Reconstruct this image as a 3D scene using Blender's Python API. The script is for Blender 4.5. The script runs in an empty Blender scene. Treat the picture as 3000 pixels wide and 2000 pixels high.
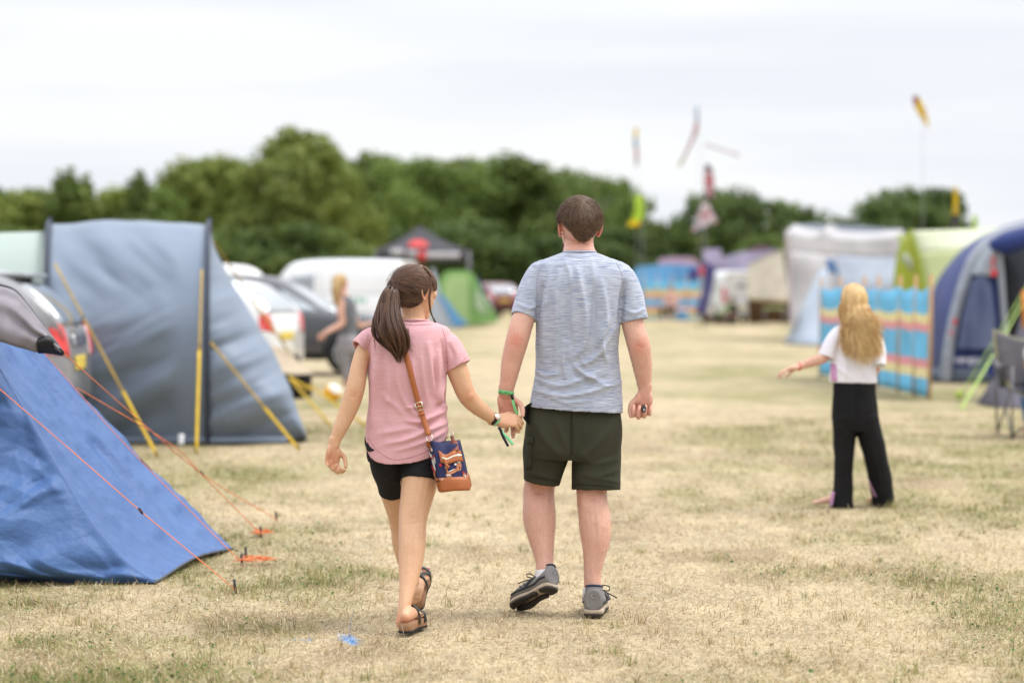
import bpy, bmesh, math, random
import numpy as np
from mathutils import Vector, Matrix
from mathutils.bvhtree import BVHTree
R = math.radians
rng = np.random.default_rng(11)
random.seed(5)
S = bpy.context.scene
COL = S.collection
# ------------------------------------------------------------------ camera geometry
F, H, PITCH = 7083.33, 1.39, math.atan(160 / 7083.33)
CAM = np.array((0.0, 0.0, H))
_f = np.array((0, math.cos(PITCH), -math.sin(PITCH)))
_u = np.array((0, math.sin(PITCH), math.cos(PITCH)))
def U(px, py, Y):
    """The point at depth Y (metres north of the camera) seen at photo pixel px, py."""
    d = np.array(((px - 1500) / F, 0, 0)) + _f - _u * ((py - 1000) / F)
    return CAM + d * (Y / d[1])
def G(px, py, z=0.0):
    """The ground point seen at photo pixel px, py."""
    d = np.array(((px - 1500) / F, 0, 0)) + _f - _u * ((py - 1000) / F)
    return CAM + d * ((z - H) / d[2])
def M(px, Y):
    """Metres spanned by px photo pixels at depth Y."""
    return px * Y / F
def proj(P):
    v = np.asarray(P) - CAM
    dep = v @ _f
    return 1500 + F * v[..., 0] / dep, 1000 - F * (v @ _u) / dep
def V(*a): return np.array(a, float)
def unit(v):
    v = np.asarray(v, float); n = np.linalg.norm(v)
    return v / n if n > 1e-9 else v

# ------------------------------------------------------------------ vector noise
_perm = rng.permutation(256); _perm = np.concatenate([_perm, _perm, _perm])
_rnd = rng.random(256) * 2 - 1
def vnoise(p):
    p = np.asarray(p, float); i = np.floor(p).astype(int); f = p - i
    f = f * f * f * (f * (f * 6 - 15) + 10); i &= 255
    def h(a, b, c): return _rnd[_perm[_perm[_perm[(i[..., 0] + a) & 255] + ((i[..., 1] + b) & 255)] + ((i[..., 2] + c) & 255)] & 255]
    x, y, z = f[..., 0], f[..., 1], f[..., 2]
    l = lambda a, b, t: a + (b - a) * t
    return l(l(l(h(0,0,0), h(1,0,0), x), l(h(0,1,0), h(1,1,0), x), y), l(l(h(0,0,1), h(1,0,1), x), l(h(0,1,1), h(1,1,1), x), y), z)
def fbm(p, o=4):
    p = np.asarray(p, float); a, s, r = 1.0, 0, 0
    for k in range(o):
        s = s + a * vnoise(p + k * 17.3); r += a; p = p * 2.03; a *= .5
    return s / r
def sstep(a, b, x):
    t = np.clip((np.asarray(x, float) - a) / (b - a), 0, 1)
    return t * t * (3 - 2 * t)

# ------------------------------------------------------------------ materials
def lin(r, g, b): return tuple(((c / 255) / 12.92 if c / 255 <= .04045 else ((c / 255 + .055) / 1.055) ** 2.4) for c in (r, g, b))
class NT:
    def __init__(s, m):
        s.t = m.node_tree; s.n = s.t.nodes; s.l = s.t.links
    def new(s, kind, **kw):
        n = s.n.new(kind)
        for k, v in kw.items():
            if k.startswith('_'): setattr(n, k[1:], v)
            else: n.inputs[k.replace('__', ' ')].default_value = v
        return n
    def link(s, a, b): s.l.new(a, b)
def mat(name, col, rough=.7, metal=0, spec=.3, col2=None, nscale=12, nstretch=(1, 1, 1), contrast=.35, bump=0, bscale=150, bstretch=(1, 1, 1), sss=0, coat=0, sheen=0, trans=0, alpha=1, two=None, fbump=0, fscale=8):
    m = bpy.data.materials.new(name); m.use_nodes = True
    t = NT(m); b = t.n['Principled BSDF']
    b.inputs['Roughness'].default_value = rough; b.inputs['Metallic'].default_value = metal
    b.inputs['Specular IOR Level'].default_value = spec
    b.inputs['Coat Weight'].default_value = coat; b.inputs['Coat Roughness'].default_value = .05
    b.inputs['Sheen Weight'].default_value = sheen; b.inputs['Alpha'].default_value = alpha
    if sss:
        b.inputs['Subsurface Weight'].default_value = sss
        b.inputs['Subsurface Radius'].default_value = (.010, .0035, .0018); b.inputs['Subsurface Scale'].default_value = 1
    tc = t.new('ShaderNodeTexCoord')
    def nz(sc, st, det=4):
        mp = t.new('ShaderNodeMapping', Scale=st); t.link(tc.outputs['Object'], mp.inputs['Vector'])
        n = t.new('ShaderNodeTexNoise', Scale=sc, Detail=det); t.link(mp.outputs[0], n.inputs['Vector'])
        return n
    n = nz(nscale, nstretch)
    rp = t.new('ShaderNodeValToRGB')
    c2 = col2 if col2 else tuple(c * .78 for c in col)
    rp.color_ramp.elements[0].color = (*c2, 1); rp.color_ramp.elements[1].color = (*col, 1)
    rp.color_ramp.elements[0].position = .5 - contrast / 2; rp.color_ramp.elements[1].position = .5 + contrast / 2
    t.link(n.outputs['Fac'], rp.inputs[0]); t.link(rp.outputs[0], b.inputs['Base Color'])
    last = None
    for amt, sc, st in ((bump, bscale, bstretch), (fbump, fscale, (1, 1, 1))):
        if amt:
            bn = nz(sc, st, 3); bp = t.new('ShaderNodeBump', Strength=amt, Distance=.02 if sc < 40 else .004)
            t.link(bn.outputs['Fac'], bp.inputs['Height'])
            if last: t.link(last.outputs[0], bp.inputs['Normal'])
            last = bp
    if last: t.link(last.outputs[0], b.inputs['Normal'])
    if trans:   # thin cloth lets some light through
        tr = t.new('ShaderNodeBsdfTranslucent'); t.link(rp.outputs[0], tr.inputs['Color'])
        mx = t.new('ShaderNodeMixShader', Fac=trans); t.link(b.outputs[0], mx.inputs[1]); t.link(tr.outputs[0], mx.inputs[2])
        t.link(mx.outputs[0], t.n['Material Output'].inputs['Surface'])
    return m

# ------------------------------------------------------------------ objects
LOC = {}
def thing(name, label, cat, loc=(0, 0, 0), group=None, rotz=0):
    o = bpy.data.objects.new(name, None); COL.objects.link(o); o.location = loc; o.rotation_euler = (0, 0, rotz)
    o.empty_display_size = .1
    o['label'] = label; o['category'] = cat
    if group: o['group'] = group
    LOC[o] = Vector(loc); return o
def tag(o, label, cat, group=None):
    o['label'] = label; o['category'] = cat
    if group: o['group'] = group
    return o
def mk(name, geo, m, parent=None, smooth=True, mats=None, midx=None, local=False, sharp=None):
    v, f = geo
    me = bpy.data.meshes.new(name)
    v = np.asarray(v, float)
    if isinstance(f, np.ndarray):
        k = f.shape[1]; me.vertices.add(len(v)); me.vertices.foreach_set('co', v.astype(np.float32).ravel())
        me.loops.add(f.size); me.loops.foreach_set('vertex_index', f.astype(np.int32).ravel())
        me.polygons.add(len(f)); me.polygons.foreach_set('loop_start', np.arange(0, f.size, k, dtype=np.int32))
        me.update(calc_edges=True)
    else:
        me.from_pydata([tuple(x) for x in v], [], [tuple(int(i) for i in x) for x in f])
    for mm in (mats or [m]): me.materials.append(mm)
    if midx is not None: me.polygons.foreach_set('material_index', np.asarray(midx, np.int32))
    me.polygons.foreach_set('use_smooth', [smooth] * len(me.polygons))
    me.validate(); me.update()
    if sharp: me.set_sharp_from_angle(angle=R(sharp))
    o = bpy.data.objects.new(name, me); COL.objects.link(o)
    if parent:
        o.parent = parent
        if not local and parent in LOC: o.matrix_parent_inverse = Matrix.Translation(-LOC[parent])
    return o
def join(*geos):
    vs, fs, n = [], [], 0
    for v, f in geos:
        vs.append(np.asarray(v, float)); fs += [tuple(i + n for i in x) for x in f]; n += len(v)
    return np.concatenate(vs), fs
def xf(geo, mtx):
    m = np.array(mtx); v = np.asarray(geo[0]); return v @ m[:3, :3].T + m[:3, 3], geo[1]

# ------------------------------------------------------------------ shapes
def crom(P, sub):
    P = np.asarray(P, float); n = len(P)
    Q = np.vstack([2 * P[0] - P[1], P, 2 * P[-1] - P[-2]]); out = []
    for i in range(n - 1):
        p0, p1, p2, p3 = Q[i:i + 4]
        for k in range(sub):
            t = k / sub
            out.append(.5 * (2 * p1 + (p2 - p0) * t + (2 * p0 - 5 * p1 + 4 * p2 - p3) * t * t + (3 * p1 - p0 - 3 * p2 + p3) * t ** 3))
    out.append(P[-1]); return np.array(out)
def rings2geo(rings, cap0=True, cap1=True):
    rings = [np.asarray(r) for r in rings]; m = len(rings[0]); v = np.concatenate(rings); f = []
    for i in range(len(rings) - 1):
        for k in range(m):
            a, b = i * m + k, i * m + (k + 1) % m
            f.append((a, b, b + m, a + m))
    n = len(v); extra = []
    if cap0:
        extra.append(rings[0].mean(0)); c = n + len(extra) - 1
        f += [(c, (k + 1) % m, k) for k in range(m)]
    if cap1:
        extra.append(rings[-1].mean(0)); c = n + len(extra) - 1; o = (len(rings) - 1) * m
        f += [(c, o + k, o + (k + 1) % m) for k in range(m)]
    if extra: v = np.vstack([v, extra])
    return v, f
def ring(c, a, b, m=20, e=2.0):
    th = np.linspace(0, 2 * math.pi, m, endpoint=False); co, si = np.cos(th), np.sin(th)
    q = 2 / e
    return c + np.outer(np.sign(co) * np.abs(co) ** q, a) + np.outer(np.sign(si) * np.abs(si) ** q, b)
def limb(pts, m=18, sub=4, ref=(0, 1, 0), e=2.0, ends='rr'):
    """A tapering tube along pts = (x, y, z, rx, ry): rx across, ry towards ref. ends: r round, f flat, h hollow (a hem)."""
    P = crom(pts, sub); C = P[:, :3]; ref = np.asarray(ref, float)
    T = np.gradient(C, axis=0); out = []; fr = []
    for i in range(len(C)):
        t = unit(T[i]); s = np.cross(t, ref)
        s = unit(s) if np.linalg.norm(s) > .15 else (fr[-1][0] if fr else unit(np.cross(t, V(0, 0, 1))))
        d = np.cross(s, t); fr.append((s, d, t))
        out.append(ring(C[i], s * max(P[i, 3], 1e-4), d * max(P[i, 4], 1e-4), m, e))
    def end(i, sg, kind):
        s, d, t = fr[i]; rx, ry = P[i, 3], P[i, 4]; L = []
        if kind == 'r':
            for a in (30, 55, 75): L.append(ring(C[i] + sg * t * min(rx, ry) * math.sin(R(a)), s * rx * math.cos(R(a)), d * ry * math.cos(R(a)), m, e))
        if kind == 'h':
            w = .008
            L.append(ring(C[i] + sg * t * .002, s * (rx - w * .4), d * (ry - w * .4), m, e)); L.append(ring(C[i], s * (rx - w), d * (ry - w), m, e)); L.append(ring(C[i] - sg * t * .03, s * (rx - w * 1.2), d * (ry - w * 1.2), m, e))
        return L
    out = end(0, -1, ends[0])[::-1] + out + end(len(C) - 1, 1, ends[1])
    return rings2geo(out)
def PL(pts, **k):
    """limb() from photo pixels: (px, py, depth, half width in px, depth ratio)."""
    q = []
    for p in pts:
        r = M(p[3], p[2]); q.append((*U(p[0], p[1], p[2]), r, r * (p[4] if len(p) > 4 else 1)))
    return limb(q, **k)
def rod(a, b, r, m=8, r2=None):
    a, b = np.asarray(a, float), np.asarray(b, float); t = unit(b - a)
    s = unit(np.cross(t, V(0, 0, 1) if abs(t[2]) < .9 else V(1, 0, 0))); d = np.cross(s, t); r2 = r if r2 is None else r2
    return rings2geo([ring(a, s * r, d * r, m), ring(b, s * r2, d * r2, m)])
def ellip(c, r, n=18, m=24, mtx=None):
    ph = np.linspace(0, math.pi, n)[1:-1]
    rg = [np.stack([np.cos(np.linspace(0, 2 * math.pi, m, endpoint=False)) * math.sin(p) * r[0], np.sin(np.linspace(0, 2 * math.pi, m, endpoint=False)) * math.sin(p) * r[1], np.full(m, math.cos(p) * r[2])], 1) for p in ph]
    v, f = rings2geo(rg); v[-2] = (0, 0, r[2]); v[-1] = (0, 0, -r[2])
    if mtx is not None: v = v @ np.array(mtx)[:3, :3].T
    return v + np.asarray(c), f
def box(c, s, bev=0.0, rotz=0.0):
    bm = bmesh.new(); bmesh.ops.create_cube(bm, size=1)
    for v in bm.verts: v.co = Vector((v.co.x * s[0], v.co.y * s[1], v.co.z * s[2]))
    if bev: bmesh.ops.bevel(bm, geom=bm.edges[:], offset=bev, segments=2, affect='EDGES', profile=.5)
    bm.verts.ensure_lookup_table()
    v = np.array([x.co[:] for x in bm.verts]); f = [tuple(q.index for q in p.verts) for p in bm.faces]; bm.free()
    c_, s_ = math.cos(rotz), math.sin(rotz)
    return v @ np.array(((c_, s_, 0), (-s_, c_, 0), (0, 0, 1))) + np.asarray(c, float), f
def strap(pts, w, th=.003, up=(0, -1, 0), sub=4):
    """A flat ribbon of width w and thickness th along pts; up = the way its face looks (one vector or one per point)."""
    P = crom(pts, sub); T = np.gradient(P, axis=0); up = np.asarray(up, float)
    ups = np.repeat(up[None], len(P), 0) if up.ndim == 1 else crom(up, sub)
    rg = []
    for i in range(len(P)):
        t = unit(T[i]); s = unit(np.cross(t, ups[i])); n = np.cross(s, t)
        rg.append(np.array([P[i] + s * w / 2 + n * th / 2, P[i] - s * w / 2 + n * th / 2, P[i] - s * w / 2 - n * th / 2, P[i] + s * w / 2 - n * th / 2]))
    return rings2geo(rg)
def gridgeo(Pg):
    Pg = np.asarray(Pg); a, b = Pg.shape[:2]; v = Pg.reshape(-1, 3)
    i = np.arange(a - 1)[:, None] * b + np.arange(b - 1)[None]; i = i.ravel()
    return v, np.stack([i, i + 1, i + b + 1, i + b], 1)
def sheet(P, th):
    """Thickness for a grid of points: front and back skins joined round the rim."""
    P = np.asarray(P, float); du = np.gradient(P, axis=0); dv = np.gradient(P, axis=1)
    n = np.cross(du, dv); n /= np.maximum(np.linalg.norm(n, axis=2, keepdims=True), 1e-9)
    a, b = P.shape[:2]
    v1, f1 = gridgeo(P); v2, f2 = gridgeo(P - n * th); f2 = f2[:, ::-1] + len(v1)
    rim = [k for k in range(b)] + [k * b + b - 1 for k in range(1, a)] + [(a - 1) * b + k for k in range(b - 2, -1, -1)] + [k * b for k in range(a - 2, 0, -1)]
    rim = np.array(rim); nx = np.roll(rim, -1); fr = np.stack([nx, rim, rim + len(v1), nx + len(v1)], 1)
    return np.vstack([v1, v2]), np.vstack([f1, f2, fr])
def fuse(parts, voxel=.004, it=12, keep=None, lam=.5, mu=-.52):
    """Union of closed shapes as one continuous smooth surface; keep(v) gives each point's share of smoothing."""
    v, f = join(*parts)
    me = bpy.data.meshes.new('t'); me.from_pydata(v.tolist(), [], f); bm = bmesh.new(); bm.from_mesh(me)
    bmesh.ops.recalc_face_normals(bm, faces=bm.faces[:]); bm.to_mesh(me); bm.free()
    ob = bpy.data.objects.new('t', me); COL.objects.link(ob)
    md = ob.modifiers.new('r', 'REMESH'); md.mode = 'VOXEL'; md.voxel_size = voxel
    dg = bpy.context.evaluated_depsgraph_get(); dg.update(); ev = ob.evaluated_get(dg); m2 = ev.to_mesh()
    n = len(m2.vertices); co = np.empty(n * 3, np.float32); m2.vertices.foreach_get('co', co); co = co.reshape(-1, 3).astype(float)
    ne = len(m2.edges); ed = np.empty(ne * 2, np.int32); m2.edges.foreach_get('vertices', ed); ed = ed.reshape(-1, 2)
    fc = np.empty(len(m2.loops), np.int32); m2.loops.foreach_get('vertex_index', fc)
    fc = fc.reshape(-1, 4) if len(fc) == 4 * len(m2.polygons) else None
    if fc is None: fl = [tuple(p.vertices) for p in m2.polygons]
    ev.to_mesh_clear(); bpy.data.objects.remove(ob); bpy.data.meshes.remove(me)
    co = relax(co, ed, it, keep, lam, mu)
    return co, (fc if fc is not None else fl)
def relax(co, ed, it, keep=None, lam=.5, mu=-.52):
    n = len(co); deg = np.bincount(ed.ravel(), minlength=n).clip(1)
    w = np.ones(n) if keep is None else keep(co)
    for k in range(it):
        for l in (lam, mu):
            a = np.stack([np.bincount(ed[:, 0], co[ed[:, 1], j], n) + np.bincount(ed[:, 1], co[ed[:, 0], j], n) for j in range(3)], 1) / deg[:, None]
            co = co + (a - co) * (l * w)[:, None]
    return co
def normals(geo):
    v, f = geo; v = np.asarray(v, float); n = np.zeros_like(v)
    if not isinstance(f, np.ndarray): f = np.array([tuple(x) + (x[-1],) * (4 - len(x)) for x in f])
    fn = np.cross(v[f[:, 2]] - v[f[:, 0]], v[f[:, -1]] - v[f[:, 1]])
    for k in range(f.shape[1]):
        for j in range(3): n[:, j] += np.bincount(f[:, k], fn[:, j], len(v))
    return n / np.maximum(np.linalg.norm(n, axis=1, keepdims=True), 1e-12)
def folds(geo, lines, amp=1.0, back=True):
    """Cloth folds: lines = (polyline in photo px, width px, height m), raised (or sunk) on the side seen from behind."""
    v, f = geo; n = normals(geo); px, py = proj(v); d = np.zeros(len(v))
    for pl, w, h in lines:
        pl = crom(np.array(pl, float), 6) if len(pl) > 2 else np.array(pl, float); L = len(pl) - 1
        best = np.full(len(v), 1e9); par = np.zeros(len(v))
        for i in range(L):
            a, b = pl[i], pl[i + 1]; ab = b - a; q = ((px - a[0]) * ab[0] + (py - a[1]) * ab[1]) / (ab @ ab + 1e-9); q = q.clip(0, 1)
            dd = np.hypot(px - a[0] - q * ab[0], py - a[1] - q * ab[1]); k = dd < best
            best[k] = dd[k]; par[k] = (i + q[k]) / L
        d += h * np.exp(-(best / w) ** 2) * np.sin(np.pi * (par * .86 + .07)) ** .7
    if back: d *= sstep(.25, -.3, n[:, 1])
    return v + n * (d * amp)[:, None], f
def puff(geo, amp, scale, stretch=(1, 1, 1), o=3, seed=0):
    v, f = geo; n = normals(geo)
    return v + n * (amp * fbm(v * scale * np.array(stretch) + seed, o))[:, None], f
def bvh(geo):
    v, f = geo; return BVHTree.FromPolygons([Vector(x) for x in v], [tuple(int(i) for i in x) for x in f])
def strands(paths, rad, taper=.25, m=3):
    """Hair: paths (n, k, 3) as thin tubes of radius rad (scalar or (n,))."""
    paths = np.asarray(paths, float); n, k, _ = paths.shape; rad = np.broadcast_to(np.asarray(rad, float), (n,))
    T = np.gradient(paths, axis=1); T /= np.maximum(np.linalg.norm(T, axis=2, keepdims=True), 1e-9)
    ref = np.array((.31, .77, .55)); s = np.cross(T, ref); s /= np.maximum(np.linalg.norm(s, axis=2, keepdims=True), 1e-9); d = np.cross(s, T)
    tp = 1 - (1 - taper) * (np.linspace(0, 1, k) ** 2)
    th = np.arange(m) * 2 * math.pi / m
    v = paths[:, :, None] + (s[:, :, None] * np.cos(th)[None, None, :, None] + d[:, :, None] * np.sin(th)[None, None, :, None]) * (rad[:, None] * tp[None])[:, :, None, None]
    v = v.reshape(-1, 3); base = np.arange(n)[:, None, None] * k * m + np.arange(k - 1)[None, :, None] * m
    a = base + np.arange(m)[None, None]; b = base + (np.arange(m)[None, None] + 1) % m
    return v, np.stack([a, b, b + m, a + m], -1).reshape(-1, 4)

def tuck(body, cloth, zone, gap=.006):
    """Keep a body inside its clothes: covered points that reach the cloth are moved just beneath it."""
    v, f = body; v = v.copy(); px, py = proj(v); k = np.where(zone(px, py, v))[0]; t = bvh(cloth)
    for i in k:
        h = t.find_nearest(Vector(v[i]))
        if h[0] is None: continue
        n = np.array(h[1]); p = np.array(h[0]); sd = (v[i] - p) @ n
        if sd > -gap: v[i] = p - n * gap
    return v, f
SKY_ZENITH, EXPOSURE = 2.75, 0.42
def greenness(p):
    """How green the turf is at ground points: worn straw in the lane, greener by the tents and in patches."""
    x, y = p[..., 0], p[..., 1]; q = np.stack([x, y, 0 * x], -1)
    lane = sstep(1.6, .2, np.abs(x - .35 - .012 * y)) * .45
    left = sstep(-.6, -2.0, x + .0 * y) * sstep(34, 18, y) * .30 + sstep(1.6, 4.0, x) * sstep(12, 18, y) * sstep(60, 30, y) * .34
    n = fbm(q * np.array((.55, .38, 1)) + 3.1, 4); m = fbm(q * np.array((2.1, 1.3, 1)) + 8.7, 3)
    bot = sstep(9.2, 8.6, y) * sstep(.2, -1.4, x) * .35 + sstep(-.35, -1.3, x) * sstep(15, 11.5, y) * .20
    return np.clip(.22 + left + bot - lane * .75 + n * 1.0 + m * .75, 0, 1)
def paint(p):
    """The patch of blue marking paint sprayed on the turf."""
    a = G(1022, 1862); b = G(868, 1866); x, y = p[..., 0], p[..., 1]; q = np.stack([x * 30, y * 14, 0 * x], -1); n = fbm(q, 3)
    k = np.exp(-(((x - a[0] + (y - a[1]) * .12) / .036) ** 2 + ((y - a[1]) / .15) ** 2)); k2 = .75 * np.exp(-(((x - b[0]) / .075) ** 2 + ((y - b[1]) / .035) ** 2)); k3 = .6 * np.exp(-(((x - b[0] - .14) / .07) ** 2 + ((y - b[1] - .02) / .03) ** 2))
    return np.clip((np.maximum(np.maximum(k, k2), k3) * 1.25 + n * .55 - .42) * 3, 0, 1)
STRAW = np.array([(.53, .415, .245), (.61, .49, .31), (.44, .335, .185), (.35, .25, .13), (.69, .59, .42)]); GREEN = np.array([(.19, .20, .06), (.25, .25, .08), (.14, .17, .055), (.30, .28, .10)]); BROWN = np.array([(.23, .15, .085), (.27, .18, .10), (.19, .12, .07)])
def turf(root_p, n, tone=0):
    g = greenness(root_p); pick = rng.random(n); out = STRAW[rng.integers(0, 5, n)]
    k = pick < g * .72; out[k] = GREEN[rng.integers(0, 4, n)][k]; k = (pick > .9) & (rng.random(n) < .8); out[k] = BROWN[rng.integers(0, 3, n)][k]
    out = out * rng.uniform(.82, 1.12, (n, 1)); b = paint(root_p); k = rng.random(n) < b; out[k] = np.array((.10, .30, .62)) * rng.uniform(.7, 1.3, (k.sum(), 1)); return out
def colour_attr(o, rgb):
    a = o.data.color_attributes.new('tint', 'FLOAT_COLOR', 'POINT'); c = np.ones((len(rgb), 4), np.float32); c[:, :3] = rgb; a.data.foreach_set('color', c.ravel())
def tint_mat(name, rough=.8, trans=.25, noise=0):
    m = bpy.data.materials.new(name); m.use_nodes = True; t = NT(m); b = t.n['Principled BSDF']; b.inputs['Roughness'].default_value = rough; b.inputs['Specular IOR Level'].default_value = .15
    a = t.new('ShaderNodeVertexColor', _layer_name='tint'); src = a.outputs[0]
    if noise:
        tc = t.new('ShaderNodeTexCoord'); acc = []
        for sc, lo, hi in ((7, .84, 1.12), (45, .78, 1.16), (160, .72, 1.2)):
            mp = t.new('ShaderNodeMapping', Scale=(1, .55, 1)); n = t.new('ShaderNodeTexNoise', Scale=sc, Detail=3); t.link(tc.outputs['Object'], mp.inputs[0]); t.link(mp.outputs[0], n.inputs['Vector'])
            r = t.new('ShaderNodeMapRange'); r.inputs[1].default_value = .3; r.inputs[2].default_value = .7; r.inputs[3].default_value = lo; r.inputs[4].default_value = hi; t.link(n.outputs['Fac'], r.inputs[0])
            v = t.new('ShaderNodeVectorMath', _operation='SCALE'); t.link(src, v.inputs[0]); t.link(r.outputs[0], v.inputs[3]); src = v.outputs[0]
        bp = t.new('ShaderNodeBump', Strength=.6, Distance=.01); t.link(n.outputs['Fac'], bp.inputs['Height']); t.link(bp.outputs[0], b.inputs['Normal'])
    t.link(src, b.inputs['Base Color'])
    if trans:
        tr = t.new('ShaderNodeBsdfTranslucent'); t.link(src, tr.inputs['Color']); mx = t.new('ShaderNodeMixShader', Fac=trans); t.link(b.outputs[0], mx.inputs[1]); t.link(tr.outputs[0], mx.inputs[2]); t.link(mx.outputs[0], t.n['Material Output'].inputs['Surface'])
    return m
# one ground sheet to the horizon, finely divided where it is near
ys = np.concatenate([np.linspace(-30, 6, 6)[:-1], np.arange(6, 30, .11), np.arange(30, 70, .5), np.geomspace(70, 4000, 50)])
us = np.concatenate([np.linspace(-14, -1.3, 12)[:-1], np.linspace(-1.3, 1.3, 190), np.linspace(1.3, 14, 12)[1:]])
YY, UU = np.meshgrid(ys, us, indexing='ij'); XX = UU * np.maximum(np.abs(YY) * .26, 2.2)
Pg = np.stack([XX, YY, 0 * XX], -1); near = sstep(60, 25, YY); Pg[..., 2] = near * .010 * fbm(Pg * np.array((1.2, .8, 1)), 3) - .012
v, f = gridgeo(Pg); gnd = mk('ground', (v, f[:, ::-1]), tint_mat('dry_turf', .95, 0, 1)); gnd['kind'] = 'structure'
g = greenness(v)[:, None]; n = fbm(v * np.array((3.3, 2.0, 1)), 3)[:, None]
base = np.array((.425, .345, .22)) * (1 - g) + np.array((.245, .225, .105)) * g; soil = np.clip((fbm(v * np.array((1.7, 1.1, 1)) + 21, 4)[:, None] - .18) * 4, 0, 1) * sstep(40, 18, v[:, 1])[:, None]; base = base * (1 - soil * .5) + np.array((.23, .165, .10)) * soil * .5; b = paint(v)[:, None] * .6
far = sstep(60, 170, v[:, 1])[:, None]; base = base * (1 + .18 * n) * (1 - far) + far * (np.array((.36, .30, .155)) * (1 + .25 * n)); colour_attr(gnd, base * (1 - b) + b * np.array((.10, .30, .62)))
def grass(name, y0, y1, dens, lo, hi, wd, pad=.9, up=.35):
    n = int(dens * ((y1 - y0) * (.2118 * (y0 + y1) + 2 * pad))); y = rng.uniform(y0, y1, n); x = rng.uniform(-1, 1, n) * (.2118 * y + pad); p = np.stack([x, y, 0 * x], 1)
    hz = fbm(p * np.array((1.2, .8, 1)), 3) * .010 * sstep(60, 25, y) - .014; g = greenness(p)
    keep = rng.random(n) < (.75 + .25 * g); p, hz, g = p[keep], hz[keep], g[keep]; n = len(p); p[:, 2] = hz
    flow = fbm(p * 1.3, 2) * 5; az = flow + rng.normal(size=n) * 1.5; L = rng.uniform(lo, hi, n) * (.75 + .6 * g); el = np.clip(rng.normal(up, .38, n) + .25 * g, .02, 1.45)
    d = np.stack([np.cos(az) * np.cos(el), np.sin(az) * np.cos(el), np.sin(el)], 1); s = np.stack([-np.sin(az), np.cos(az), 0 * az], 1); tw = rng.normal(size=(n, 1)) * .5; s = s + tw * np.array((0, 0, 1)); s /= np.linalg.norm(s, axis=1, keepdims=True)
    w = (wd * rng.uniform(.6, 1.25, n))[:, None]; bend = np.stack([rng.normal(size=n) * .3, rng.normal(size=n) * .3, -np.abs(rng.normal(size=n)) * .5], 1)
    rows = []
    for t, k in ((0, 1), (.5, .85), (1, .25)):
        c = p + d * (L * t)[:, None] + bend * (L * t * t)[:, None] * .6; c[:, 2] = np.maximum(c[:, 2], hz + .004 * t)
        rows += [c + s * w * k / 2, c - s * w * k / 2]
    v = np.stack(rows, 1).reshape(-1, 3); b = np.arange(n)[:, None] * 6; f = np.concatenate([b + np.array((0, 1, 3, 2)), b + np.array((2, 3, 5, 4))])
    return v, f, np.repeat(turf(p, n), 6, 0)
def grass_obj(sets):
    V_, F_, C_, k = [], [], [], 0
    for v, f, c in sets: V_.append(v); F_.append(f + k); C_.append(c); k += len(v)
    o = mk('grass', (np.concatenate(V_), np.concatenate(F_)), tint_mat('grass_blades', .7, .25)); colour_attr(o, np.concatenate(C_)); o['kind'] = 'stuff'; return tag(o, 'short dry mown grass, straw coloured with green patches, covering the field', 'grass')
def stalks(n):
    y = rng.uniform(8.4, 15, n); x = rng.uniform(-1, 1, n) * .21 * y; p = np.stack([x, y, 0 * x], 1); az = rng.uniform(0, 6.28, n); L = rng.uniform(.05, .11, n); lean = rng.uniform(.1, .6, n)
    rows = []
    for t, k in ((0, 1), (.5, .8), (1, .5)):
        c = p + np.stack([np.cos(az) * lean * L * t * t, np.sin(az) * lean * L * t * t, L * t - .01], 1); s = np.array((1, .2, 0)) * .0018; rows += [c + s * k / 2, c - s * k / 2]
    v = np.stack(rows, 1).reshape(-1, 3); b = np.arange(n)[:, None] * 6; return v, np.concatenate([b + np.array((0, 1, 3, 2)), b + np.array((2, 3, 5, 4))]), np.repeat(turf(p, n) * .95, 6, 0)
def tufts(n, k):
    y = rng.uniform(8.4, 16, n * 5); x = rng.uniform(-1, 1, n * 5) * .21 * y; c = np.stack([x, y, 0 * x], 1); c = c[rng.random(len(c)) < .12 + greenness(c) ** 1.5][:n]; n = len(c)
    p = np.repeat(c, k, 0) + rng.normal(size=(n * k, 3)) * np.array((.022, .022, 0)) * np.repeat(rng.uniform(.5, 1.5, n), k)[:, None]; m = len(p); az = rng.uniform(0, 6.28, m); L = np.repeat(rng.uniform(.028, .060, n), k) * rng.uniform(.5, 1.2, m); lean = rng.uniform(.15, 1.0, m)
    rows = []
    for t, q in ((0, 1), (.5, .85), (1, .2)):
        e = p + np.stack([np.cos(az) * lean * L * t ** 1.5, np.sin(az) * lean * L * t ** 1.5, L * t * (1 - .35 * lean * t) - .010], 1); s = np.stack([-np.sin(az), np.cos(az), 0 * az], 1) * .0028; rows += [e + s * q / 2, e - s * q / 2]
    v = np.stack(rows, 1).reshape(-1, 3); b = np.arange(m)[:, None] * 6; col = turf(p, m); gr = np.repeat(rng.random(n) < .38, k) & (rng.random(m) < .7); col[gr] = GREEN[rng.integers(0, 4, m)][gr] * 1.05
    return v, np.concatenate([b + np.array((0, 1, 3, 2)), b + np.array((2, 3, 5, 4))]), np.repeat(col, 6, 0)
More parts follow.
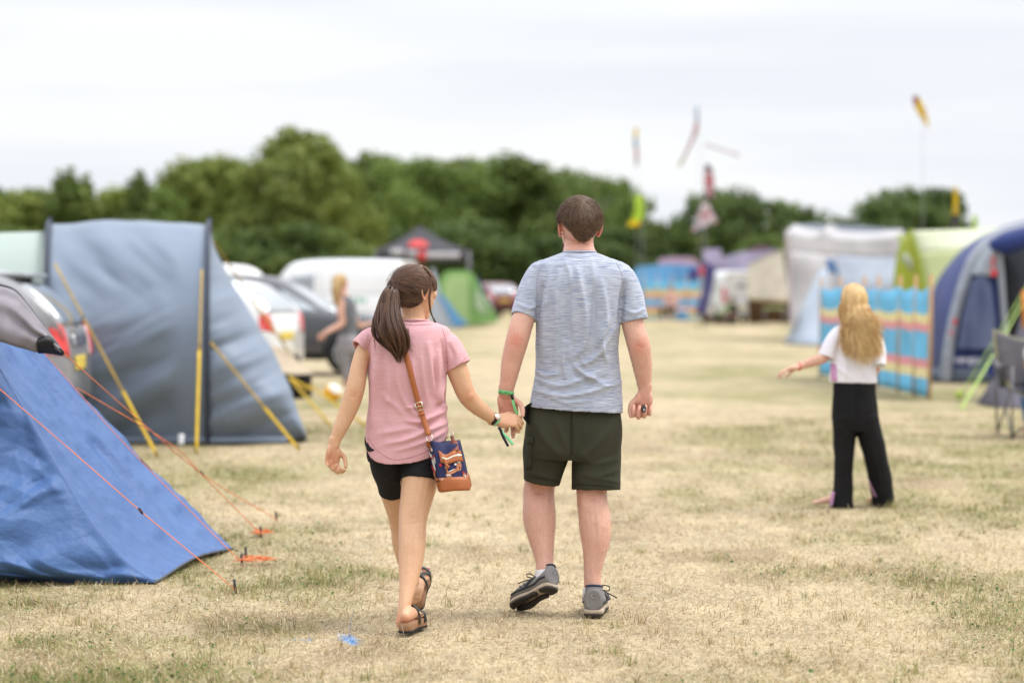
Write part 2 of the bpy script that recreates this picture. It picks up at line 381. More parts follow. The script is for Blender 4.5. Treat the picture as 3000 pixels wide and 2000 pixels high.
def clover(n):
    out = []
    y = rng.uniform(8.4, 17, n * 6); x = rng.uniform(-1, 1, n * 6) * .21 * y; p = np.stack([x, y, .010 + 0 * x], 1); k = rng.random(len(p)) < greenness(p) ** 2; p = p[k][:n]; n = len(p)
    az = rng.uniform(0, 6.28, n); r = rng.uniform(.005, .011, n)[:, None]; a = np.stack([np.cos(az), np.sin(az), rng.normal(size=n) * .3], 1) * r; b = np.stack([-np.sin(az), np.cos(az), rng.normal(size=n) * .3 + .3], 1) * r
    v = np.stack([p + a, p + a * .3 + b, p - a * .8 + b * .4, p - a * .8 - b * .4, p + a * .3 - b, p + a * .1], 1).reshape(-1, 3); i = np.arange(n)[:, None] * 6
    return v, np.concatenate([i + np.array((0, 1, 2, 5)), i + np.array((5, 2, 3, 4))]), np.repeat(np.array((.07, .13, .035)) * rng.uniform(.6, 1.3, (n, 1)), 6, 0)
grass_obj([grass('g', 8.2, 10.4, 8500, .018, .055, .0029), grass('g', 10.4, 13, 6000, .018, .052, .0032), grass('g', 13, 18, 2600, .018, .05, .0042), grass('g', 18, 27, 700, .02, .055, .007), stalks(320), clover(2200), tufts(480, 22)])
# ================================================================== people
def skin(name, c, c2, n=9):
    m = mat(name, c, rough=.47, spec=.35, col2=c2, nscale=n, contrast=.9, bump=.18, bscale=320, sss=.12, fbump=.08, fscale=24)
    t = NT(m); b = t.n['Principled BSDF']; src = b.inputs['Base Color'].links[0].from_socket; tc = t.new('ShaderNodeTexCoord')   # fine mottling and freckles
    n1 = t.new('ShaderNodeTexNoise', Scale=95, Detail=4); r1 = t.new('ShaderNodeMapRange'); r1.inputs[1].default_value = .3; r1.inputs[2].default_value = .7; r1.inputs[3].default_value = .94; r1.inputs[4].default_value = 1.03
    v1 = t.new('ShaderNodeTexVoronoi', Scale=26); r2 = t.new('ShaderNodeMapRange'); r2.inputs[1].default_value = .025; r2.inputs[2].default_value = .06; r2.inputs[3].default_value = .80; r2.inputs[4].default_value = 1
    for q in (n1, v1): t.link(tc.outputs['Object'], q.inputs['Vector'])
    t.link(n1.outputs['Fac'], r1.inputs[0]); t.link(v1.outputs['Distance'], r2.inputs[0]); at = t.new('ShaderNodeAttribute', _attribute_name='flush'); mf = t.new('ShaderNodeMix', _data_type='RGBA', _blend_type='MULTIPLY'); mf.inputs[7].default_value = (.93, .60, .55, 1); t.link(at.outputs['Fac'], mf.inputs[0]); t.link(src, mf.inputs[6]); src = mf.outputs[2]
    ml = t.new('ShaderNodeMath', _operation='MULTIPLY'); t.link(r1.outputs[0], ml.inputs[0]); t.link(r2.outputs[0], ml.inputs[1])
    sc = t.new('ShaderNodeVectorMath', _operation='SCALE'); t.link(src, sc.inputs[0]); t.link(ml.outputs[0], sc.inputs[3]); t.link(sc.outputs[0], b.inputs['Base Color'])
    return m
SKIN_M = skin('skin_fair', (.66, .40, .305), (.57, .30, .22))
SKIN_W = skin('skin_tan', (.66, .405, .25), (.58, .325, .19))
SKIN_G = skin('skin_pale', (.66, .39, .29), (.58, .31, .22))
EYE = mat('eye_white', (.8, .78, .75), rough=.15, spec=.5, contrast=.8)

def frame(o, x, y, z):
    m = np.eye(4); m[:3, 0], m[:3, 1], m[:3, 2], m[:3, 3] = x, y, z, o; return m
def hand(o, Y, Z, left=False, s=1.0, flex=None, thumb=((.8, .55, .25), (.35, .8, .5), (-.1, .8, .6)), spread=.05):
    """Palm, four fingers bent at three joints and a thumb, from the wrist point o."""
    Y = unit(Y); Z = unit(np.asarray(Z) - Y * (np.asarray(Z) @ Y)); X = np.cross(Y, Z) * (-1 if left else 1)
    m = frame(np.asarray(o), X * s, Y * s, Z * s); parts = []
    flex = flex or ((35, 45, 25),) * 4
    parts.append(limb([(0, -.03, 0, .027, .019), (0, .0, 0, .028, .019), (.003, .03, 0, .038, .018), (.002, .065, 0, .042, .0155), (.0, .092, 0, .040, .0125)], ref=(0, 0, 1), e=2.5, m=20))
    parts.append(ellip((.024, .034, .009), (.016, .030, .014))); parts.append(ellip((-.026, .034, .008), (.013, .034, .013)))
    bx = (.031, .0105, -.0105, -.030); by = (.090, .096, .092, .083)
    ln = ((.044, .026, .021), (.049, .030, .022), (.045, .028, .022), (.035, .021, .019)); rd = (.0092, .0096, .0090, .0078)
    for i in range(4):
        p = V(bx[i], by[i] - .012, .001); a = 0; q = [(*p, rd[i] * 1.1, rd[i] * 1.1)]; p = V(bx[i], by[i], .0)
        q.append((*p, rd[i] * 1.08, rd[i] * 1.08)); sx = spread * (1.5 - i)
        for j in range(3):
            a += R(flex[i][j]); d = unit(V(sx, math.cos(a), math.sin(a)))
            p = p + d * ln[i][j]; r = rd[i] * (1.0, .92, .78)[j]; q.append((*p, r, r))
        parts.append(limb(q, ref=(1, 0, 0), sub=3, m=12))
    p = V(.022, .026, .006); q = [(*p, .014, .013)]
    for d, L, r in zip(thumb, (.040, .032, .027), (.0125, .0108, .0085)):
        p = p + unit(d) * L; q.append((*p, r, r * .92))
    parts.append(limb(q, ref=(.2, 0, 1), sub=3, m=12))
    return [xf(g, m) for g in parts]

def head_frame(c, yaw, pitch=0, s=1.0, roll=0):
    return np.array(Matrix.Translation(Vector(c)) @ Matrix.Rotation(yaw, 4, 'Z') @ Matrix.Rotation(pitch, 4, 'X') @ Matrix.Rotation(roll, 4, 'Y') @ Matrix.Scale(s, 4))
CR, CC = V(.0755, .097, .089), V(0, -.012, .020)          # cranium radii and centre
def head_parts(m, ear_out=.0):
    P = [ellip(CC, CR, 24, 32)]
    P.append(limb([(0, .024, .05, .068, .070), (0, .026, .0, .068, .070), (0, .026, -.035, .066, .067), (0, .030, -.07, .057, .062), (0, .038, -.098, .042, .050), (0, .048, -.114, .024, .030)], m=24))
    P.append(limb([(0, .092, .025, .008, .008), (0, .104, .0, .009, .010), (0, .113, -.022, .013, .013), (0, .104, -.032, .014, .010)], m=12))
    P += [ellip((.036 * k, .074, .022), (.026, .018, .010)) for k in (-1, 1)]                # brows
    P += [ellip((.040 * k, .070, -.022), (.022, .018, .020)) for k in (-1, 1)]               # cheeks
    P += [ellip((0, .092, -.055), (.024, .008, .007)), ellip((0, .090, -.066), (.021, .009, .007))]
    for k in (-1, 1):                                                                        # ears
        e = [(0, .006, .026), (0, -.012, .030), (0, -.024, .016), (0, -.020, -.004), (0, -.010, -.020), (0, .000, -.029), (0, .008, -.022)]
        rot = Matrix.Rotation(k * R(26), 3, 'Z'); L = []
        for a in e:
            w = rot @ Vector((0, a[1], a[2])); L.append((k * (.074 + ear_out) + w.x + 0, -.004 + w.y, -.004 + w.z, .0052, .0052))
        P.append(limb(L, ref=(1, 0, 0), m=10, sub=3))
        P.append(ellip((k * (.074 + ear_out + .003), -.010, -.001), (.0055, .016, .024), 12, 16, Matrix.Rotation(k * R(26), 3, 'Z')))
    return [xf(g, m) for g in P]
def eyes(m, root):
    for k in (-1, 1): mk('eye', xf(ellip((.033 * k, .079, .004), (.0125, .0125, .0125), 10, 14), m), EYE, root)
def scalp(m, mask, th, fat=.0):
    """A cap of hair over the cranium: mask(d) 0..1 says where hair grows, th(d) its thickness."""
    v, f = ellip((0, 0, 0), (1, 1, 1), 60, 80)
    d = v / np.linalg.norm(v, axis=1, keepdims=True); k = mask(d)
    p = CC + d * (CR * 1.0) + d * (th(d) * k - .018 * (1 - k))[:, None]
    return xf((p, f), m)
def slerp_paths(a, b, k, lift, m, end_lift=0.0, wig=.0):
    """Strands over the cranium from unit directions a to b, lift metres above it."""
    t = np.linspace(0, 1, k)[None, :, None]; d = a[:, None] * (1 - t) + b[:, None] * t
    if wig: d = d + wig * fbm(d * 6 + rng.random((len(a), 1, 3)) * .6, 2)[..., None] * rng.normal(size=(len(a), 1, 3))
    d /= np.linalg.norm(d, axis=2, keepdims=True)
    p = CC + d * CR + d * (lift[:, None, None] + end_lift * t ** 2 if np.ndim(end_lift) == 0 else lift[:, None, None] + end_lift[:, None, None] * t ** 2)
    mm = np.array(m); return p @ mm[:3, :3].T + mm[:3, 3]
def hairmat(name, c1, c2, rough=.42):
    m = bpy.data.materials.new(name); m.use_nodes = True; t = NT(m); b = t.n['Principled BSDF']
    g = t.new('ShaderNodeNewGeometry'); r = t.new('ShaderNodeValToRGB')
    r.color_ramp.elements[0].color = (*c1, 1); r.color_ramp.elements[1].color = (*c2, 1)
    t.link(g.outputs['Random Per Island'], r.inputs[0]); t.link(r.outputs[0], b.inputs['Base Color'])
    b.inputs['Roughness'].default_value = rough; b.inputs['Specular IOR Level'].default_value = .45
    return m
def dirs(n, lo=-1):
    d = rng.normal(size=(n * 3, 3)); d /= np.linalg.norm(d, axis=1, keepdims=True); return d

def outline(pts, z0, z1, sub=4, bev=.004):
    """A slab with a smooth plan outline."""
    P = np.array(pts + pts[:1], float); n = len(pts); Q = []
    for i in range(n):
        p0, p1, p2, p3 = P[(i - 1) % n], P[i], P[(i + 1) % n], P[(i + 2) % n]
        for k in range(sub):
            t = k / sub; Q.append(.5 * (2 * p1 + (p2 - p0) * t + (2 * p0 - 5 * p1 + 4 * p2 - p3) * t * t + (3 * p1 - p0 - 3 * p2 + p3) * t ** 3))
    Q = np.array(Q); c = Q.mean(0); r = []
    for z, k in ((z0, bev), (z0 + bev, 0), (z1 - bev, 0), (z1, bev)):
        dirn = (c - Q) / np.linalg.norm(c - Q, axis=1, keepdims=True)
        q = Q + dirn * k; r.append(np.column_stack([q, np.full(len(q), z)]))
    return rings2geo(r)

def flush(o, geo, spots):
    """Where skin is naturally redder: elbows, heels, knuckles, ears. spots = (px, py, radius px x, y, amount)."""
    px, py = proj(geo[0]); k = np.zeros(len(px))
    for x, y, rx, ry, a in spots: k = np.maximum(k, a * np.exp(-((px - x) / rx) ** 2 - ((py - y) / ry) ** 2))
    a = o.data.attributes.new('flush', 'FLOAT', 'POINT'); a.data.foreach_set('value', k.astype(np.float32))
def limb_hair(geo, zone, n, L, m, parent):
    v, f = geo; nn = normals(geo); px, py = proj(v); k = np.where(zone(px, py, v))[0]; k = rng.choice(k, min(n, len(k)), replace=False)
    p = v[k] + (rng.random((len(k), 3)) - .5) * .003; d = nn[k] * .22 + V(.0, 0, -.9) + rng.normal(size=(len(k), 3)) * .35; d /= np.linalg.norm(d, axis=1, keepdims=True); ll = L * rng.uniform(.5, 1.2, len(k))[:, None]
    q = np.stack([p, p + d * ll * .5, p + d * ll + V(0, 0, -.002)], 1); mk('body_hair', strands(q, .00017, .4), m, parent)['kind'] = 'stuff'
def stitch(paths, tree, m, parent, r=.0016, off=.0008, name='seam'):
    """Stitched seams: thin cords laid on the cloth along photo px paths."""
    for path in paths:
        pts = []
        for x, y in crom(np.array(path, float), 5):
            d = Vector(unit(U(x, y, 10) - CAM)); h = tree.ray_cast(Vector(CAM), d)
            if h[0]: pts.append(np.array(h[0]) + np.array(h[1]) * off)
        if len(pts) > 4: mk(name, limb([(*p, r, r) for p in pts], m=6, sub=1), m, parent)
def weave(name, c1, c2, sx, sz, contrast, **k):
    return mat(name, c1, col2=c2, nscale=1, nstretch=(sx, sx, sz), contrast=contrast, rough=.9, spec=.1, sheen=.15, **k)

# ------------------------------------------------------------------ the man
def build_man():
    Y = 10.33
    base = V(*G(1690, 1795)); base[2] = 0
    root = thing('person', 'bearded man in a pale blue heathered t-shirt and dark olive shorts, holding the woman\'s hand', 'person', base)
    hm = head_frame(U(1697, 668, 10.38), R(9), R(2), 1.06)
    P = head_parts(hm, .004)
    P.append(PL([(1697, 690, 10.40, 42, 1.0), (1696, 720, 10.39, 44, 1.0), (1697, 745, 10.37, 50, 1.0), (1697, 775, 10.35, 62, 1.0)], e=2.2))
    tor = [(1698, 748, 52, .055), (1698, 765, 92, .072), (1697, 785, 122, .088), (1697, 815, 130, .10), (1697, 865, 124, .108), (1695, 935, 112, .112), (1690, 1010, 108, .108), (1691, 1102, 112, .108), (1687, 1180, 122, .115), (1684, 1260, 130, .125), (1678, 1310, 110, .10), (1676, 1335, 90, .08)]
    P.append(limb([(*U(a, b, Y), M(w, Y), d) for a, b, w, d in tor], e=2.4, m=28, ends='rf'))
    P.append(PL([(1600, 795, 10.33, 30), (1572, 815, 10.33, 36), (1549, 890, 10.30, 32.5), (1529, 946, 10.27, 34), (1513, 1005, 10.245, 33.5), (1500, 1055, 10.25, 30.5, 1), (1491, 1102, 10.245, 26, 1), (1484, 1140, 10.24, 21.5, .85), (1482, 1155, 10.24, 20.5, .8)]))
    P.append(PL([(1800, 800, 10.33, 30), (1822, 820, 10.33, 36), (1843, 890, 10.32, 33), (1855, 955, 10.30, 33), (1871, 1010, 10.285, 34), (1880, 1061, 10.30, 30, 1), (1886, 1112, 10.31, 23, .95), (1889, 1140, 10.31, 19, .85), (1889, 1152, 10.31, 18, .8)]))
    # elbows
    P.append(ellip(U(1512, 995, 10.224), (.026, .017, .036))); P.append(ellip(U(1874, 1015, 10.262), (.024, .015, .034)))
    P += hand(U(1482, 1152, 10.245), (.13, .0, -1), (-.12, -1, 0), left=True, s=1.02, flex=((16, 26, 18), (14, 24, 16), (22, 36, 24), (26, 46, 28)), thumb=((.85, .55, .35), (.35, .9, .45), (0, .9, .5)))
    P += hand(U(1889, 1148, 10.305), (-.12, .02, -1), (-.10, -1, 0), s=1.0, flex=((72, 84, 52), (76, 88, 55), (78, 88, 55), (78, 84, 55)), thumb=((.62, .7, .3), (.1, 1, .35), (-.25, .9, .55)))
    # legs
    P.append(PL([(1612, 1230, 10.36, 64, 1), (1602, 1320, 10.39, 58, 1), (1590, 1385, 10.41, 48, 1.05), (1580, 1425, 10.42, 45.5, 1.05), (1579, 1462, 10.41, 45.5, 1.1), (1580, 1505, 10.385, 48.5, 1.12), (1583, 1545, 10.36, 45, 1.1), (1588, 1590, 10.33, 36, 1.05), (1594, 1635, 10.30, 27.5, 1.05), (1597, 1668, 10.28, 25, 1.1), (1599, 1700, 10.27, 26, 1.2)]))
    P.append(PL([(1745, 1230, 10.36, 66, 1), (1741, 1340, 10.36, 56, 1), (1735, 1405, 10.35, 47, 1.05), (1733, 1445, 10.345, 44.5, 1.05), (1738, 1490, 10.33, 46, 1.1), (1744, 1540, 10.315, 47, 1.12), (1745, 1585, 10.30, 42.5, 1.1), (1741, 1630, 10.285, 32.5, 1.05), (1736, 1680, 10.275, 25.5, 1.1), (1736, 1715, 10.27, 25.5, 1.15), (1737, 1755, 10.27, 27, 1.3)]))
    body = fuse(P, .0035, 10, keep=lambda v: np.where((v[:, 2] > .72) & (v[:, 2] < .96) & (np.abs(v[:, 0] - .28) > .2), .45, np.where(v[:, 2] > 1.48, .5, 1)))
    eyes(hm, root)
    # shirt
    t = [(1698, 740, 48, .056), (1698, 744, 62, .064), (1698, 753, 84, .078), (1698, 764, 112, .092), (1698, 779, 134, .104), (1697, 798, 145, .112), (1697, 830, 141, .122), (1697, 880, 132, .128), (1696, 935, 125, .130), (1691, 1010, 122, .128), (1691, 1060, 123, .128), (1692, 1102, 126, .130), (1690, 1150, 132, .134), (1687, 1199, 137.5, .140)]
    T = [limb([(*U(a, b, Y - .014 * sstep(740, 850, b) * (1 - sstep(920, 1060, b))), M(w, Y), d) for a, b, w, d in t], e=2.35, m=40, sub=3, ends='fh')]
    T.append(PL([(1625, 800, 10.33, 36, 1.2), (1588, 806, 10.33, 44, 1.2), (1561, 850, 10.315, 44, 1.1), (1545, 895, 10.30, 41, 1.08), (1534, 929, 10.285, 38.5, 1.08)], ends='rh', m=26))
    T.append(PL([(1770, 800, 10.33, 36, 1.2), (1812, 812, 10.33, 46, 1.2), (1839, 860, 10.325, 44, 1.1), (1850, 905, 10.315, 42.5, 1.08), (1858, 940, 10.31, 42, 1.08)], ends='rh', m=26))
    sh = fuse(T, .0042, 16)
    FL = [([(1640, 800), (1634, 860), (1632, 960), (1628, 1060)], 9, .008), ([(1690, 785), (1705, 850), (1716, 930), (1712, 1000), (1690, 1040)], 10, .011), ([(1668, 850), (1664, 940), (1672, 1010)], 10, -.008),
          ([(1760, 820), (1772, 900), (1770, 960), (1750, 1010)], 10, .009), ([(1780, 930), (1758, 1000), (1778, 1060)], 8, .009), ([(1800, 960), (1770, 1010), (1740, 1050), (1690, 1075)], 9, .009), ([(1737, 830), (1742, 900), (1736, 990)], 10, -.008),
          ([(1680, 1075), (1720, 1100), (1776, 1130)], 9, .010), ([(1665, 1060), (1700, 1105), (1730, 1122), (1770, 1108)], 8, -.007), ([(1575, 1110), (1630, 1130), (1690, 1118), (1750, 1090)], 9, .007),
          ([(1565, 1142), (1640, 1160), (1720, 1150), (1815, 1120)], 9, .007), ([(1570, 1085), (1600, 1100), (1640, 1092)], 7, .006), ([(1590, 830), (1582, 870), (1574, 930)], 7, -.009), ([(1830, 830), (1822, 880), (1816, 945)], 7, -.009),
          ([(1600, 880), (1596, 960), (1590, 1040)], 9, .006), ([(1520, 890), (1550, 905), (1575, 890)], 6, .004), ([(1828, 905), (1858, 918), (1885, 905)], 6, .004)]
    FL += [([(1655, 762), (1668, 800), (1674, 850)], 8, .006), ([(1735, 764), (1738, 815), (1730, 870)], 8, .005), ([(1612, 800), (1606, 870), (1602, 900)], 7, .006), ([(1655, 1000), (1650, 1060), (1660, 1110)], 8, .007), ([(1710, 1010), (1704, 1050), (1715, 1075)], 7, .007), ([(1620, 1170), (1670, 1180), (1730, 1172)], 6, .004)]
    sh = folds(sh, FL, 1.75); sh = puff(sh, .0035, 9, (1, 1, .45), 3); sh = puff(sh, .0013, 34, (1, 1, .7), 2, 9)
    m = weave('blue_heather_knit', (.62, .635, .675), (.10, .13, .28), 20, 480, .54, bump=.35, bscale=240)
    n = m.node_tree.nodes; rp = [q for q in n if q.type == 'VALTORGB'][0].color_ramp
    e = rp.elements.new(.47); e.color = (.36, .395, .49, 1)
    shirt = mk('t_shirt', sh, m, root); ss = mat('seam_blue', (.42, .44, .52), rough=.9)
    stitch([[(1590, 768), (1578, 800), (1571, 850), (1570, 900), (1572, 936)], [(1806, 770), (1822, 805), (1828, 855), (1826, 905), (1819, 945)], [(1556, 1183), (1620, 1190), (1690, 1192), (1760, 1191), (1820, 1184)], [(1503, 913), (1530, 920), (1566, 925)], [(1822, 938), (1860, 934), (1894, 922)], [(1655, 750), (1698, 754), (1742, 750)]], bvh(sh), ss, shirt, .0013)
    col = limb([(*U(1698 + 47.5 * math.cos(a), 738 - 2 * math.sin(a), 10.325 - .056 * math.sin(a)), .0042, .0042) for a in np.linspace(0, 2 * math.pi, 25)], m=8, sub=2)
    mk('collar', col, m, shirt)
    # shorts
    so = mat('olive_cotton', (.046, .047, .030), rough=.85, spec=.15, nscale=6, bump=.2, bscale=500)
    w = [(1688, 1180, 131, .118), (1684, 1215, 138, .132), (1681, 1265, 143, .142), (1678, 1320, 140, .138), (1676, 1346, 130, .115)]
    Q = [limb([(*U(a, b, 10.35), M(ww, 10.35), d) for a, b, ww, d in w], e=2.5, m=36, ends='ff')]
    Q.append(PL([(1612, 1250, 10.36, 72, 1.2), (1601, 1320, 10.375, 70, 1.1), (1594, 1368, 10.38, 62, 1.1), (1587, 1411, 10.385, 54, 1.18)], ends='rh', m=30, e=2.2))
    Q.append(PL([(1748, 1250, 10.36, 72, 1.2), (1748, 1330, 10.355, 73, 1.12), (1746, 1390, 10.35, 73, 1.05), (1746, 1434, 10.345, 73, .95)], ends='rh', m=30, e=2.2))
    g = fuse(Q, .0042, 12)
    SL = [([(1672, 1215), (1674, 1280), (1674, 1350)], 7, -.007), ([(1560, 1225), (1600, 1290), (1655, 1345)], 12, .006), ([(1800, 1225), (1760, 1290), (1695, 1345)], 12, .006), ([(1550, 1330), (1600, 1352), (1650, 1362)], 9, .006),
          ([(1700, 1330), (1740, 1355), (1805, 1345)], 9, .007), ([(1700, 1385), (1745, 1395), (1810, 1375)], 8, .005), ([(1625, 1210), (1640, 1260), (1660, 1310)], 9, .006), ([(1720, 1205), (1712, 1260), (1690, 1320)], 9, .006), ([(1740, 1400), (1780, 1405), (1815, 1412)], 6, .004), ([(1545, 1380), (1590, 1392), (1635, 1400)], 6, .004)]
    g = puff(folds(g, SL, 1.2), .004, 12, (1, 1, .6))
    sho = mk('shorts', g, so, root)
    body = puff(body, .0015, 22)
    body = tuck(body, sh, lambda a, b, v: (b > 745) & (b < 1190) & (a > 1570) & (a < 1820), .008)
    body = tuck(body, g, lambda a, b, v: (b > 1180) & (b < 1418 - 20 * (a < 1650)) & (a > np.where(b < 1275, 1556, 1520)) & (a < 1836) & (v[:, 2] > .5), .010)
    body = folds(body, [([(1556, 1412), (1553, 1445), (1550, 1480)], 6, .004), ([(1603, 1412), (1606, 1445), (1606, 1480)], 6, .004), ([(1579, 1425), (1579, 1455)], 12, -.006), ([(1566, 1440), (1592, 1444)], 3, -.0025), ([(1583, 1480), (1585, 1530), (1586, 1570)], 5, -.004), ([(1592, 1600), (1596, 1650), (1598, 1690)], 6, .003),
        ([(1710, 1440), (1708, 1470), (1707, 1500)], 6, .004), ([(1757, 1440), (1762, 1470), (1765, 1500)], 6, .004), ([(1733, 1445), (1735, 1480)], 12, -.006), ([(1718, 1462), (1748, 1466)], 3, -.0025), ([(1742, 1510), (1744, 1560), (1742, 1600)], 5, -.004), ([(1736, 1640), (1736, 1690), (1737, 1720)], 6, .003), ([(1866, 1012), (1880, 1018)], 4, -.003), ([(1880, 1050), (1884, 1090), (1888, 1130)], 7, .003), ([(1500, 1020), (1492, 1060), (1486, 1100)], 8, .003)])
    bo = mk('body', body, SKIN_M, root)
    flush(bo, body, [(1512, 996, 24, 26, .85), (1874, 1016, 20, 24, .75), (1632, 672, 14, 30, .9), (1758, 670, 14, 30, .9), (1697, 725, 50, 20, .35), (1579, 1440, 40, 40, .30), (1734, 1455, 40, 40, .30), (1490, 1190, 30, 50, .5), (1882, 1185, 34, 45, .55), (1500, 1100, 20, 40, .25), (1885, 1090, 18, 40, .2)])
    limb_hair(body, lambda a, b, v: (v[:, 2] < .60) & (v[:, 2] > .17), 2800, .014, mat('leg_hair', (.22, .12, .07), rough=.6), bo)
    limb_hair(body, lambda a, b, v: (v[:, 2] < 1.10) & (v[:, 2] > .92) & ((a < 1530) | (a > 1850)), 900, .011, mat('arm_hair', (.42, .25, .13), rough=.6), bo)
    tree = bvh(g)
    def on(px, py, off=.004, y0=9.5):
        d = Vector(unit(U(px, py, 10) - CAM)); h = tree.ray_cast(Vector(CAM), d)
        return np.array(h[0]) - np.array(d) * off if h[0] else U(px, py, 10.25)
    dark = mat('dark_lining', (.012, .012, .013), rough=.9)
    mk('cargo_pocket', sheet(np.array([[on(1542 + 16 * i / 5 - 2 * j / 6, 1285 + 88 * j / 6, .006) for i in range(6)] for j in range(7)]), .006), so, sho)
    mk('pocket_flap', sheet(np.array([[on(1542 + 18 * i / 5, 1278 + 22 * j / 3, .011) for i in range(6)] for j in range(4)]), .004), so, sho)
    # hip pocket sagging open
    la = np.array([(1558, 1182), (1543, 1191), (1531, 1206), (1536, 1222), (1549, 1240)], float); ra = np.array([(1562, 1188), (1560, 1198), (1556, 1212), (1553, 1226), (1552, 1241)], float)
    la, ra = crom(la, 4), crom(ra, 4)
    mk('hip_pocket', sheet(np.array([[U(*(a + (b - a) * t), 10.275 + .03 * t + .012 * math.sin(3 * t)) for t in np.linspace(0, 1, 5)] for a, b in zip(la, ra)]), .006), dark, sho)
    seam = mat('olive_seam', (.022, .023, .015), rough=.9)
    mk('back_seam', strap([on(1674, y, .002) for y in range(1206, 1345, 14)], .003, .002), seam, sho)
    for a, b in (((1536, 1392), (1638, 1411)), ((1677, 1417), (1815, 1426))):
        mk('hem_stitch', strap([on(a[0] + (b[0] - a[0]) * t, a[1] + (b[1] - a[1]) * t - 0, .0015) for t in np.linspace(.02, .98, 9)], .003, .002), seam, sho)
    # hair: whorl at the crown, short strands combed away from it
    hc = hairmat('short_brown_hair', (.040, .022, .013), (.24, .145, .088), .45)
    wh = unit(V(.16, -.62, .86))
    def mask(d):
        side = sstep(.10, -.05, d[:, 2] - (.0 + .75 * sstep(-.35, .55, d[:, 1])))
        back = -.80 + 1.1 * np.abs(d[:, 0]) ** 2.2
        low = back * (d[:, 1] < 0.05) + 0
        return sstep(-.06, .06, d[:, 2] - np.where(d[:, 1] < -.15, back, np.where(d[:, 1] < .35, -.02 + .3 * (d[:, 1] + .15), .42)))
    cap = scalp(hm, mask, lambda d: .006 + .011 * sstep(-.7, .5, d[:, 2]))
    cap = puff(cap, .003, 30, (1, 1, .5))
    hair = mk('hair', cap, mat('hair_base', (.050, .031, .021), rough=.6, spec=.3, nscale=40, contrast=.5), root)
    d = np.vstack([dirs(5200), wh + rng.normal(size=(260, 3)) * .16]); d /= np.linalg.norm(d, axis=1, keepdims=True); d = d[mask(d) > .55]; g_ = d - wh * (d @ wh)[:, None]
    ang = np.linalg.norm(g_, axis=1, keepdims=True); tg = g_ / np.maximum(ang, 1e-6)
    sw = np.cross(wh, tg) * .35                                   # a slight swirl
    cl = fbm(d * 7, 2)[:, None]
    tg = tg + sw + cl * np.cross(d, tg) * 1.4 + rng.normal(size=d.shape) * .12; tg -= d * np.sum(tg * d, 1)[:, None]
    L = (.30 + .12 * rng.random(len(d))) * np.where(d[:, 2] < -.25, .55, 1); e = d + tg * L[:, None]; e /= np.linalg.norm(e, axis=1, keepdims=True)
    up = sstep(-.7, .5, d[:, 2])
    p = slerp_paths(d, e, 6, .0065 + .0115 * up, hm, (.001 + .006 * rng.random(len(d))) * (.2 + .8 * up))
    mk('strand', strands(p, .0008 + .0006 * rng.random(len(d)), .3), hc, hair)['kind'] = 'stuff'
    k = rng.random(len(d)) < .10; e2 = d[k] + tg[k] * .34 + rng.normal(size=(k.sum(), 3)) * .10; e2 /= np.linalg.norm(e2, axis=1, keepdims=True); mk('strand', strands(slerp_paths(d[k], e2, 6, .008 + .012 * up[k], hm, .012 * rng.random(k.sum()) * (.2 + up[k])), .0006, .3), hc, hair)['kind'] = 'stuff'
    # beard on the cheek
    bd = ellip(CC * 0 + V(0, .035, -.078), (.0625, .066, .052), 24, 32)
    v = bd[0]; k = sstep(.030, .045, v[:, 1] + .25 * (v[:, 2] + .08)) * sstep(-.035, -.05, v[:, 2]); v = V(0, .03, -.07) + (v - V(0, .03, -.07)) * (.86 + .14 * np.maximum(k, sstep(-.01, .02, v[:, 1]) * sstep(-.03, -.045, v[:, 2])))[:, None]
    mk('beard', puff(xf((v, bd[1]), hm), .003, 60), mat('beard_hair', (.030, .016, .010), rough=.75, nscale=90), root)
    # nape fuzz is part of the hair cap; wristband
    wb = mat('green_ribbon', (.20, .55, .22), rough=.6, col2=(.15, .46, .17)); bk = mat('black_ribbon', (.012, .013, .017), rough=.6)
    c = U(1483, 1148, 10.24); th = np.linspace(0, 2 * math.pi, 25)
    band = np.array([[U(1483 + 23.5 * math.cos(a), 1150 + 3.5 * math.cos(a) + k * 12 - 6, 10.24 - .031 * math.sin(a)) for a in th] for k in (0, 1)])
    wbo = mk('wristband', sheet(band, -.0015), wb, root)
    mk('slider', rod(U(1499, 1155, 10.205), U(1502, 1170, 10.205), .006), bk, wbo)
    mk('tail', strap([U(1502, 1168, 10.203), U(1504, 1182, 10.198), U(1510, 1200, 10.197), U(1515, 1214, 10.20)], .011, .0012, up=(.3, -1, .2)), wb, wbo)
    for (px, py, tx) in ((1468, 1148, '***'), (1484, 1151, '***')): pass
    dots = [box(U(x, 1149 + (x - 1483) * .13 + q, 10.24 - .0335 * math.sqrt(max(.05, 1 - ((x - 1483) / 23.5) ** 2))), (.0012, .0008, .0022)) for x in (1465, 1467, 1469, 1477, 1479.5, 1481, 1483, 1485, 1487, 1489, 1491) for q in (-1, 2)]
    mk('print', join(*dots), bk, wbo)
    # shoes
    gr = mat('grey_mesh', (.23, .215, .21), rough=.85, col2=(.17, .16, .155), nscale=25, bump=.5, bscale=420, contrast=.6)
    g2 = mat('dark_trim', (.028, .030, .036), rough=.6); be = mat('beige_foam', (.50, .42, .32), rough=.75, col2=(.36, .29, .21), nscale=30); bl = mat('black_rubber', (.018, .016, .016), rough=.75, col2=(.05, .04, .032), nscale=60, contrast=.5)
    wt = mat('white_sock', (.72, .71, .73), rough=.95, bump=.4, bscale=600); ins = mat('navy_lining', (.03, .04, .075), rough=.9)
    lo = mat('pale_logo', (.42, .44, .46), rough=.5)
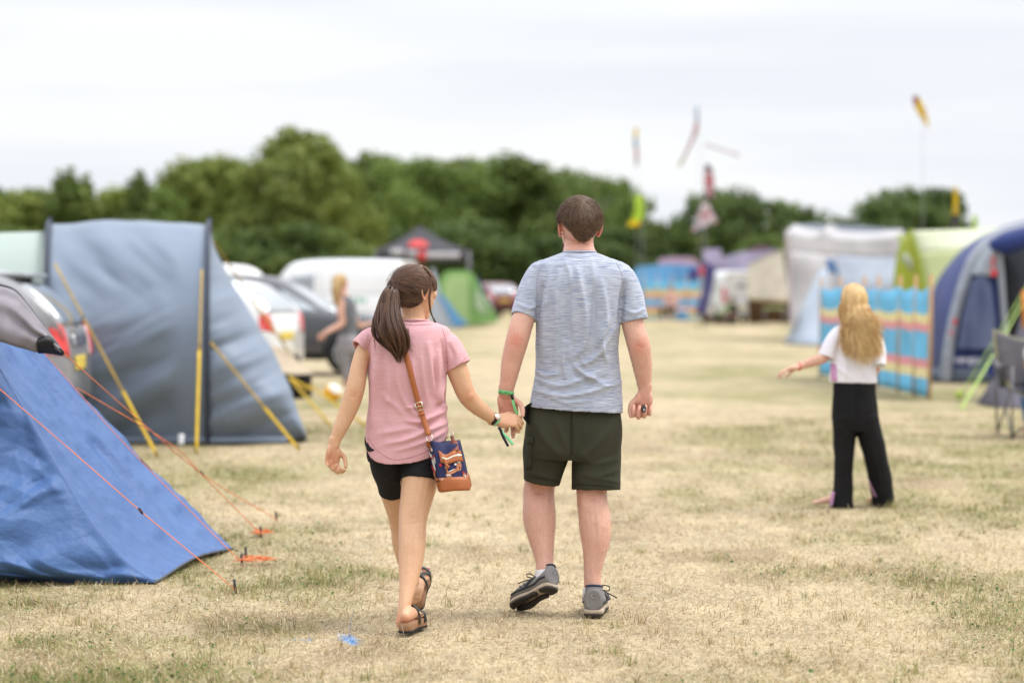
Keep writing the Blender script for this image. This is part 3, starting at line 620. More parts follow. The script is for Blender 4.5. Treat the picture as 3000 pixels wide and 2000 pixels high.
    def shoe(mtx, mirror=1, ankle=None, lace_side=-1):
        mm = np.array(mtx); mm = mm @ np.diag([mirror, 1, 1, 1])
        out = [(0, .004), (.026, .006), (.036, .028), (.036, .07), (.034, .12), (.040, .17), (.049, .215), (.044, .262), (.022, .293), (-.006, .298), (-.034, .280), (-.046, .235), (-.044, .185), (-.036, .13), (-.037, .07), (-.036, .028), (-.026, .006)]
        T = lambda g: xf(g, mm)
        up = []
        prof = [(.006, .028, .022, .094), (.014, .036, .020, .104), (.05, .040, .020, .100), (.09, .040, .020, .096), (.13, .041, .020, .090), (.17, .046, .020, .079), (.21, .050, .020, .067), (.25, .045, .025, .053), (.28, .034, .024, .044), (.294, .018, .024, .036)]
        rr = [ring(V(0, y, (a + b) / 2), V(w, 0, 0), V(0, 0, (b - a) / 2), 24, 2.5) for y, w, a, b in prof]
        for r_ in rr: r_[:, 0] *= 1 - .28 * sstep(.055, .10, r_[:, 2]) * .8
        up.append(rings2geo(rr))
        up.append(limb([(0, .055, .055, .035, .044), (0, .058, .085, .033, .048), (0, .060, .101, .031, .047)], m=20, ends='rh'))
        s = mk('shoe', fuse([T(g) for g in up], .003, 8), gr, root)
        mk('midsole', T(outline(out, .008, .024)), be, s)
        pads = [[(0, .002), (.028, .01), (.036, .04), (.030, .066), (.0, .060), (-.030, .066), (-.036, .04), (-.028, .01)],
                [(.012, .085), (.036, .082), (.032, .13), (.040, .175), (.048, .215), (.043, .26), (.022, .290), (.008, .28), (.012, .19), (.008, .13)],
                [(-.010, .10), (-.036, .095), (-.038, .14), (-.046, .19), (-.046, .235), (-.034, .278), (-.004, .294), (-.003, .27), (-.006, .19), (-.012, .14)]]
        mk('outsole', join(*[T(outline([(x * .97, y) for x, y in p], -.002, .0095, bev=.002)) for p in pads]), bl, s)
        tr = bvh(fuse([T(g) for g in up], .004, 6))
        mi = np.array(mm)
        def hit(x, y, z):                           # from the side towards the middle of the shoe
            o = mi @ V(x * 3, y, z, 1); q = mi @ V(0, y, z * .6 + .02, 1); d = Vector(unit((q - o)[:3])); h = tr.ray_cast(Vector(o[:3]), d)
            return np.array(h[0]) - np.array(d) * .001 if h[0] else o[:3]
        for sd in (-1, 1):
            L = []
            for path in (((.085, .082), (.115, .060), (.145, .045), (.175, .033)), ((.10, .080), (.135, .058), (.165, .036)), ((.165, .070), (.150, .052), (.120, .034)), ((.19, .064), (.172, .048), (.155, .033))):
                pts = [hit(sd * .05, y, z) for y, z in path]; L.append(limb([(*p, .003, .003) for p in pts], m=6, ref=(0, 0, 1)))
            mk('stripe', join(*L), g2, s)
            mk('mudguard', limb([(*hit(sd * .05, y, .036 + .012 * (y < .06)), .004, .005) for y in (.02, .05, .09, .13, .17, .21, .25)], m=6, ref=(0, 0, 1)), g2, s)
        arc = limb([(*T((V(-.024 + .048 * k / 8, .006 - .0 + abs(k - 4) * .0012, .062 + .010 * math.sin(math.pi * k / 8))[None], []))[0][0], .0016, .0016) for k in range(9)], m=6)
        mk('heel_panel', arc, g2, s)
        mk('heel_logo', limb([(*T((V(-.004 + .004 * math.sin(a) + .002 * k, .0035, .066 + .012 * k / 5)[None], []))[0][0], .0014, .0014) for k, a in enumerate(np.linspace(0, 3, 6))], m=6), lo, s)
        lc = [[(.0, .125, .085), (lace_side * .03, .13, .098), (lace_side * .052, .128, .092), (lace_side * .048, .125, .078), (lace_side * .02, .126, .082), (lace_side * .05, .14, .066), (lace_side * .078, .15, .050)], [(-.02, .10, .088), (.02, .115, .089)], [(-.02, .13, .084), (.02, .145, .081)], [(-.02, .155, .078), (.02, .17, .073)]]
        mk('lace', join(*[T(limb([(*p, .0024, .0024) for p in q], m=6, ref=(0, .3, 1))) for q in lc]), g2, s)
        mk('sock', ankle, wt, root)
        th_ = np.linspace(0, 2 * math.pi, 15)
        mk('collar_lining', T(limb([(.029 * math.cos(a), .060 + .045 * math.sin(a), .101 - .010 * math.sin(a), .004, .004) for a in th_], m=8, ref=(0, 0, 1))), ins, s)
    Rm = Matrix.Rotation(R(37), 4, 'Z') @ Matrix.Rotation(R(-23), 4, 'X') @ Matrix.Rotation(R(20), 4, 'Y') @ Matrix.Scale(1.03, 4)
    pos = Vector(U(1600, 1694, 10.27)) - Rm @ Vector((0, .062, .085))
    low = min((Rm @ Vector(q)).z for q in ((.046, .23, -.002), (.044, .26, -.002), (.022, .29, 0), (.0, .295, 0)))
    pos.z = -low - .006
    shoe(Matrix.Translation(pos) @ Rm, 1, PL([(1597, 1668, 10.283, 30, 1.15), (1598, 1680, 10.28, 31, 1.2), (1599, 1697, 10.275, 31, 1.25)], ends='fr'), -1)
    heel = G(1738, 1806)
    shoe(Matrix.Translation(Vector((heel[0], heel[1] + .0, .001))) @ Matrix.Rotation(R(-5), 4, 'Z') @ Matrix.Scale(1.17, 4), -1, PL([(1736, 1719, 10.272, 28.5, 1.2), (1737, 1738, 10.27, 30, 1.25), (1737, 1756, 10.27, 30, 1.3)], ends='fr'), -1)
    # the key fob in his fist is a thing of its own
    k0 = U(1886, 1196, 10.255)
    kf = thing('key_fob', 'small black plastic key fob held in the man\'s right fist', 'key fob', k0)
    fb = mat('black_plastic', (.012, .013, .016), rough=.35, spec=.5)
    mk('fob_body', xf(box((0, 0, 0), (.017, .055, .024), .004), Matrix.Translation(Vector(k0)) @ Matrix.Rotation(R(10), 4, 'X') @ Matrix.Rotation(R(14), 4, 'Y')), fb, kf)
    mk('fob_button', xf(box((0, -.028, 0), (.008, .002, .010), .0008), Matrix.Translation(Vector(k0)) @ Matrix.Rotation(R(10), 4, 'X') @ Matrix.Rotation(R(14), 4, 'Y')), lo, kf)
    return root
build_man()
# ------------------------------------------------------------------ the woman
def build_woman():
    Y = 10.08
    base = V(*G(1200, 1820)); base[2] = 0
    root = thing('person', 'woman with a long dark ponytail, pink t-shirt and black shorts, looking to her right', 'person', base)
    hm = head_frame(U(1214, 853, 10.10), R(-50), R(7), .93, R(4))
    P = head_parts(hm, .002)
    P.append(PL([(1212, 870, 10.10, 38, 1.0), (1211, 905, 10.105, 35, 1.0), (1211, 930, 10.10, 34, .95), (1210, 962, 10.09, 40, .8)], e=2.2))
    tor = [(1206, 958, 50, .05), (1202, 973, 84, .06), (1198, 990, 104, .082), (1196, 1030, 102, .095), (1195, 1090, 98, .10), (1195, 1150, 94, .098), (1194, 1200, 96, .10), (1192, 1260, 106, .11), (1190, 1310, 110, .12), (1190, 1335, 96, .11)]
    P.append(limb([(*U(a, b, Y), M(w, Y), d) for a, b, w, d in tor], e=2.4, m=28, ends='rf'))
    P.append(PL([(1110, 985, 10.08, 26), (1088, 995, 10.07, 25), (1065, 1030, 10.06, 23.5), (1052, 1075, 10.04, 25), (1044, 1124, 10.02, 27.5), (1036, 1155, 10.015, 28.5, .95), (1026, 1185, 10.015, 28, .95), (1012, 1220, 10.01, 25, .95), (997, 1254, 10.0, 21.5, .95), (984, 1285, 9.995, 17, .85), (978, 1307, 9.99, 15.5, .8)]))
    P.append(PL([(1280, 990, 10.08, 30), (1304, 1010, 10.08, 32), (1323, 1045, 10.075, 32), (1340, 1085, 10.07, 31.5), (1354, 1125, 10.07, 29.5), (1367, 1156, 10.075, 27.5), (1386, 1180, 10.09, 25.5), (1410, 1200, 10.11, 23, .95), (1432, 1217, 10.13, 19, .9), (1450, 1229, 10.145, 15.5, .85), (1458, 1233, 10.15, 15, .8)]))
    P.append(ellip(U(1372, 1160, 10.050), (.022, .015, .022))); P.append(ellip(U(1040, 1155, 9.99), (.022, .012, .024)))
    P += hand(U(1455, 1231, 10.15), (1, .22, -.02), (.05, .75, -.65), s=.86, flex=((30, 60, 40), (36, 66, 40), (40, 66, 40), (44, 62, 40)), thumb=((.7, .75, .2), (.3, .95, .1), (.1, .95, .3)))
    P += hand(U(977, 1304, 9.99), (-.10, -.04, -1), (.55, -.83, .05), left=True, s=.84, flex=((42, 46, 34), (48, 52, 38), (54, 56, 40), (58, 58, 40)), thumb=((.85, .6, .2), (.25, .92, .4), (-.15, .9, .55)))
    P.append(PL([(1236, 1300, 10.09, 58, 1.05), (1234, 1350, 10.07, 58, 1.05), (1229, 1412, 10.03, 53.5, 1.05), (1218, 1470, 10.0, 47, 1.05), (1210, 1515, 9.975, 42.5, 1.05), (1208, 1550, 9.955, 40.5, 1.08), (1207, 1600, 9.915, 40, 1.14), (1203, 1645, 9.885, 36, 1.12), (1198, 1690, 9.85, 29.5, 1.05), (1191, 1735, 9.81, 22.5, 1.0), (1186, 1770, 9.785, 19.5, 1.1), (1183, 1800, 9.775, 21, 1.3), (1182, 1822, 9.77, 23, 1.25)], e=2.1))
    P.append(PL([(1140, 1300, 10.09, 58, 1.05), (1142, 1360, 10.12, 54, 1.05), (1152, 1432, 10.19, 42, 1.05), (1170, 1500, 10.25, 36.5, 1.05), (1178, 1545, 10.28, 34.5, 1.05), (1185, 1595, 10.30, 35, 1.1), (1195, 1650, 10.325, 29, 1.05), (1206, 1700, 10.345, 22.5, 1.0), (1213, 1735, 10.355, 18.5, 1.0), (1217, 1752, 10.36, 19, 1.1)]))
    # feet: near one flat and turned right, far one landing on its heel
    def foot_frame(heel, yaw, pitch, s):
        return np.array(Matrix.Translation(Vector(heel)) @ Matrix.Rotation(yaw, 4, 'Z') @ Matrix.Rotation(pitch, 4, 'X') @ Matrix.Scale(s, 4))
    def foot(m, sd):
        q = [limb([(0, .016, .032, .024, .027), (0, .045, .036, .028, .034), (.0, .09, .038, .029, .034), (.002 * sd, .13, .031, .036, .026), (.004 * sd, .17, .022, .043, .0175), (.004 * sd, .195, .017, .041, .013)], ref=(0, 0, 1), m=18)]
        for k, (x, L, r) in enumerate(((-.029, .050, .0125), (-.009, .046, .0088), (.007, .040, .0082), (.021, .033, .0078), (.034, .026, .0075))):
            q.append(limb([(x * -sd, .180 - k * .005, .015, r, r), (x * -sd, .180 - k * .005 + L * .6, .014, r, r * .9), (x * -sd * 1.02, .180 - k * .005 + L, .011, r * .8, r * .75)], ref=(0, 0, 1), m=10))
        return [xf(g, m) for g in q]
    n0 = G(1184, 1856); fn = foot_frame((n0[0] + .0, n0[1] + .012, .036), R(-13), 0, .88)
    h0 = G(1224, 1791); fl = foot_frame((h0[0] - .005, h0[1] + .02, .034), R(-7), R(34), .88)
    P += foot(fn, 1) + foot(fl, -1)
    # join the far ankle to its foot
    a = fl @ V(0, .030, .075, 1); P.append(limb([(*U(1213, 1728, 10.353), .0275, .0275), (*((U(1217, 1750, 10.36) + a[:3]) / 2), .0275, .029), (*(fl @ V(0, .036, .05, 1))[:3], .026, .031)], m=14))
    body = fuse(P, .0033, 10, keep=lambda v: np.where(((v[:, 2] > .58) & (v[:, 2] < .90) & ((v[:, 0] < -.68) | (v[:, 0] > -.09))) | (v[:, 2] < .07), .4, np.where(v[:, 2] > 1.28, .5, 1)))
    body = puff(body, .001, 24)
    eyes(hm, root)
    # t-shirt with a dipped tail and loose cap sleeves
    t = [(1212, 939, 46, .05), (1210, 944, 60, .06), (1206, 952, 88, .074), (1202, 962, 112, .088), (1198, 978, 122, .098), (1196, 1010, 122, .108), (1195, 1050, 119, .116), (1194, 1100, 115, .118), (1195, 1150, 113, .116), (1194, 1195, 114, .118), (1193, 1245, 120, .128), (1192, 1290, 121, .134), (1188, 1318, 117, .134)]
    P2 = crom(np.array(t, float), 3); rg = []
    for k, (a, b, w_, d) in enumerate(P2):
        r = ring(U(a, b, Y - .014 * sstep(945, 1010, b) * (1 - sstep(1060, 1200, b))), V(M(w_, Y), 0, 0), V(0, d, 0), 44, 2.3)
        if b > 1195:
            th = np.linspace(0, 2 * math.pi, 44, endpoint=False); dip = np.clip(-np.sin(th + .28), 0, 1) ** 1.4
            r[:, 2] -= M(36, Y) * dip * sstep(1195, 1318, b) ; r[:, 2] += M(30, Y) * np.clip(np.cos(th) ** 8, 0, 1) * sstep(1220, 1318, b)
        rg.append(r)
    last = rg[-1]; c = last.mean(0)
    rg.append(last + (c - last) * .05 * np.array((1, 1, 0))); rg.append(rg[-1] + np.array((0, 0, .035)))
    T = [rings2geo(rg)]
    T.append(PL([(1130, 988, 10.08, 26, 1.3), (1092, 990, 10.08, 33, 1.3), (1068, 1008, 10.07, 32, 1.2), (1053, 1021, 10.06, 30, 1.2)], ends='rh', m=24))
    T.append(PL([(1265, 990, 10.08, 30, 1.3), (1302, 1005, 10.08, 38, 1.25), (1324, 1038, 10.075, 40, 1.15), (1343, 1073, 10.07, 39.5, 1.12)], ends='rh', m=24))
    sh = fuse(T, .004, 12)
    FL = [([(1082, 990), (1078, 1040), (1084, 1090)], 7, -.006), ([(1100, 1060), (1096, 1150), (1088, 1240)], 9, .007), ([(1125, 1040), (1118, 1130), (1112, 1220)], 11, -.006), ([(1165, 1060), (1170, 1130), (1195, 1190), (1235, 1225)], 9, .008),
          ([(1255, 1010), (1262, 1080), (1270, 1150)], 9, .009), ([(1285, 1030), (1282, 1090), (1278, 1160)], 7, .007), ([(1268, 1060), (1276, 1120), (1272, 1170)], 8, -.007), ([(1235, 1050), (1242, 1120), (1252, 1180)], 8, .006), ([(1300, 1120), (1288, 1165), (1306, 1195)], 8, .011), ([(1310, 1150), (1296, 1180), (1280, 1190)], 7, -.009),
          ([(1190, 1195), (1215, 1190), (1235, 1180)], 6, .006), ([(1186, 1230), (1225, 1236), (1262, 1222), (1308, 1200)], 7, .007), ([(1130, 1300), (1190, 1288), (1250, 1262), (1312, 1236)], 8, .008), ([(1110, 1270), (1160, 1262), (1220, 1248)], 9, .005), ([(1195, 1245), (1250, 1245), (1300, 1220)], 6, -.006), ([(1160, 1320), (1210, 1306), (1262, 1285), (1310, 1258)], 7, .006),
          ([(1120, 1160), (1150, 1180), (1185, 1215)], 9, .005), ([(1315, 1010), (1330, 1045), (1322, 1085)], 6, -.005), ([(1294, 1000), (1304, 1050), (1306, 1090)], 6, -.006), ([(1060, 995), (1070, 1015), (1072, 1032)], 5, -.005), ([(1210, 1060), (1214, 1120), (1222, 1170)], 8, .005), ([(1140, 1080), (1142, 1150), (1136, 1230)], 9, .006)]
    sh = puff(puff(folds(sh, FL, 1.75), .003, 10, (1, 1, .5), 3), .0012, 36, (1, 1, .7), 2, 4)
    pk = weave('dusty_pink_jersey', (.72, .42, .445), (.60, .31, .335), 22, 260, .7, bump=.3, bscale=260, trans=.06)
    shirt = mk('t_shirt', sh, pk, root); ss = mat('seam_pink', (.52, .25, .28), rough=.9)
    stitch([[(1104, 965), (1088, 990), (1076, 1020), (1074, 1040)], [(1296, 962), (1306, 1000), (1310, 1050), (1312, 1092)], [(1038, 1004), (1052, 1020), (1072, 1033)], [(1318, 1088), (1345, 1068), (1366, 1046)], [(1080, 1283), (1105, 1318), (1150, 1345), (1200, 1340), (1250, 1322)], [(1182, 950), (1214, 953), (1262, 950)]], bvh(sh), ss, shirt, .0012)
    col = limb([(*U(1212 + 46.5 * math.cos(a), 939.5 - 2 * math.sin(a), Y - .003 - .051 * math.sin(a)), .004, .004) for a in np.linspace(0, 2 * math.pi, 25)], m=8, sub=2)
    mk('collar', col, pk, shirt)
    ts = bvh(sh)
    def on(px, py, off=.004, tr=None):
        d = Vector(unit(U(px, py, 10) - CAM)); h = (tr or ts).ray_cast(Vector(CAM), d)
        return (np.array(h[0]) - np.array(d) * off, np.array(h[1])) if h[0] else (U(px, py, 10.0), V(0, -1, 0))
    # shorts
    blk = mat('black_jersey', (.012, .0115, .013), rough=.8, spec=.25, nscale=30, bump=.15, bscale=400)
    w = [(1193, 1262, 107, .102), (1192, 1294, 109, .114), (1190, 1328, 118, .130), (1190, 1352, 112, .118)]
    Q = [limb([(*U(a, b, Y), M(ww, Y), d) for a, b, ww, d in w], e=2.3, m=32, ends='ff'),
         PL([(1236, 1320, 10.085, 62, 1.12), (1233, 1360, 10.06, 60, 1.08), (1228, 1411, 10.03, 56.5, 1.07)], ends='rh', m=28),
         PL([(1140, 1315, 10.09, 62, 1.1), (1142, 1365, 10.12, 57, 1.08), (1149, 1405, 10.16, 48, 1.06), (1153, 1437, 10.19, 44, 1.06)], ends='rh', m=28)]
    g = puff(folds(fuse(Q, .004, 10), [([(1178, 1330), (1176, 1360), (1175, 1400)], 6, -.006), ([(1100, 1370), (1130, 1400), (1170, 1412)], 7, .004), ([(1190, 1375), (1230, 1392), (1275, 1390)], 7, .004), ([(1270, 1340), (1240, 1365), (1195, 1365)], 8, .004)]), .002, 14)
    g = tuck(g, sh, lambda a, b, v: (b < 1322) & (a > 1070) & (a < 1314), .013)
    mk('shorts', g, blk, root)
    body = tuck(body, sh, lambda a, b, v: (b > 941) & (b < 1290) & (a > 1078) & (a < 1306) & (v[:, 1] > 9.9), .007)
    body = tuck(body, g, lambda a, b, v: (b > 1245) & (b < np.where(a > 1176, 1392, 1425)) & (a > 1060) & (a < 1320) & (v[:, 2] > .55), .007)
    body = folds(body, [([(1182, 1500), (1180, 1535), (1180, 1570)], 6, .0035), ([(1238, 1495), (1238, 1530), (1236, 1560)], 6, .0035), ([(1209, 1505), (1208, 1540)], 12, -.005), ([(1188, 1536), (1212, 1532), (1232, 1526)], 3, -.002), ([(1208, 1580), (1206, 1620), (1202, 1660)], 6, -.003), ([(1186, 1735), (1184, 1775), (1182, 1805)], 5, .003), ([(1026, 1158), (1036, 1163), (1050, 1160)], 2.5, -.0025), ([(1028, 1151), (1038, 1155), (1052, 1152)], 2.5, -.002)])
    bo = mk('body', body, SKIN_W, root); flush(bo, body, [(1180, 1822, 30, 22, .75), (1224, 1776, 24, 16, .6), (970, 1340, 30, 34, .5), (1373, 1160, 22, 20, .45), (1040, 1155, 18, 16, .4), (1251, 865, 12, 22, .6), (1490, 1232, 30, 20, .35)])
    # ---- hair
    hc = hairmat('dark_brown_hair', (.030, .0145, .009), (.20, .098, .058), .38)
    hb = mat('dark_hair_base', (.022, .012, .008), rough=.55, nscale=60, contrast=.6)
    inv = np.linalg.inv(hm); tieW = U(1157, 832, 10.035); tl = (inv @ np.append(tieW, 1))[:3]; td = unit((tl - CC) / CR)
    def mask(d):   # hairline: brow in front, past the ears, down to the nape
        low = np.where(d[:, 1] < -.1, -.86, np.where(d[:, 1] < .30, -.86 + (d[:, 1] + .1) * 2.3, np.where(d[:, 1] < .62, .06, .10)))
        return sstep(-.05, .05, d[:, 2] - low)
    bulge = lambda d: .010 + .010 * sstep(.2, -.8, d[:, 1]) * sstep(.2, -.4, np.abs(d[:, 2]) - .4)
    hair = mk('hair', scalp(hm, mask, bulge), hb, root)
    d = dirs(2600); d = d[mask(d) > .5]; ds = np.sum(d * td, 1)
    d = d[(ds < .93)]
    edge = []                                     # most strands start at the hairline, swept back to the tie
    for a in np.linspace(-math.pi, math.pi, 720):
        for k in range(3):
            x = math.sin(a); y = math.cos(a); z = .1 if y > .62 else (.06 if y > .3 else (-.80 + max(y + .1, 0) * 2.3))
            q = unit(V(x, y, z + .06 + .12 * rng.random() - .03)); edge.append(q)
    a = np.vstack([d[:1500], np.array(edge), unit(V(0, 0, 1)) * 1.0 + rng.normal(size=(300, 3)) * .35]); a /= np.linalg.norm(a, axis=1, keepdims=True); a = a[mask(a) > .35]
    b = td + rng.normal(size=a.shape) * .035; b /= np.linalg.norm(b, axis=1, keepdims=True)
    far = np.sum(a * b, 1) < -.6; mid = unit(V(0, .1, 1))
    p = slerp_paths(a, b, 14, bulge(a) + .0012 + .003 * rng.random(len(a)), hm, .004, .06)
    mk('strand', strands(p, .0010 + .0007 * rng.random(len(a)), .7), hc, hair)['kind'] = 'stuff'
    # fringe and the lock in front of the ear
    fr = []
    for k in range(260):
        s0 = unit(V(rng.uniform(-.35, .75), rng.uniform(.35, .72), rng.uniform(.70, .95))); x1 = rng.uniform(.2, 1.0); e1 = unit(V(x1 * 1.0, .80 - .25 * x1, rng.uniform(-.10, .25) - .15 * x1)); fr.append((s0, e1))
    fr = np.array(fr); p = slerp_paths(fr[:, 0], fr[:, 1], 9, .013 + .006 * rng.random(len(fr)), hm, .006, .05)
    mk('fringe', strands(p, .0013 + .0007 * rng.random(len(fr)), .4), hc, hair)['kind'] = 'stuff'
    lk = []
    for k in range(60):
        o = rng.normal(size=3) * .35
        c = [(1262, 815, 9.985), (1262, 845, 9.972), (1258, 870, 9.968), (1259, 895, 9.97), (1262, 915, 9.98), (1269, 931, 9.985), (1273 + 5 * rng.random(), 944, 9.99)]
        lk.append(crom(np.array([U(x + (4 - .5 * j) * o[0] * 1.4, y + 2 * o[1], z + .004 * o[2]) for j, (x, y, z) in enumerate(c)]), 3))
    mk('lock', strands(lk, .0011, .25), hc, hair)['kind'] = 'stuff'
    # ponytail
    core = [(1157, 832, 10.035, 12), (1147, 848, 10.005, 20), (1140, 878, 9.985, 28), (1136, 915, 9.955, 34), (1138, 950, 9.935, 39), (1147, 982, 9.93, 43), (1159, 1012, 9.935, 34), (1168, 1038, 9.94, 18), (1172, 1062, 9.945, 8)]
    pc = puff(PL([(x, y, z, r * .80, .55) for x, y, z, r in core[:-2]], m=24, sub=6), .006, 26, (1, 1, .18), 3)
    pony = mk('ponytail', pc, hb, hair)
    C = crom(np.array([(*U(x, y, z), M(r, z)) for x, y, z, r in core]), 4); n = len(C); st, rad = [], []
    idx = np.arange(n)
    for j in range(46):                            # locks that gather at the tie, part below it and end unevenly
        ph = 2.4 * j; rr = math.sqrt((j + .5) / 46) * 1.02; stop = rng.uniform(.70, 1.0) if j % 5 else 1.05; dr = rng.normal() * .35; wv = rng.uniform(0, 6); amp = rng.uniform(.05, .22)
        for k in range(44):
            a0 = rng.uniform(0, 6.28); r0 = math.sqrt(rng.random()) * .20; tt = np.linspace(0, min(stop * rng.uniform(.93, 1.02), 1.0), 16); f_ = tt * (n - 1)
            c = np.stack([np.interp(f_, idx, C[:, q]) for q in range(4)], 1); R_ = np.maximum(c[:, 3], .010 * sstep(0, .2, tt)); open_ = 1 + .28 * sstep(.3, .9, tt)
            x = math.cos(ph) * rr * open_ + amp * np.sin(tt * 7 + wv) * sstep(.1, .5, tt) + dr * sstep(.4, 1, tt) * .5 + r0 * math.cos(a0) * (1 - .75 * sstep(.6, 1, tt / tt[-1])); y = math.sin(ph) * rr * .62 * open_ + r0 * math.sin(a0) * .8
            st.append(c[:, :3] + np.stack([x * R_, y * R_ - .004, 0 * x], 1)); rad.append(rng.uniform(.0007, .0014))
    mk('strand', strands(st, np.array(rad), .3), hc, pony)['kind'] = 'stuff'
    tips = []
    for k in range(170):                           # wispy ends over the right of the tail
        x0, y0 = rng.uniform(1160, 1198), rng.uniform(955, 1000); dx = rng.uniform(2, 20); dy = rng.uniform(18, 58)
        tips.append([U(x0 + dx * t_ ** 1.6, y0 + dy * t_, 9.925 + .008 * t_) for t_ in np.linspace(0, 1, 14)])
    for k in range(0):
        x0, y0 = 1200 + 9 * k, 912 + 3 * (k % 2); cu = (-1) ** k * rng.uniform(8, 20); L_ = rng.uniform(26, 40)
        tips.append([U(x0 + cu * math.sin(2.2 * t_), y0 + L_ * t_ - 8 * t_ * t_, 9.985 - .012 * t_) for t_ in np.linspace(0, 1, 14)])
    fly = dirs(90); fly = fly[mask(fly) > .6][:90]; e_ = fly + (td - fly) * .5 + rng.normal(size=fly.shape) * .28; e_ /= np.linalg.norm(e_, axis=1, keepdims=True); pf = slerp_paths(fly, e_, 14, .020 + .006 * rng.random(len(fly)), hm, .010); tips += list(pf)
    for k in range(60):
        s_ = rng.choice([-1, 1]); y0 = rng.uniform(850, 980); w0 = np.interp(y0, [840, 915, 985], [16, 36, 48]); x0 = np.interp(y0, [840, 915, 985], [1150, 1136, 1148]) + s_ * w0 * .95; tips.append([U(x0 + s_ * rng.uniform(2, 9) * math.sin(3 * t_), y0 + 60 * t_, 9.95) for t_ in np.linspace(0, 1, 14)])
    mk('wisp', strands(tips, .0006, .3), hc, hair)['kind'] = 'stuff'
    el = limb([(*U(1157 + 13 * math.cos(a), 833 + 8 * math.sin(a) - 4 * math.cos(a), 10.03 - .012 * math.sin(a)), .004, .004) for a in np.linspace(0, 2 * math.pi, 17)], m=8, sub=2)
    mk('hair_tie', el, blk, hair)
    # ---- watch and wristband on the right wrist
    ax = unit(U(1458, 1233, 10.15) - U(1436, 1219, 10.133)); c = U(1446, 1227, 10.142); s1 = unit(np.cross(ax, V(0, 1, 0))); s2 = np.cross(ax, s1)
    def band(c, r1, r2, wd, th=.0025, n=28):
        return sheet(np.array([[c + s1 * r1 * math.cos(a) + s2 * r2 * math.sin(a) + ax * wd * k for a in np.linspace(0, 2 * math.pi, n)] for k in (-.5, .5)]), th)
    dk = mat('dark_leather', (.022, .014, .012), rough=.55); rs = mat('rose_metal', (.75, .52, .45), rough=.22, metal=1); fc = mat('watch_glass', (.75, .72, .70), rough=.1, spec=.6)
    wt = mk('watch_strap', band(c, .0255, .0215, .013), dk, root)
    q = c - s1 * .0195 * -1 * 0 + s2 * 0; up_ = unit(V(.2, -.75, .63) - ax * (V(.2, -.75, .63) @ ax)); fp = c + up_ * .024
    rgx = lambda r, h: ring(fp + up_ * h, ax * r, np.cross(up_, ax) * r, 20)
    mk('watch_case', rings2geo([rgx(.0135, -.004), rgx(.015, 0), rgx(.0145, .005), rgx(.0125, .006)]), rs, wt); mk('watch_face', rings2geo([rgx(.0122, .005), rgx(.0122, .0068)]), fc, wt)
    wb = mat('mint_ribbon', (.22, .60, .30), rough=.6, col2=(.14, .45, .2)); bkr = mat('dark_ribbon', (.012, .014, .02), rough=.6)
    wo = mk('wristband', band(c + ax * .014, .0235, .0205, .010, .0012), wb, root)
    mk('slider', rod(U(1461, 1251, 10.125), U(1469, 1263, 10.123), .006), bkr, wo)
    mk('tail', strap([U(1468, 1261, 10.122), U(1476, 1272, 10.118), (U(1489, 1285, 10.115)), U(1503, 1302, 10.112)], .012, .0012, up=(.3, -1, .35)), wb, wo)
    mk('tail', strap([U(1467, 1262, 10.118), U(1473, 1277, 10.113), U(1481, 1292, 10.108), U(1489, 1307, 10.105)], .011, .0012, up=(-.2, -1, .1)), bkr, wo)
    # ---- sandals
    ck = mat('cork', (.36, .21, .115), rough=.85, col2=(.22, .115, .06), nscale=140, contrast=.8, bump=.3, bscale=300); st_ = mat('black_leather', (.020, .019, .020), rough=.5, spec=.4); sl = mat('dark_sole', (.018, .017, .017), rough=.8)
    bed = mat('suede_footbed', (.30, .14, .085), rough=.9); nail = mat('pink_nail', (.60, .05, .14), rough=.25, spec=.5)
    outl = [(0, -.010), (.026, -.002), (.035, .03), (.034, .08), (.038, .13), (.048, .175), (.050, .21), (.040, .245), (.012, .262), (-.022, .255), (-.040, .22), (-.042, .18), (-.034, .13), (-.031, .08), (-.033, .03), (-.025, -.002)]
    def sandal(m, sd):
        mm = m @ np.diag([sd, 1, 1, 1]); T = lambda g: xf(g, mm)
        o = mk('sandal', T(outline(outl, -.030, .008)), ck, root)
        mk('sole', T(outline([(x * 1.02, y) for x, y in outl], -.039, -.029, bev=.002)), sl, o)
        mk('footbed', T(outline([(x * .95, y * .985 + .002) for x, y in outl], .0065, .0095, bev=.001)), bed, o)
        for path in (((-.040, .105, -.012), (-.036, .115, .032), (-.012, .125, .068), (.018, .155, .056), (.042, .175, .030), (.050, .180, -.012)), ((.044, .118, -.012), (.040, .120, .032), (.014, .125, .071), (-.016, .155, .058), (-.040, .185, .030), (-.045, .19, -.012)), ((-.043, .195, -.010), (-.038, .205, .024), (-.008, .215, .041), (.030, .205, .036), (.046, .195, .022), (.052, .195, -.010))):
            pts = np.array(path); upv = [unit(V(x * 1.4, 0, z + .03)) for x, y, z in path]
            mk('strap', T(strap(pts, .017, .003, up=np.array(upv))), st_, o)
        mk('buckle', T(box((.045, .150, .030), (.004, .016, .012), .001)), rs, o)
        if True:
            mk('toenail', T(ellip((-.029, .227, .024), (.009, .009, .004), 8, 12)), nail, o)
    sandal(fn, 1); sandal(fl, -1)
    return on
on_shirt = build_woman()
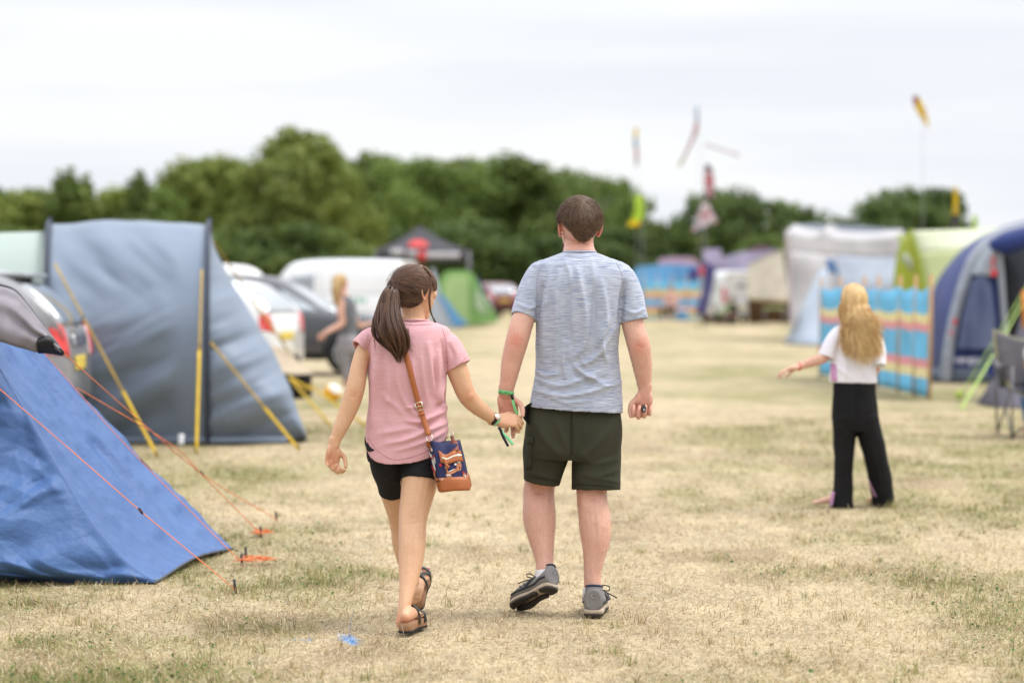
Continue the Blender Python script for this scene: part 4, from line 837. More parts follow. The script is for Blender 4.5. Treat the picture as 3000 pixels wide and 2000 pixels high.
# ------------------------------------------------------------------ the shoulder bag
def build_bag():
    c = U(1316, 1365, 9.93)
    root = thing('shoulder_bag', 'navy dog-print bucket bag with tan leather trim hanging at the woman\'s right hip', 'bag', c)
    nv = mat('navy_canvas', (.022, .026, .085), rough=.75, col2=(.017, .02, .065), nscale=60, bump=.2, bscale=500)
    tan = mat('tan_leather', (.40, .125, .035), rough=.45, spec=.4, col2=(.32, .09, .025), nscale=50, bump=.35, bscale=260, contrast=.7); cord = mat('tan_print', (.50, .20, .10), rough=.8); wh = mat('white_print', (.72, .70, .68), rough=.8); rd = mat('red_print', (.50, .03, .03), rough=.8); bk = mat('black_print', (.015, .012, .012), rough=.8)
    gold = mat('pale_metal', (.75, .66, .52), rough=.28, metal=1); br = mat('flap_leather', (.22, .06, .03), rough=.5)
    # grid of the front face in photo px (u along, v down), the side face, depths in metres
    fl = crom(np.array([(1268, 1290, 9.905), (1276, 1340, 9.885), (1284, 1385, 9.875), (1289, 1408, 9.872)]), 4); fr = crom(np.array([(1344, 1300, 9.935), (1354, 1340, 9.92), (1363, 1380, 9.912), (1367, 1404, 9.91)]), 4)
    sl = crom(np.array([(1253, 1296, 9.985), (1257, 1340, 9.985), (1268, 1390, 9.975), (1277, 1412, 9.97)]), 4)
    def front(u, v, off=0.0):
        k = v * (len(fl) - 1); i = min(int(k), len(fl) - 2); t = k - i
        a = fl[i] * (1 - t) + fl[i + 1] * t; b = fr[i] * (1 - t) + fr[i + 1] * t
        q = a * (1 - u) + b * u
        sag = (1 - v) ** 2 * 22 * math.exp(-((u - .42) / .22) ** 2) if v < .5 else 0
        bul = .014 * math.sin(math.pi * u) * (.4 + .6 * v)
        return U(q[0], q[1] + sag, q[2] - bul - off)
    nu, nv_ = 22, 22
    Fg = np.array([[front(u, v) for u in np.linspace(0, 1, nu)] for v in np.linspace(0, 1, nv_)])
    back = V(.004, .085, .012)
    rings = []
    for i in range(nv_):
        v = i / (nv_ - 1); k = v * (len(sl) - 1); j = min(int(k), len(sl) - 2); s0 = U(*(sl[j] * (1 - k + j) + sl[j + 1] * (k - j)))
        rowf = Fg[i]; side = [rowf[0] * (1 - t) + s0 * t for t in (.33, .66, 1)]
        bk_ = [s0 + (rowf[-1] + back - s0) * t + V(0, .012 * math.sin(math.pi * t), 0) for t in np.linspace(.15, 1, 8)]; sr = [rowf[-1] * t + (rowf[-1] + back) * (1 - t) for t in (.33, .66)]
        rings.append(np.array(list(rowf) + sr[::-1] * 0 + [rowf[-1] + back * t for t in (.33, .66)] + bk_[::-1] + side[::-1]))
    mk('bag_body', rings2geo(rings), nv, root)
    # leather base
    ext = [rings[-4] + (rings[-4] - rings[-4].mean(0)) * .035]
    for t, k in ((.0, .03), (.35, .04), (.75, .05), (1.0, .02), (1.04, -.10)):
        r = rings[-1] + (rings[-1] - rings[-1].mean(0)) * k; r = r + V(.004 + .010 * t, -.002, -.042 * t) ; r[:, 2] += .004 * fbm(r * 30, 2); ext.append(r)
    mk('leather_base', rings2geo(ext), tan, root)
    def patch(uv0, uv1, off, n=(10, 6), mt=tan, name='zip_panel', th=.003):
        return mk(name, sheet(np.array([[front(uv0[0] + (uv1[0] - uv0[0]) * i / (n[0] - 1), uv0[1] + (uv1[1] - uv0[1]) * j / (n[1] - 1), off) for i in range(n[0])] for j in range(n[1])])[::-1], th), mt, root)
    zp = patch((.16, .16), (1.0, .42), .006)
    mk('zip', strap([front(u, .285 + .0 * u, .0085) for u in np.linspace(.28, 1, 8)], .008, .003), gold, zp)
    mk('zip_slider', xf(box((0, 0, 0), (.011, .006, .010), .002), Matrix.Translation(Vector(front(.29, .285, .012)))), gold, zp)
    mk('zip_pull', strap([front(.34, .30, .014), front(.36, .38, .016), front(.40, .47, .018), front(.45, .54, .016)], .011, .002), tan, zp); mk('zip_pull', strap([front(.35, .32, .012), front(.35, .45, .012), front(.34, .60, .010)], .008, .002), tan, zp)
    # printed dogs on the cloth, joined to the canvas
    def blob(pts, mt, off, f=front):
        P = np.array([f(u, v, off) for u, v in pts]); c_ = P.mean(0); return np.vstack([P, c_]), [(i, (i + 1) % len(P), len(P)) for i in range(len(P))]
    ov = lambda u, v, a, b, n=12, r=0: [(u + a * math.cos(t) * math.cos(r) - b * math.sin(t) * math.sin(r), v + a * math.cos(t) * math.sin(r) + b * math.sin(t) * math.cos(r)) for t in np.linspace(0, 2 * math.pi, n, endpoint=False)]
    tn, whs, rds, bks = [], [], [], []
    tn += [blob(ov(.52, .66, .26, .055, 14, -.28), 0, .003), blob(ov(.76, .56, .045, .10, 10, .2), 0, .0035), blob(ov(.34, .60, .035, .09, 10, -.1), 0, .0032), blob(ov(.38, .84, .10, .095), 0, .0034), blob([(.78, .62), (.86, .55), (.90, .53), (.84, .64)], 0, .003)]
    whs += [blob(ov(.70, .47, .05, .025), 0, .0042), blob(ov(.32, .545, .04, .02), 0, .004), blob(ov(.50, .62, .14, .012, 10, -.25), 0, .0042), blob(ov(.36, .76, .10, .028, 10, -.1), 0, .0042), blob(ov(.90, .27, .05, .03), 0, .0095)]
    bks += [blob(ov(.36, .83, .012, .014), 0, .0048), blob(ov(.42, .83, .012, .014), 0, .0048), blob(ov(.40, .89, .018, .012), 0, .0048), blob(ov(.33, .77, .012, .01), 0, .0048), blob(ov(.41, .755, .012, .01), 0, .0048)]
    tn += [blob(ov(.86, .48, .06, .07), 0, .003), blob(ov(.94, .78, .05, .09, 10, .3), 0, .003), blob(ov(.74, .985, .10, .03), 0, .003), blob(ov(.05, .97, .06, .025), 0, .003)]
    whs += [blob(ov(.84, .43, .07, .025), 0, .004), blob(ov(.97, .84, .03, .05), 0, .004), blob(ov(.10, .935, .035, .02), 0, .004)]; rds += [blob(ov(.62, .965, .05, .045), 0, .0036), blob(ov(.72, .955, .045, .04), 0, .0036), blob(ov(.93, .70, .04, .035), 0, .0042), blob(ov(.14, .48, .05, .04), 0, .0036)]
    def sidef(u, v, off=0.0):
        k = v * (len(sl) - 1); j = min(int(k), len(sl) - 2); s0 = U(*(sl[j] * (1 - k + j) + sl[j + 1] * (k - j))); a = front(0, v); n = unit(np.cross(a - s0, V(0, 0, 1))); n = n if n[1] < 0 else -n
        return s0 * (1 - u) + a * u + n * off
    sb = lambda *a, **k: blob(*a, f=sidef, **k)
    whs += [sb(ov(.45, .30, .16, .05, 10, .5), 0, .004), sb(ov(.62, .44, .22, .12, 12, .9), 0, .003), sb(ov(.9, .36, .10, .10), 0, .003), sb(ov(.75, .17, .12, .04), 0, .004)]; rds += [sb(ov(.55, .345, .12, .025), 0, .0045), sb(ov(.50, .565, .24, .045, 12, .3), 0, .0045), sb(ov(.93, .30, .08, .03), 0, .0045)]
    tn += [sb(ov(.42, .67, .18, .075, 10, -.3), 0, .003), sb(ov(.45, .83, .22, .06, 12, .2), 0, .003), sb(ov(.62, .90, .12, .05), 0, .003), sb(ov(.55, .13, .10, .08, 10, .4), 0, .003)]
    for nm, L, mm in (('tan_dogs', tn, cord), ('white_paws', whs, wh), ('red_bows', rds, rd), ('dog_faces', bks, bk)):
        mk('print', join(*L), mm, root, smooth=False)
    # top: rear leather tab, rings, strap
    mk('flap', strap([front(.78, .02, .0) + V(0, .03, .012), front(.82, .08, .004) + V(0, .01, 0), front(.80, .17, .008)], .03, .003), br, root)
    def loop(c_, r, m_=gold, tilt=.3): return limb([(*(c_ + V(r * math.cos(a), r * .5 * math.sin(a), r * math.sin(a))), .0017, .0017) for a in np.linspace(0, 2 * math.pi, 17)], m=8, sub=2)
    rc = U(1258, 1282, 9.935)
    mk('ring', loop(rc, .0125), gold, root); mk('ring', loop(U(1322, 1270, 9.99), .009), gold, root)
    mk('ring_tab', strap([rc + V(-.001, 0, -.010), rc + V(-.002, .008, -.022), rc + V(0, .02, -.04)], .017, .003), tan, root)
    mk('ring_tab', strap([U(1322, 1274, 9.99), U(1326, 1284, 9.985), U(1330, 1298, 9.97)], .014, .004), br, root)
    # the strap follows the shirt up the back, under the ponytail and over the left shoulder
    path = [(1256, 1276), (1250, 1256), (1240, 1225), (1230, 1195), (1221, 1165), (1212, 1130), (1204, 1095), (1196, 1062), (1189, 1035), (1182, 1010), (1172, 985), (1160, 965), (1150, 955)]
    pts, ups = [], []
    for px, py in path:
        p, n = on_shirt(px, py, .006); pts.append(p); ups.append(n)
    pts = np.array(pts); pts[0] = rc + V(-.003, -.002, .011)
    for _ in range(3): pts[1:-1] = .5 * pts[1:-1] + .25 * (pts[:-2] + pts[2:])
    for i, (px, py) in enumerate(path):
        if i: 
            p, n = on_shirt(px, py, .005); pts[i, 1] = min(pts[i, 1], p[1])
    pts = np.vstack([pts, [U(1142, 951, 10.08)], [U(1146, 975, 10.17)]]); ups = np.array(list(ups) + [V(0, -.1, 1), V(0, 1, .4)])
    ups[:len(path)] = ups[:len(path)] * .4 + V(.1, -.9, .1)
    stp = mk('bag_strap', strap(pts, .0225, .004, up=ups), tan, root)
    dk = mat('strap_stitch', (.20, .06, .02), rough=.6)
    p, n = on_shirt(1228, 1190, .012); ax = unit(U(1216, 1170, 9.9) - U(1227, 1208, 9.9)); sx_ = unit(np.cross(ax, V(0, -1, 0)))
    bu = [p + sx_ * a * .014 + ax * b * .016 for a, b in ((-1, -1), (1, -1), (1, 1), (-1, 1), (-1, -1))]
    mk('buckle', join(*[rod(bu[i], bu[i + 1], .0018) for i in range(4)], rod((bu[0] + bu[3]) / 2, (bu[1] + bu[2]) / 2, .0015)), gold, stp)
    mk('keeper', strap([p + sx_ * .013 - ax * .034, p + V(0, -.003, 0) - ax * .034, p - sx_ * .013 - ax * .034], .009, .003), tan, stp)
build_bag()
# ------------------------------------------------------------------ the girl
def build_girl():
    Y = 15.35
    base = V(*G(2500, 1485)); base[2] = 0
    root = thing('person', 'barefoot girl with long blonde hair, white t-shirt and black wide trousers', 'person', base)
    hm = head_frame(U(2499, 885, Y), R(8), R(2), .90)
    P = head_parts(hm)
    P.append(PL([(2500, 900, Y, 24), (2501, 930, Y, 23), (2502, 955, Y, 28)]))
    P.append(limb([(*U(a, b, Y), M(w, Y), d) for a, b, w, d in [(2502, 948, 30, .05), (2503, 965, 52, .06), (2504, 990, 60, .07), (2504, 1040, 57, .075), (2504, 1100, 55, .072), (2503, 1160, 62, .08), (2504, 1220, 62, .09), (2505, 1262, 56, .08)]], e=2.3, m=24, ends='rf'))
    P.append(PL([(2462, 968, Y, 18), (2448, 990, Y, 18), (2428, 1028, Y, 17), (2412, 1048, 15.33, 16), (2385, 1058, 15.30, 15, .9), (2352, 1069, 15.27, 11.5, .85), (2334, 1076, 15.25, 10, .8)]))
    P.append(PL([(2545, 970, Y, 18), (2561, 995, Y, 18), (2567, 1050, 15.40, 16.5), (2562, 1085, 15.46, 15), (2545, 1085, 15.55, 13), (2530, 1075, 15.62, 11)]))
    P += hand(U(2338, 1075, 15.255), (-1, -.12, -.22), (.1, -.25, -1), s=.80, left=True, flex=((12, 25, 20), (14, 26, 20), (22, 32, 22), (30, 36, 24)))
    P += hand(U(2530, 1075, 15.62), (-.6, .7, .3), (-.2, .3, -1), s=.78, flex=((30, 40, 20),) * 4)
    P.append(PL([(2476, 1230, Y, 36), (2473, 1330, Y, 26), (2470, 1420, 15.36, 18), (2468, 1470, 15.37, 13)])); P.append(PL([(2540, 1230, Y, 36), (2560, 1330, 15.37, 26), (2580, 1420, 15.40, 18), (2588, 1462, 15.42, 13)]))
    def foot(h, yaw, lift=0):
        m = np.array(Matrix.Translation(Vector(h)) @ Matrix.Rotation(yaw, 4, 'Z'))
        return [xf(limb([(0, -.01, .04, .022, .03), (0, .04, .04, .024, .034), (0, .10, .032, .032, .024), (0, .16, .016, .036, .014), (0, .195, .012, .028, .010)], ref=(0, 0, 1), m=14), m)]
    a, b = U(2468, 1478, 15.36), U(2590, 1466, 15.44); a[2] = b[2] = .0
    P += foot(a, R(62)) + foot(b, R(18))
    body = fuse(P, .0048, 8, keep=lambda v: np.where((v[:, 0] < 1.87) & (v[:, 2] > .6), .4, 1))
    eyes(hm, root)
    T = [limb([(*U(a, b, Y), M(w, Y), d) for a, b, w, d in [(2502, 945, 28, .05), (2502, 954, 42, .06), (2503, 968, 58, .072), (2503, 990, 66, .082), (2502, 1040, 66, .088), (2500, 1085, 68, .09), (2499, 1120, 70, .092)]], e=2.3, m=32, ends='fh'),
         PL([(2480, 968, Y, 22, 1.2), (2455, 985, Y, 27, 1.2), (2437, 1015, Y, 28, 1.15), (2424, 1047, 15.345, 29, 1.1)], ends='rh', m=20), PL([(2525, 968, Y, 22, 1.2), (2553, 988, Y, 27, 1.2), (2566, 1030, 15.34, 28, 1.15), (2570, 1072, 15.32, 27, 1.1)], ends='rh', m=20)]
    sh = puff(folds(fuse(T, .005, 10), [([(2440, 1060), (2470, 1090), (2500, 1110)], 7, .008), ([(2470, 1030), (2480, 1080), (2476, 1112)], 7, .008), ([(2540, 1020), (2530, 1070), (2545, 1110)], 7, .008), ([(2455, 1000), (2452, 1040), (2440, 1080)], 6, -.008), ([(2555, 1000), (2550, 1050), (2556, 1100)], 6, -.007)]), .005, 11)
    wh = mat('white_jersey', (.76, .74, .78), rough=.9, nscale=8, col2=(.70, .67, .73), bump=.2, bscale=300); pkp = mat('pink_panel', (.58, .30, .52), rough=.9)
    sho = mk('t_shirt', sh, wh, root); ts = bvh(sh)
    def on(px, py, off=.003):
        d = Vector(unit(U(px, py, 15) - CAM)); h = ts.ray_cast(Vector(CAM), d)
        return np.array(h[0]) - np.array(d) * off if h[0] else U(px, py, Y)
    mk('side_panel', sheet(np.array([[on(2429 + 3 + 17 * i / 4 + 3 * j / 6, 1066 + 50 * j / 6, .005) for i in range(5)] for j in range(7)]), .004), pkp, sho)
    bk = mat('black_trouser_cloth', (.013, .0125, .0135), rough=.9, spec=.15)
    Q = [limb([(*U(a, b, Y), M(w, Y), d) for a, b, w, d in [(2502, 1108, 60, .085), (2503, 1150, 64, .095), (2504, 1195, 67, .105), (2505, 1235, 68, .105), (2506, 1262, 62, .095)]], e=2.3, m=28, ends='ff'),
         PL([(2474, 1220, Y, 38, 1.25), (2474, 1290, Y, 33, 1.2), (2472, 1360, Y, 29, 1.25), (2470, 1420, 15.355, 29, 1.3), (2467, 1460, 15.355, 32, 1.25), (2466, 1484, 15.355, 36, 1.2)], ends='rh', m=24), PL([(2535, 1220, Y, 38, 1.25), (2553, 1290, 15.36, 36, 1.2), (2570, 1360, 15.385, 34, 1.2), (2582, 1420, 15.41, 34, 1.2), (2588, 1472, 15.43, 33, 1.2)], ends='rh', m=24)]
    g = puff(folds(fuse(Q, .005, 10), [([(2506, 1150), (2508, 1200), (2508, 1260)], 5, -.008), ([(2450, 1230), (2470, 1265), (2500, 1280)], 8, .007), ([(2560, 1230), (2540, 1265), (2512, 1280)], 8, .007), ([(2470, 1290), (2466, 1360), (2470, 1440)], 7, .007), ([(2552, 1290), (2566, 1360), (2588, 1450)], 7, .007)]), .005, 10)
    tr = mk('trousers', g, bk, root); ts = bvh(g)
    mk('trouser_stripe', sheet(np.array([[U(2541 + 26 * v + 7 * u * v, 1400 + 70 * v, 15.36 - .02 * u + .02 * v) for u in (0, .5, 1)] for v in np.linspace(0, 1, 6)]), .004), pkp, tr)
    mk('trouser_stripe', sheet(np.array([[U(2436 - 6 * v + 8 * u, 1440 + 42 * v, 15.30 - .02 * u) for u in (0, .5, 1)] for v in np.linspace(0, 1, 6)]), .004), pkp, tr)
    body = tuck(body, sh, lambda a, b, v: (b > 952) & (b < 1105) & (a > 2440) & (a < 2560), .007); body = tuck(body, g, lambda a, b, v: (b > 1112) & (b < 1450) & (v[:, 0] > 2.0), .008)
    mk('body', body, SKIN_G, root)
    mk('bracelet', limb([(*U(2341 + 5 * math.cos(a), 1074 + 11 * math.sin(a), 15.257 - .022 * math.cos(a)), .004, .004) for a in np.linspace(0, 2 * math.pi, 13)], m=8), mat('coral_band', (.75, .13, .09)), root)
    hb = mat('blonde_base', (.38, .22, .08), rough=.6, nscale=60, col2=(.26, .14, .045)); hc = hairmat('blonde_hair', (.40, .21, .065), (.90, .66, .33), .4)
    mask = lambda d: sstep(-.05, .05, d[:, 2] - np.where(d[:, 1] < .1, -.9, np.where(d[:, 1] < .5, -.9 + (d[:, 1] - .1) * 2.6, .2)))
    hair = mk('hair', scalp(hm, mask, lambda d: .014 + 0 * d[:, 0]), hb, root)
    mk('hair_length', puff(limb([(*U(a, b, 15.27 + dy), M(w, Y), d) for a, b, w, d, dy in [(2499, 886, 36, .035, .035), (2500, 905, 42, .045, .015), (2502, 925, 42, .045, .0), (2506, 945, 36, .03, -.03), (2509, 962, 22, .02, -.035), (2512, 974, 8, .012, -.03)]], m=24, sub=5), .012, 14, (1, 1, .3)), hb, hair)
    st = []
    for k in range(1500):
        a0 = rng.uniform(0, 2 * math.pi); top = unit(V(.12 * rng.normal(), -.1 + .25 * rng.normal(), 1)); az = rng.uniform(-2.75, -.39); low = unit(V(math.cos(az), math.sin(az), -.25))
        t = np.linspace(0, 1, 7)[:, None]; d = top * (1 - t) + low * t; d /= np.linalg.norm(d, axis=1, keepdims=True); p = CC + d * (CR + .0175 + .007 * rng.random()); p = p @ hm[:3, :3].T + hm[:3, 3]
        xk = math.cos(az); L = rng.uniform(.10, .36) * (1 - .2 * abs(xk)) + .04; drift = .045 * (rng.random() - .3) + .042 * xk + .028
        tt = np.linspace(0, 1, 9)[1:, None]; q = p[-1] + np.hstack([drift * tt ** 1.3 + .010 * np.sin(tt * 6 + a0), -.035 * np.sin(tt * 2.2) * (1 - abs(xk) * .6) - .02 * tt, -L * tt])
        lk_ = .024 * np.sin(math.floor(az * 9) * 2.1 + tt * 7) * tt; q[:, :1] += lk_; st.append(np.vstack([p, q]))
    mk('strand', strands(st, .0016 + .0012 * rng.random(len(st)), .4), hc, hair)['kind'] = 'stuff'
build_girl()

# ------------------------------------------------------------------ the woman by the cars
def build_far_woman():
    Y = 34.0; base = V(*G(1012, 1128)); base[2] = 0
    root = thing('person', 'blonde woman in a grey tank top and pale leggings walking beside the dark grey car', 'person', base)
    hm = head_frame(U(998, 830, Y), R(-62), 0, 1.0); P = head_parts(hm)
    P.append(PL([(1000, 840, Y, 13), (1006, 868, Y, 14), (1010, 885, Y, 20)]))
    P.append(limb([(*U(a, b, Y), M(w, Y), d) for a, b, w, d in [(1010, 876, 18, .09), (1014, 892, 27, .12), (1019, 930, 25, .13), (1021, 965, 23, .12), (1020, 1000, 30, .16), (1018, 1030, 24, .14)]], m=20, ends='rf'))
    P.append(PL([(1000, 886, 33.9, 11), (998, 915, 33.85, 10.5), (1002, 945, 33.85, 10), (985, 958, 33.8, 9), (965, 968, 33.75, 7.5), (952, 976, 33.7, 6)])); P += hand(U(952, 976, 33.7), (-.8, -.3, -.5), (0, -.8, -.5), left=True, s=.95)
    P.append(PL([(1030, 890, 34.1, 10), (1040, 930, 34.2, 9), (1055, 955, 34.3, 8), (1072, 950, 34.35, 6)])); P += hand(U(1072, 950, 34.35), (1, .2, .3), (0, .3, -1), s=.95)
    P.append(PL([(1010, 1010, 33.95, 22), (1008, 1050, 33.95, 17), (1010, 1085, 33.98, 13), (1014, 1115, 34.0, 8), (1015, 1122, 34, 9)])); P.append(PL([(1030, 1010, 34.05, 22), (1046, 1050, 34.15, 17), (1042, 1080, 34.1, 13), (1030, 1112, 34.05, 8)]))
    for x, y in ((1015, 1122), (1031, 1112)):
        h = U(x, y, 34.0); P.append(limb([(*h + V(-.02, 0, .02), .04, .04), (*h + V(.08, .02, .0), .045, .03), (*h + V(.19, .06, -.01), .03, .02)], ref=(0, 0, 1)))
    body = fuse(P, .011, 8, keep=lambda v: np.where(v[:, 0] < -2.45, .4, .8))
    mk('body', body, SKIN_M, root); eyes(hm, root)
    gt = mat('grey_tank_cloth', (.16, .165, .18), rough=.9); lg = mat('pale_grey_leggings', (.30, .29, .31), rough=.85)
    mk('tank_top', fuse([limb([(*U(a, b, Y), M(w, Y), d) for a, b, w, d in [(1005, 868, 14, .08), (1010, 878, 20, .11), (1015, 895, 28, .135), (1020, 930, 27, .145), (1022, 965, 25, .135), (1021, 985, 28, .15)]], m=20, ends='fh')], .011, 6), gt, root)
    mk('leggings', fuse([limb([(*U(a, b, Y), M(w, Y), d) for a, b, w, d in [(1021, 978, 26, .14), (1020, 1000, 33, .175), (1018, 1030, 30, .165)]], m=20, ends='ff'), PL([(1010, 1012, 33.95, 25), (1008, 1050, 33.95, 19), (1010, 1085, 33.98, 15), (1014, 1112, 34.0, 10)]), PL([(1030, 1012, 34.05, 24), (1046, 1050, 34.15, 19), (1042, 1080, 34.1, 15), (1031, 1104, 34.05, 10)])], .011, 6), lg, root)
    hb = mat('fair_hair', (.50, .34, .15), rough=.5, col2=(.30, .18, .07), nscale=30)
    mask = lambda d: sstep(-.06, .06, d[:, 2] - np.where(d[:, 1] < .1, -.7, np.where(d[:, 1] < .5, -.7 + (d[:, 1] - .1) * 2.3, .2)))
    h = mk('hair', puff(scalp(hm, mask, lambda d: .022 + 0 * d[:, 0]), .012, 22), hb, root)
    mk('ponytail', puff(PL([(992, 822, 33.85, 9), (984, 845, 33.8, 13), (985, 875, 33.8, 11), (988, 893, 33.8, 5)]), .015, 22), hb, h)
build_far_woman()

def small_person(label, ctr, Y, shirt, trouser, skin_, hairc, face=0.0, seat_h=.45, s=1.0):
    """A seated figure: head, arms on the knees, bent legs."""
    o = V(ctr[0], ctr[1], 0); root = thing('person', label, 'person', o)
    T = np.array(Matrix.Translation(Vector(o)) @ Matrix.Rotation(face, 4, 'Z') @ Matrix.Scale(s, 4)); X = lambda g: xf(g, T)
    hm = T @ np.array(Matrix.Translation((0, .02, seat_h + .74))); P = head_parts(hm)
    L = [limb([(0, 0, seat_h + .66, .05, .05), (0, -.02, seat_h + .54, .065, .06)])]
    tor = limb([(0, -.02, seat_h + .56, .10, .07), (0, -.03, seat_h + .50, .19, .10), (0, -.04, seat_h + .35, .18, .12), (0, -.03, seat_h + .15, .17, .13), (0, 0, seat_h, .19, .14)], m=20)
    L.append(tor)
    for k in (-1, 1):
        L.append(limb([(k * .18, -.02, seat_h + .48, .05, .05), (k * .24, .02, seat_h + .25, .045, .045), (k * .17, .22, seat_h + .16, .038, .038), (k * .12, .32, seat_h + .14, .028, .025)], ref=(1, 0, 0)))
        L.append(limb([(k * .10, .0, seat_h + .02, .085, .085), (k * .14, .40, seat_h + .05, .07, .07), (k * .15, .44, seat_h - .1, .058, .058), (k * .14, .45, .08, .045, .045)], ref=(1, 0, 0))); L.append(limb([(k * .14, .42, .04, .04, .035), (k * .15, .60, .03, .045, .025)], ref=(0, 0, 1)))
        P += hand((T @ V(k * .12, .32, seat_h + .14, 1))[:3], T[:3, :3] @ V(-k * .2, 1, -.2), T[:3, :3] @ V(0, -.2, -1), left=k < 0, s=s)
    mk('body', fuse(P + [X(g) for g in L], .012, 8, keep=lambda v: .7 + 0 * v[:, 0]), skin_, root); eyes(hm, root)
    mk('shirt', fuse([X(limb([(0, -.02, seat_h + .56, .11, .09), (0, -.03, seat_h + .50, .21, .125), (0, -.04, seat_h + .35, .20, .145), (0, -.03, seat_h + .12, .19, .155), (0, 0, seat_h - .02, .2, .155)], m=20))] + [X(limb([(k * .16, -.02, seat_h + .49, .065, .065), (k * .235, .0, seat_h + .30, .062, .062)], ref=(1, 0, 0))) for k in (-1, 1)], .013, 8), shirt, root)
    mk('trousers', fuse([X(limb([(k * .10, -.05, seat_h + .03, .10, .10), (k * .14, .40, seat_h + .05, .085, .085), (k * .15, .45, seat_h - .1, .075, .075), (k * .14, .45, .14, .06, .06)], ref=(1, 0, 0))) for k in (-1, 1)] + [X(ellip((0, -.02, seat_h + .04), (.20, .15, .11)))], .013, 6), trouser, root)
    mask = lambda d: sstep(-.06, .06, d[:, 2] - np.where(d[:, 1] < .1, -.5, np.where(d[:, 1] < .5, -.5 + (d[:, 1] - .1) * 1.8, .2)))
    mk('hair', puff(scalp(hm, mask, lambda d: .016 + 0 * d[:, 0]), .006, 40), hairc, root)
    return root
# ================================================================== the camp
def surf(rows, su=6, sv=6):
    A = [crom(np.array(r, float), su) for r in rows]; A = np.array(A)
    return np.stack([crom(A[:, j], sv) for j in range(A.shape[1])], 1)
def crinkle(P, amp, scale, stretch=(1, 1, 1), o=4, ridged=True, seed=0.0):
    du = np.gradient(P, axis=0); dv = np.gradient(P, axis=1); n = np.cross(du, dv); n /= np.maximum(np.linalg.norm(n, axis=2, keepdims=True), 1e-9)
    q = P * scale * np.array(stretch) + seed
    if ridged: h = sum((1 - np.abs(vnoise(q * 2.1 ** k + k * 9.1)) * 2) * .5 ** k for k in range(o)) - .8
    else: h = fbm(q, o)
    return P + n * (amp * h)[..., None]
def crumple(P, f, n, seed):
    """Crumpled cloth: straight creases in many directions, each fading in and out."""
    r = np.random.default_rng(seed); X, Z = P[..., 0] - .6 * P[..., 1], P[..., 2] - .2 * P[..., 1]; q = np.stack([X, 0 * X, Z], -1); wx, wz = fbm(q * f * .45 + 3, 2) * .25, fbm(q * f * .45 + 9, 2) * .25; h = 0
    for k in range(n):
        a = r.uniform(0, math.pi); p = ((X + wx / f * 2) * math.cos(a) + (Z + wz / f * 2) * math.sin(a)) * f * r.uniform(.6, 1.5) + r.random() * 9; tri = 1 - 2 * np.abs(p - np.round(p)) * 2
        h = h + tri * sstep(-.05, .35, fbm(q * f * .5 + k * 5.7 + seed, 2))
    return h / n ** .5
def cloth(name, rows, m, parent, th=.004, su=6, sv=6, amp=0.0, scale=4, stretch=(1, 1, 1), ridged=False, o=3, seed=0.0):
    P = surf(rows, su, sv)
    if amp: P = crinkle(P, amp, scale, stretch, o, ridged, seed)
    return mk(name, sheet(P, th), m, parent)
def cord(name, pts, r, m, parent=None, sub=4): return mk(name, limb([(*p, r, r) for p in pts], m=6, sub=sub, ref=(.3, .2, 1)), m, parent)
def prism(poly, Y, depth, grow=1.0, shift=(0, 0, 0)):
    """A closed solid whose near face has the outline poly (photo px) at depth Y."""
    a = np.array([U(x, y, Y) for x, y in poly]); c = a.mean(0); c[2] = 0; b = c + (a - c) * grow + V(0, depth, 0) + V(*shift)
    return rings2geo([a, b])
YEL = mat('yellow_webbing', (.72, .47, .03), rough=.7); ORA = mat('orange_cord', (.80, .22, .07), rough=.6); BLK = mat('black_part', (.013, .013, .015), rough=.5); GRN = mat('lime_cord', (.42, .60, .14), rough=.6); POLE = mat('grey_pole', (.18, .18, .19), rough=.4, metal=.6); WOOD = mat('pale_wood', (.50, .30, .15), rough=.8, nscale=20, nstretch=(1, 1, .1))
def peg(pt, parent): return mk('peg', rod(V(pt[0], pt[1], -.04), V(pt[0] - .01, pt[1] + .01, .05), .006), BLK, parent)

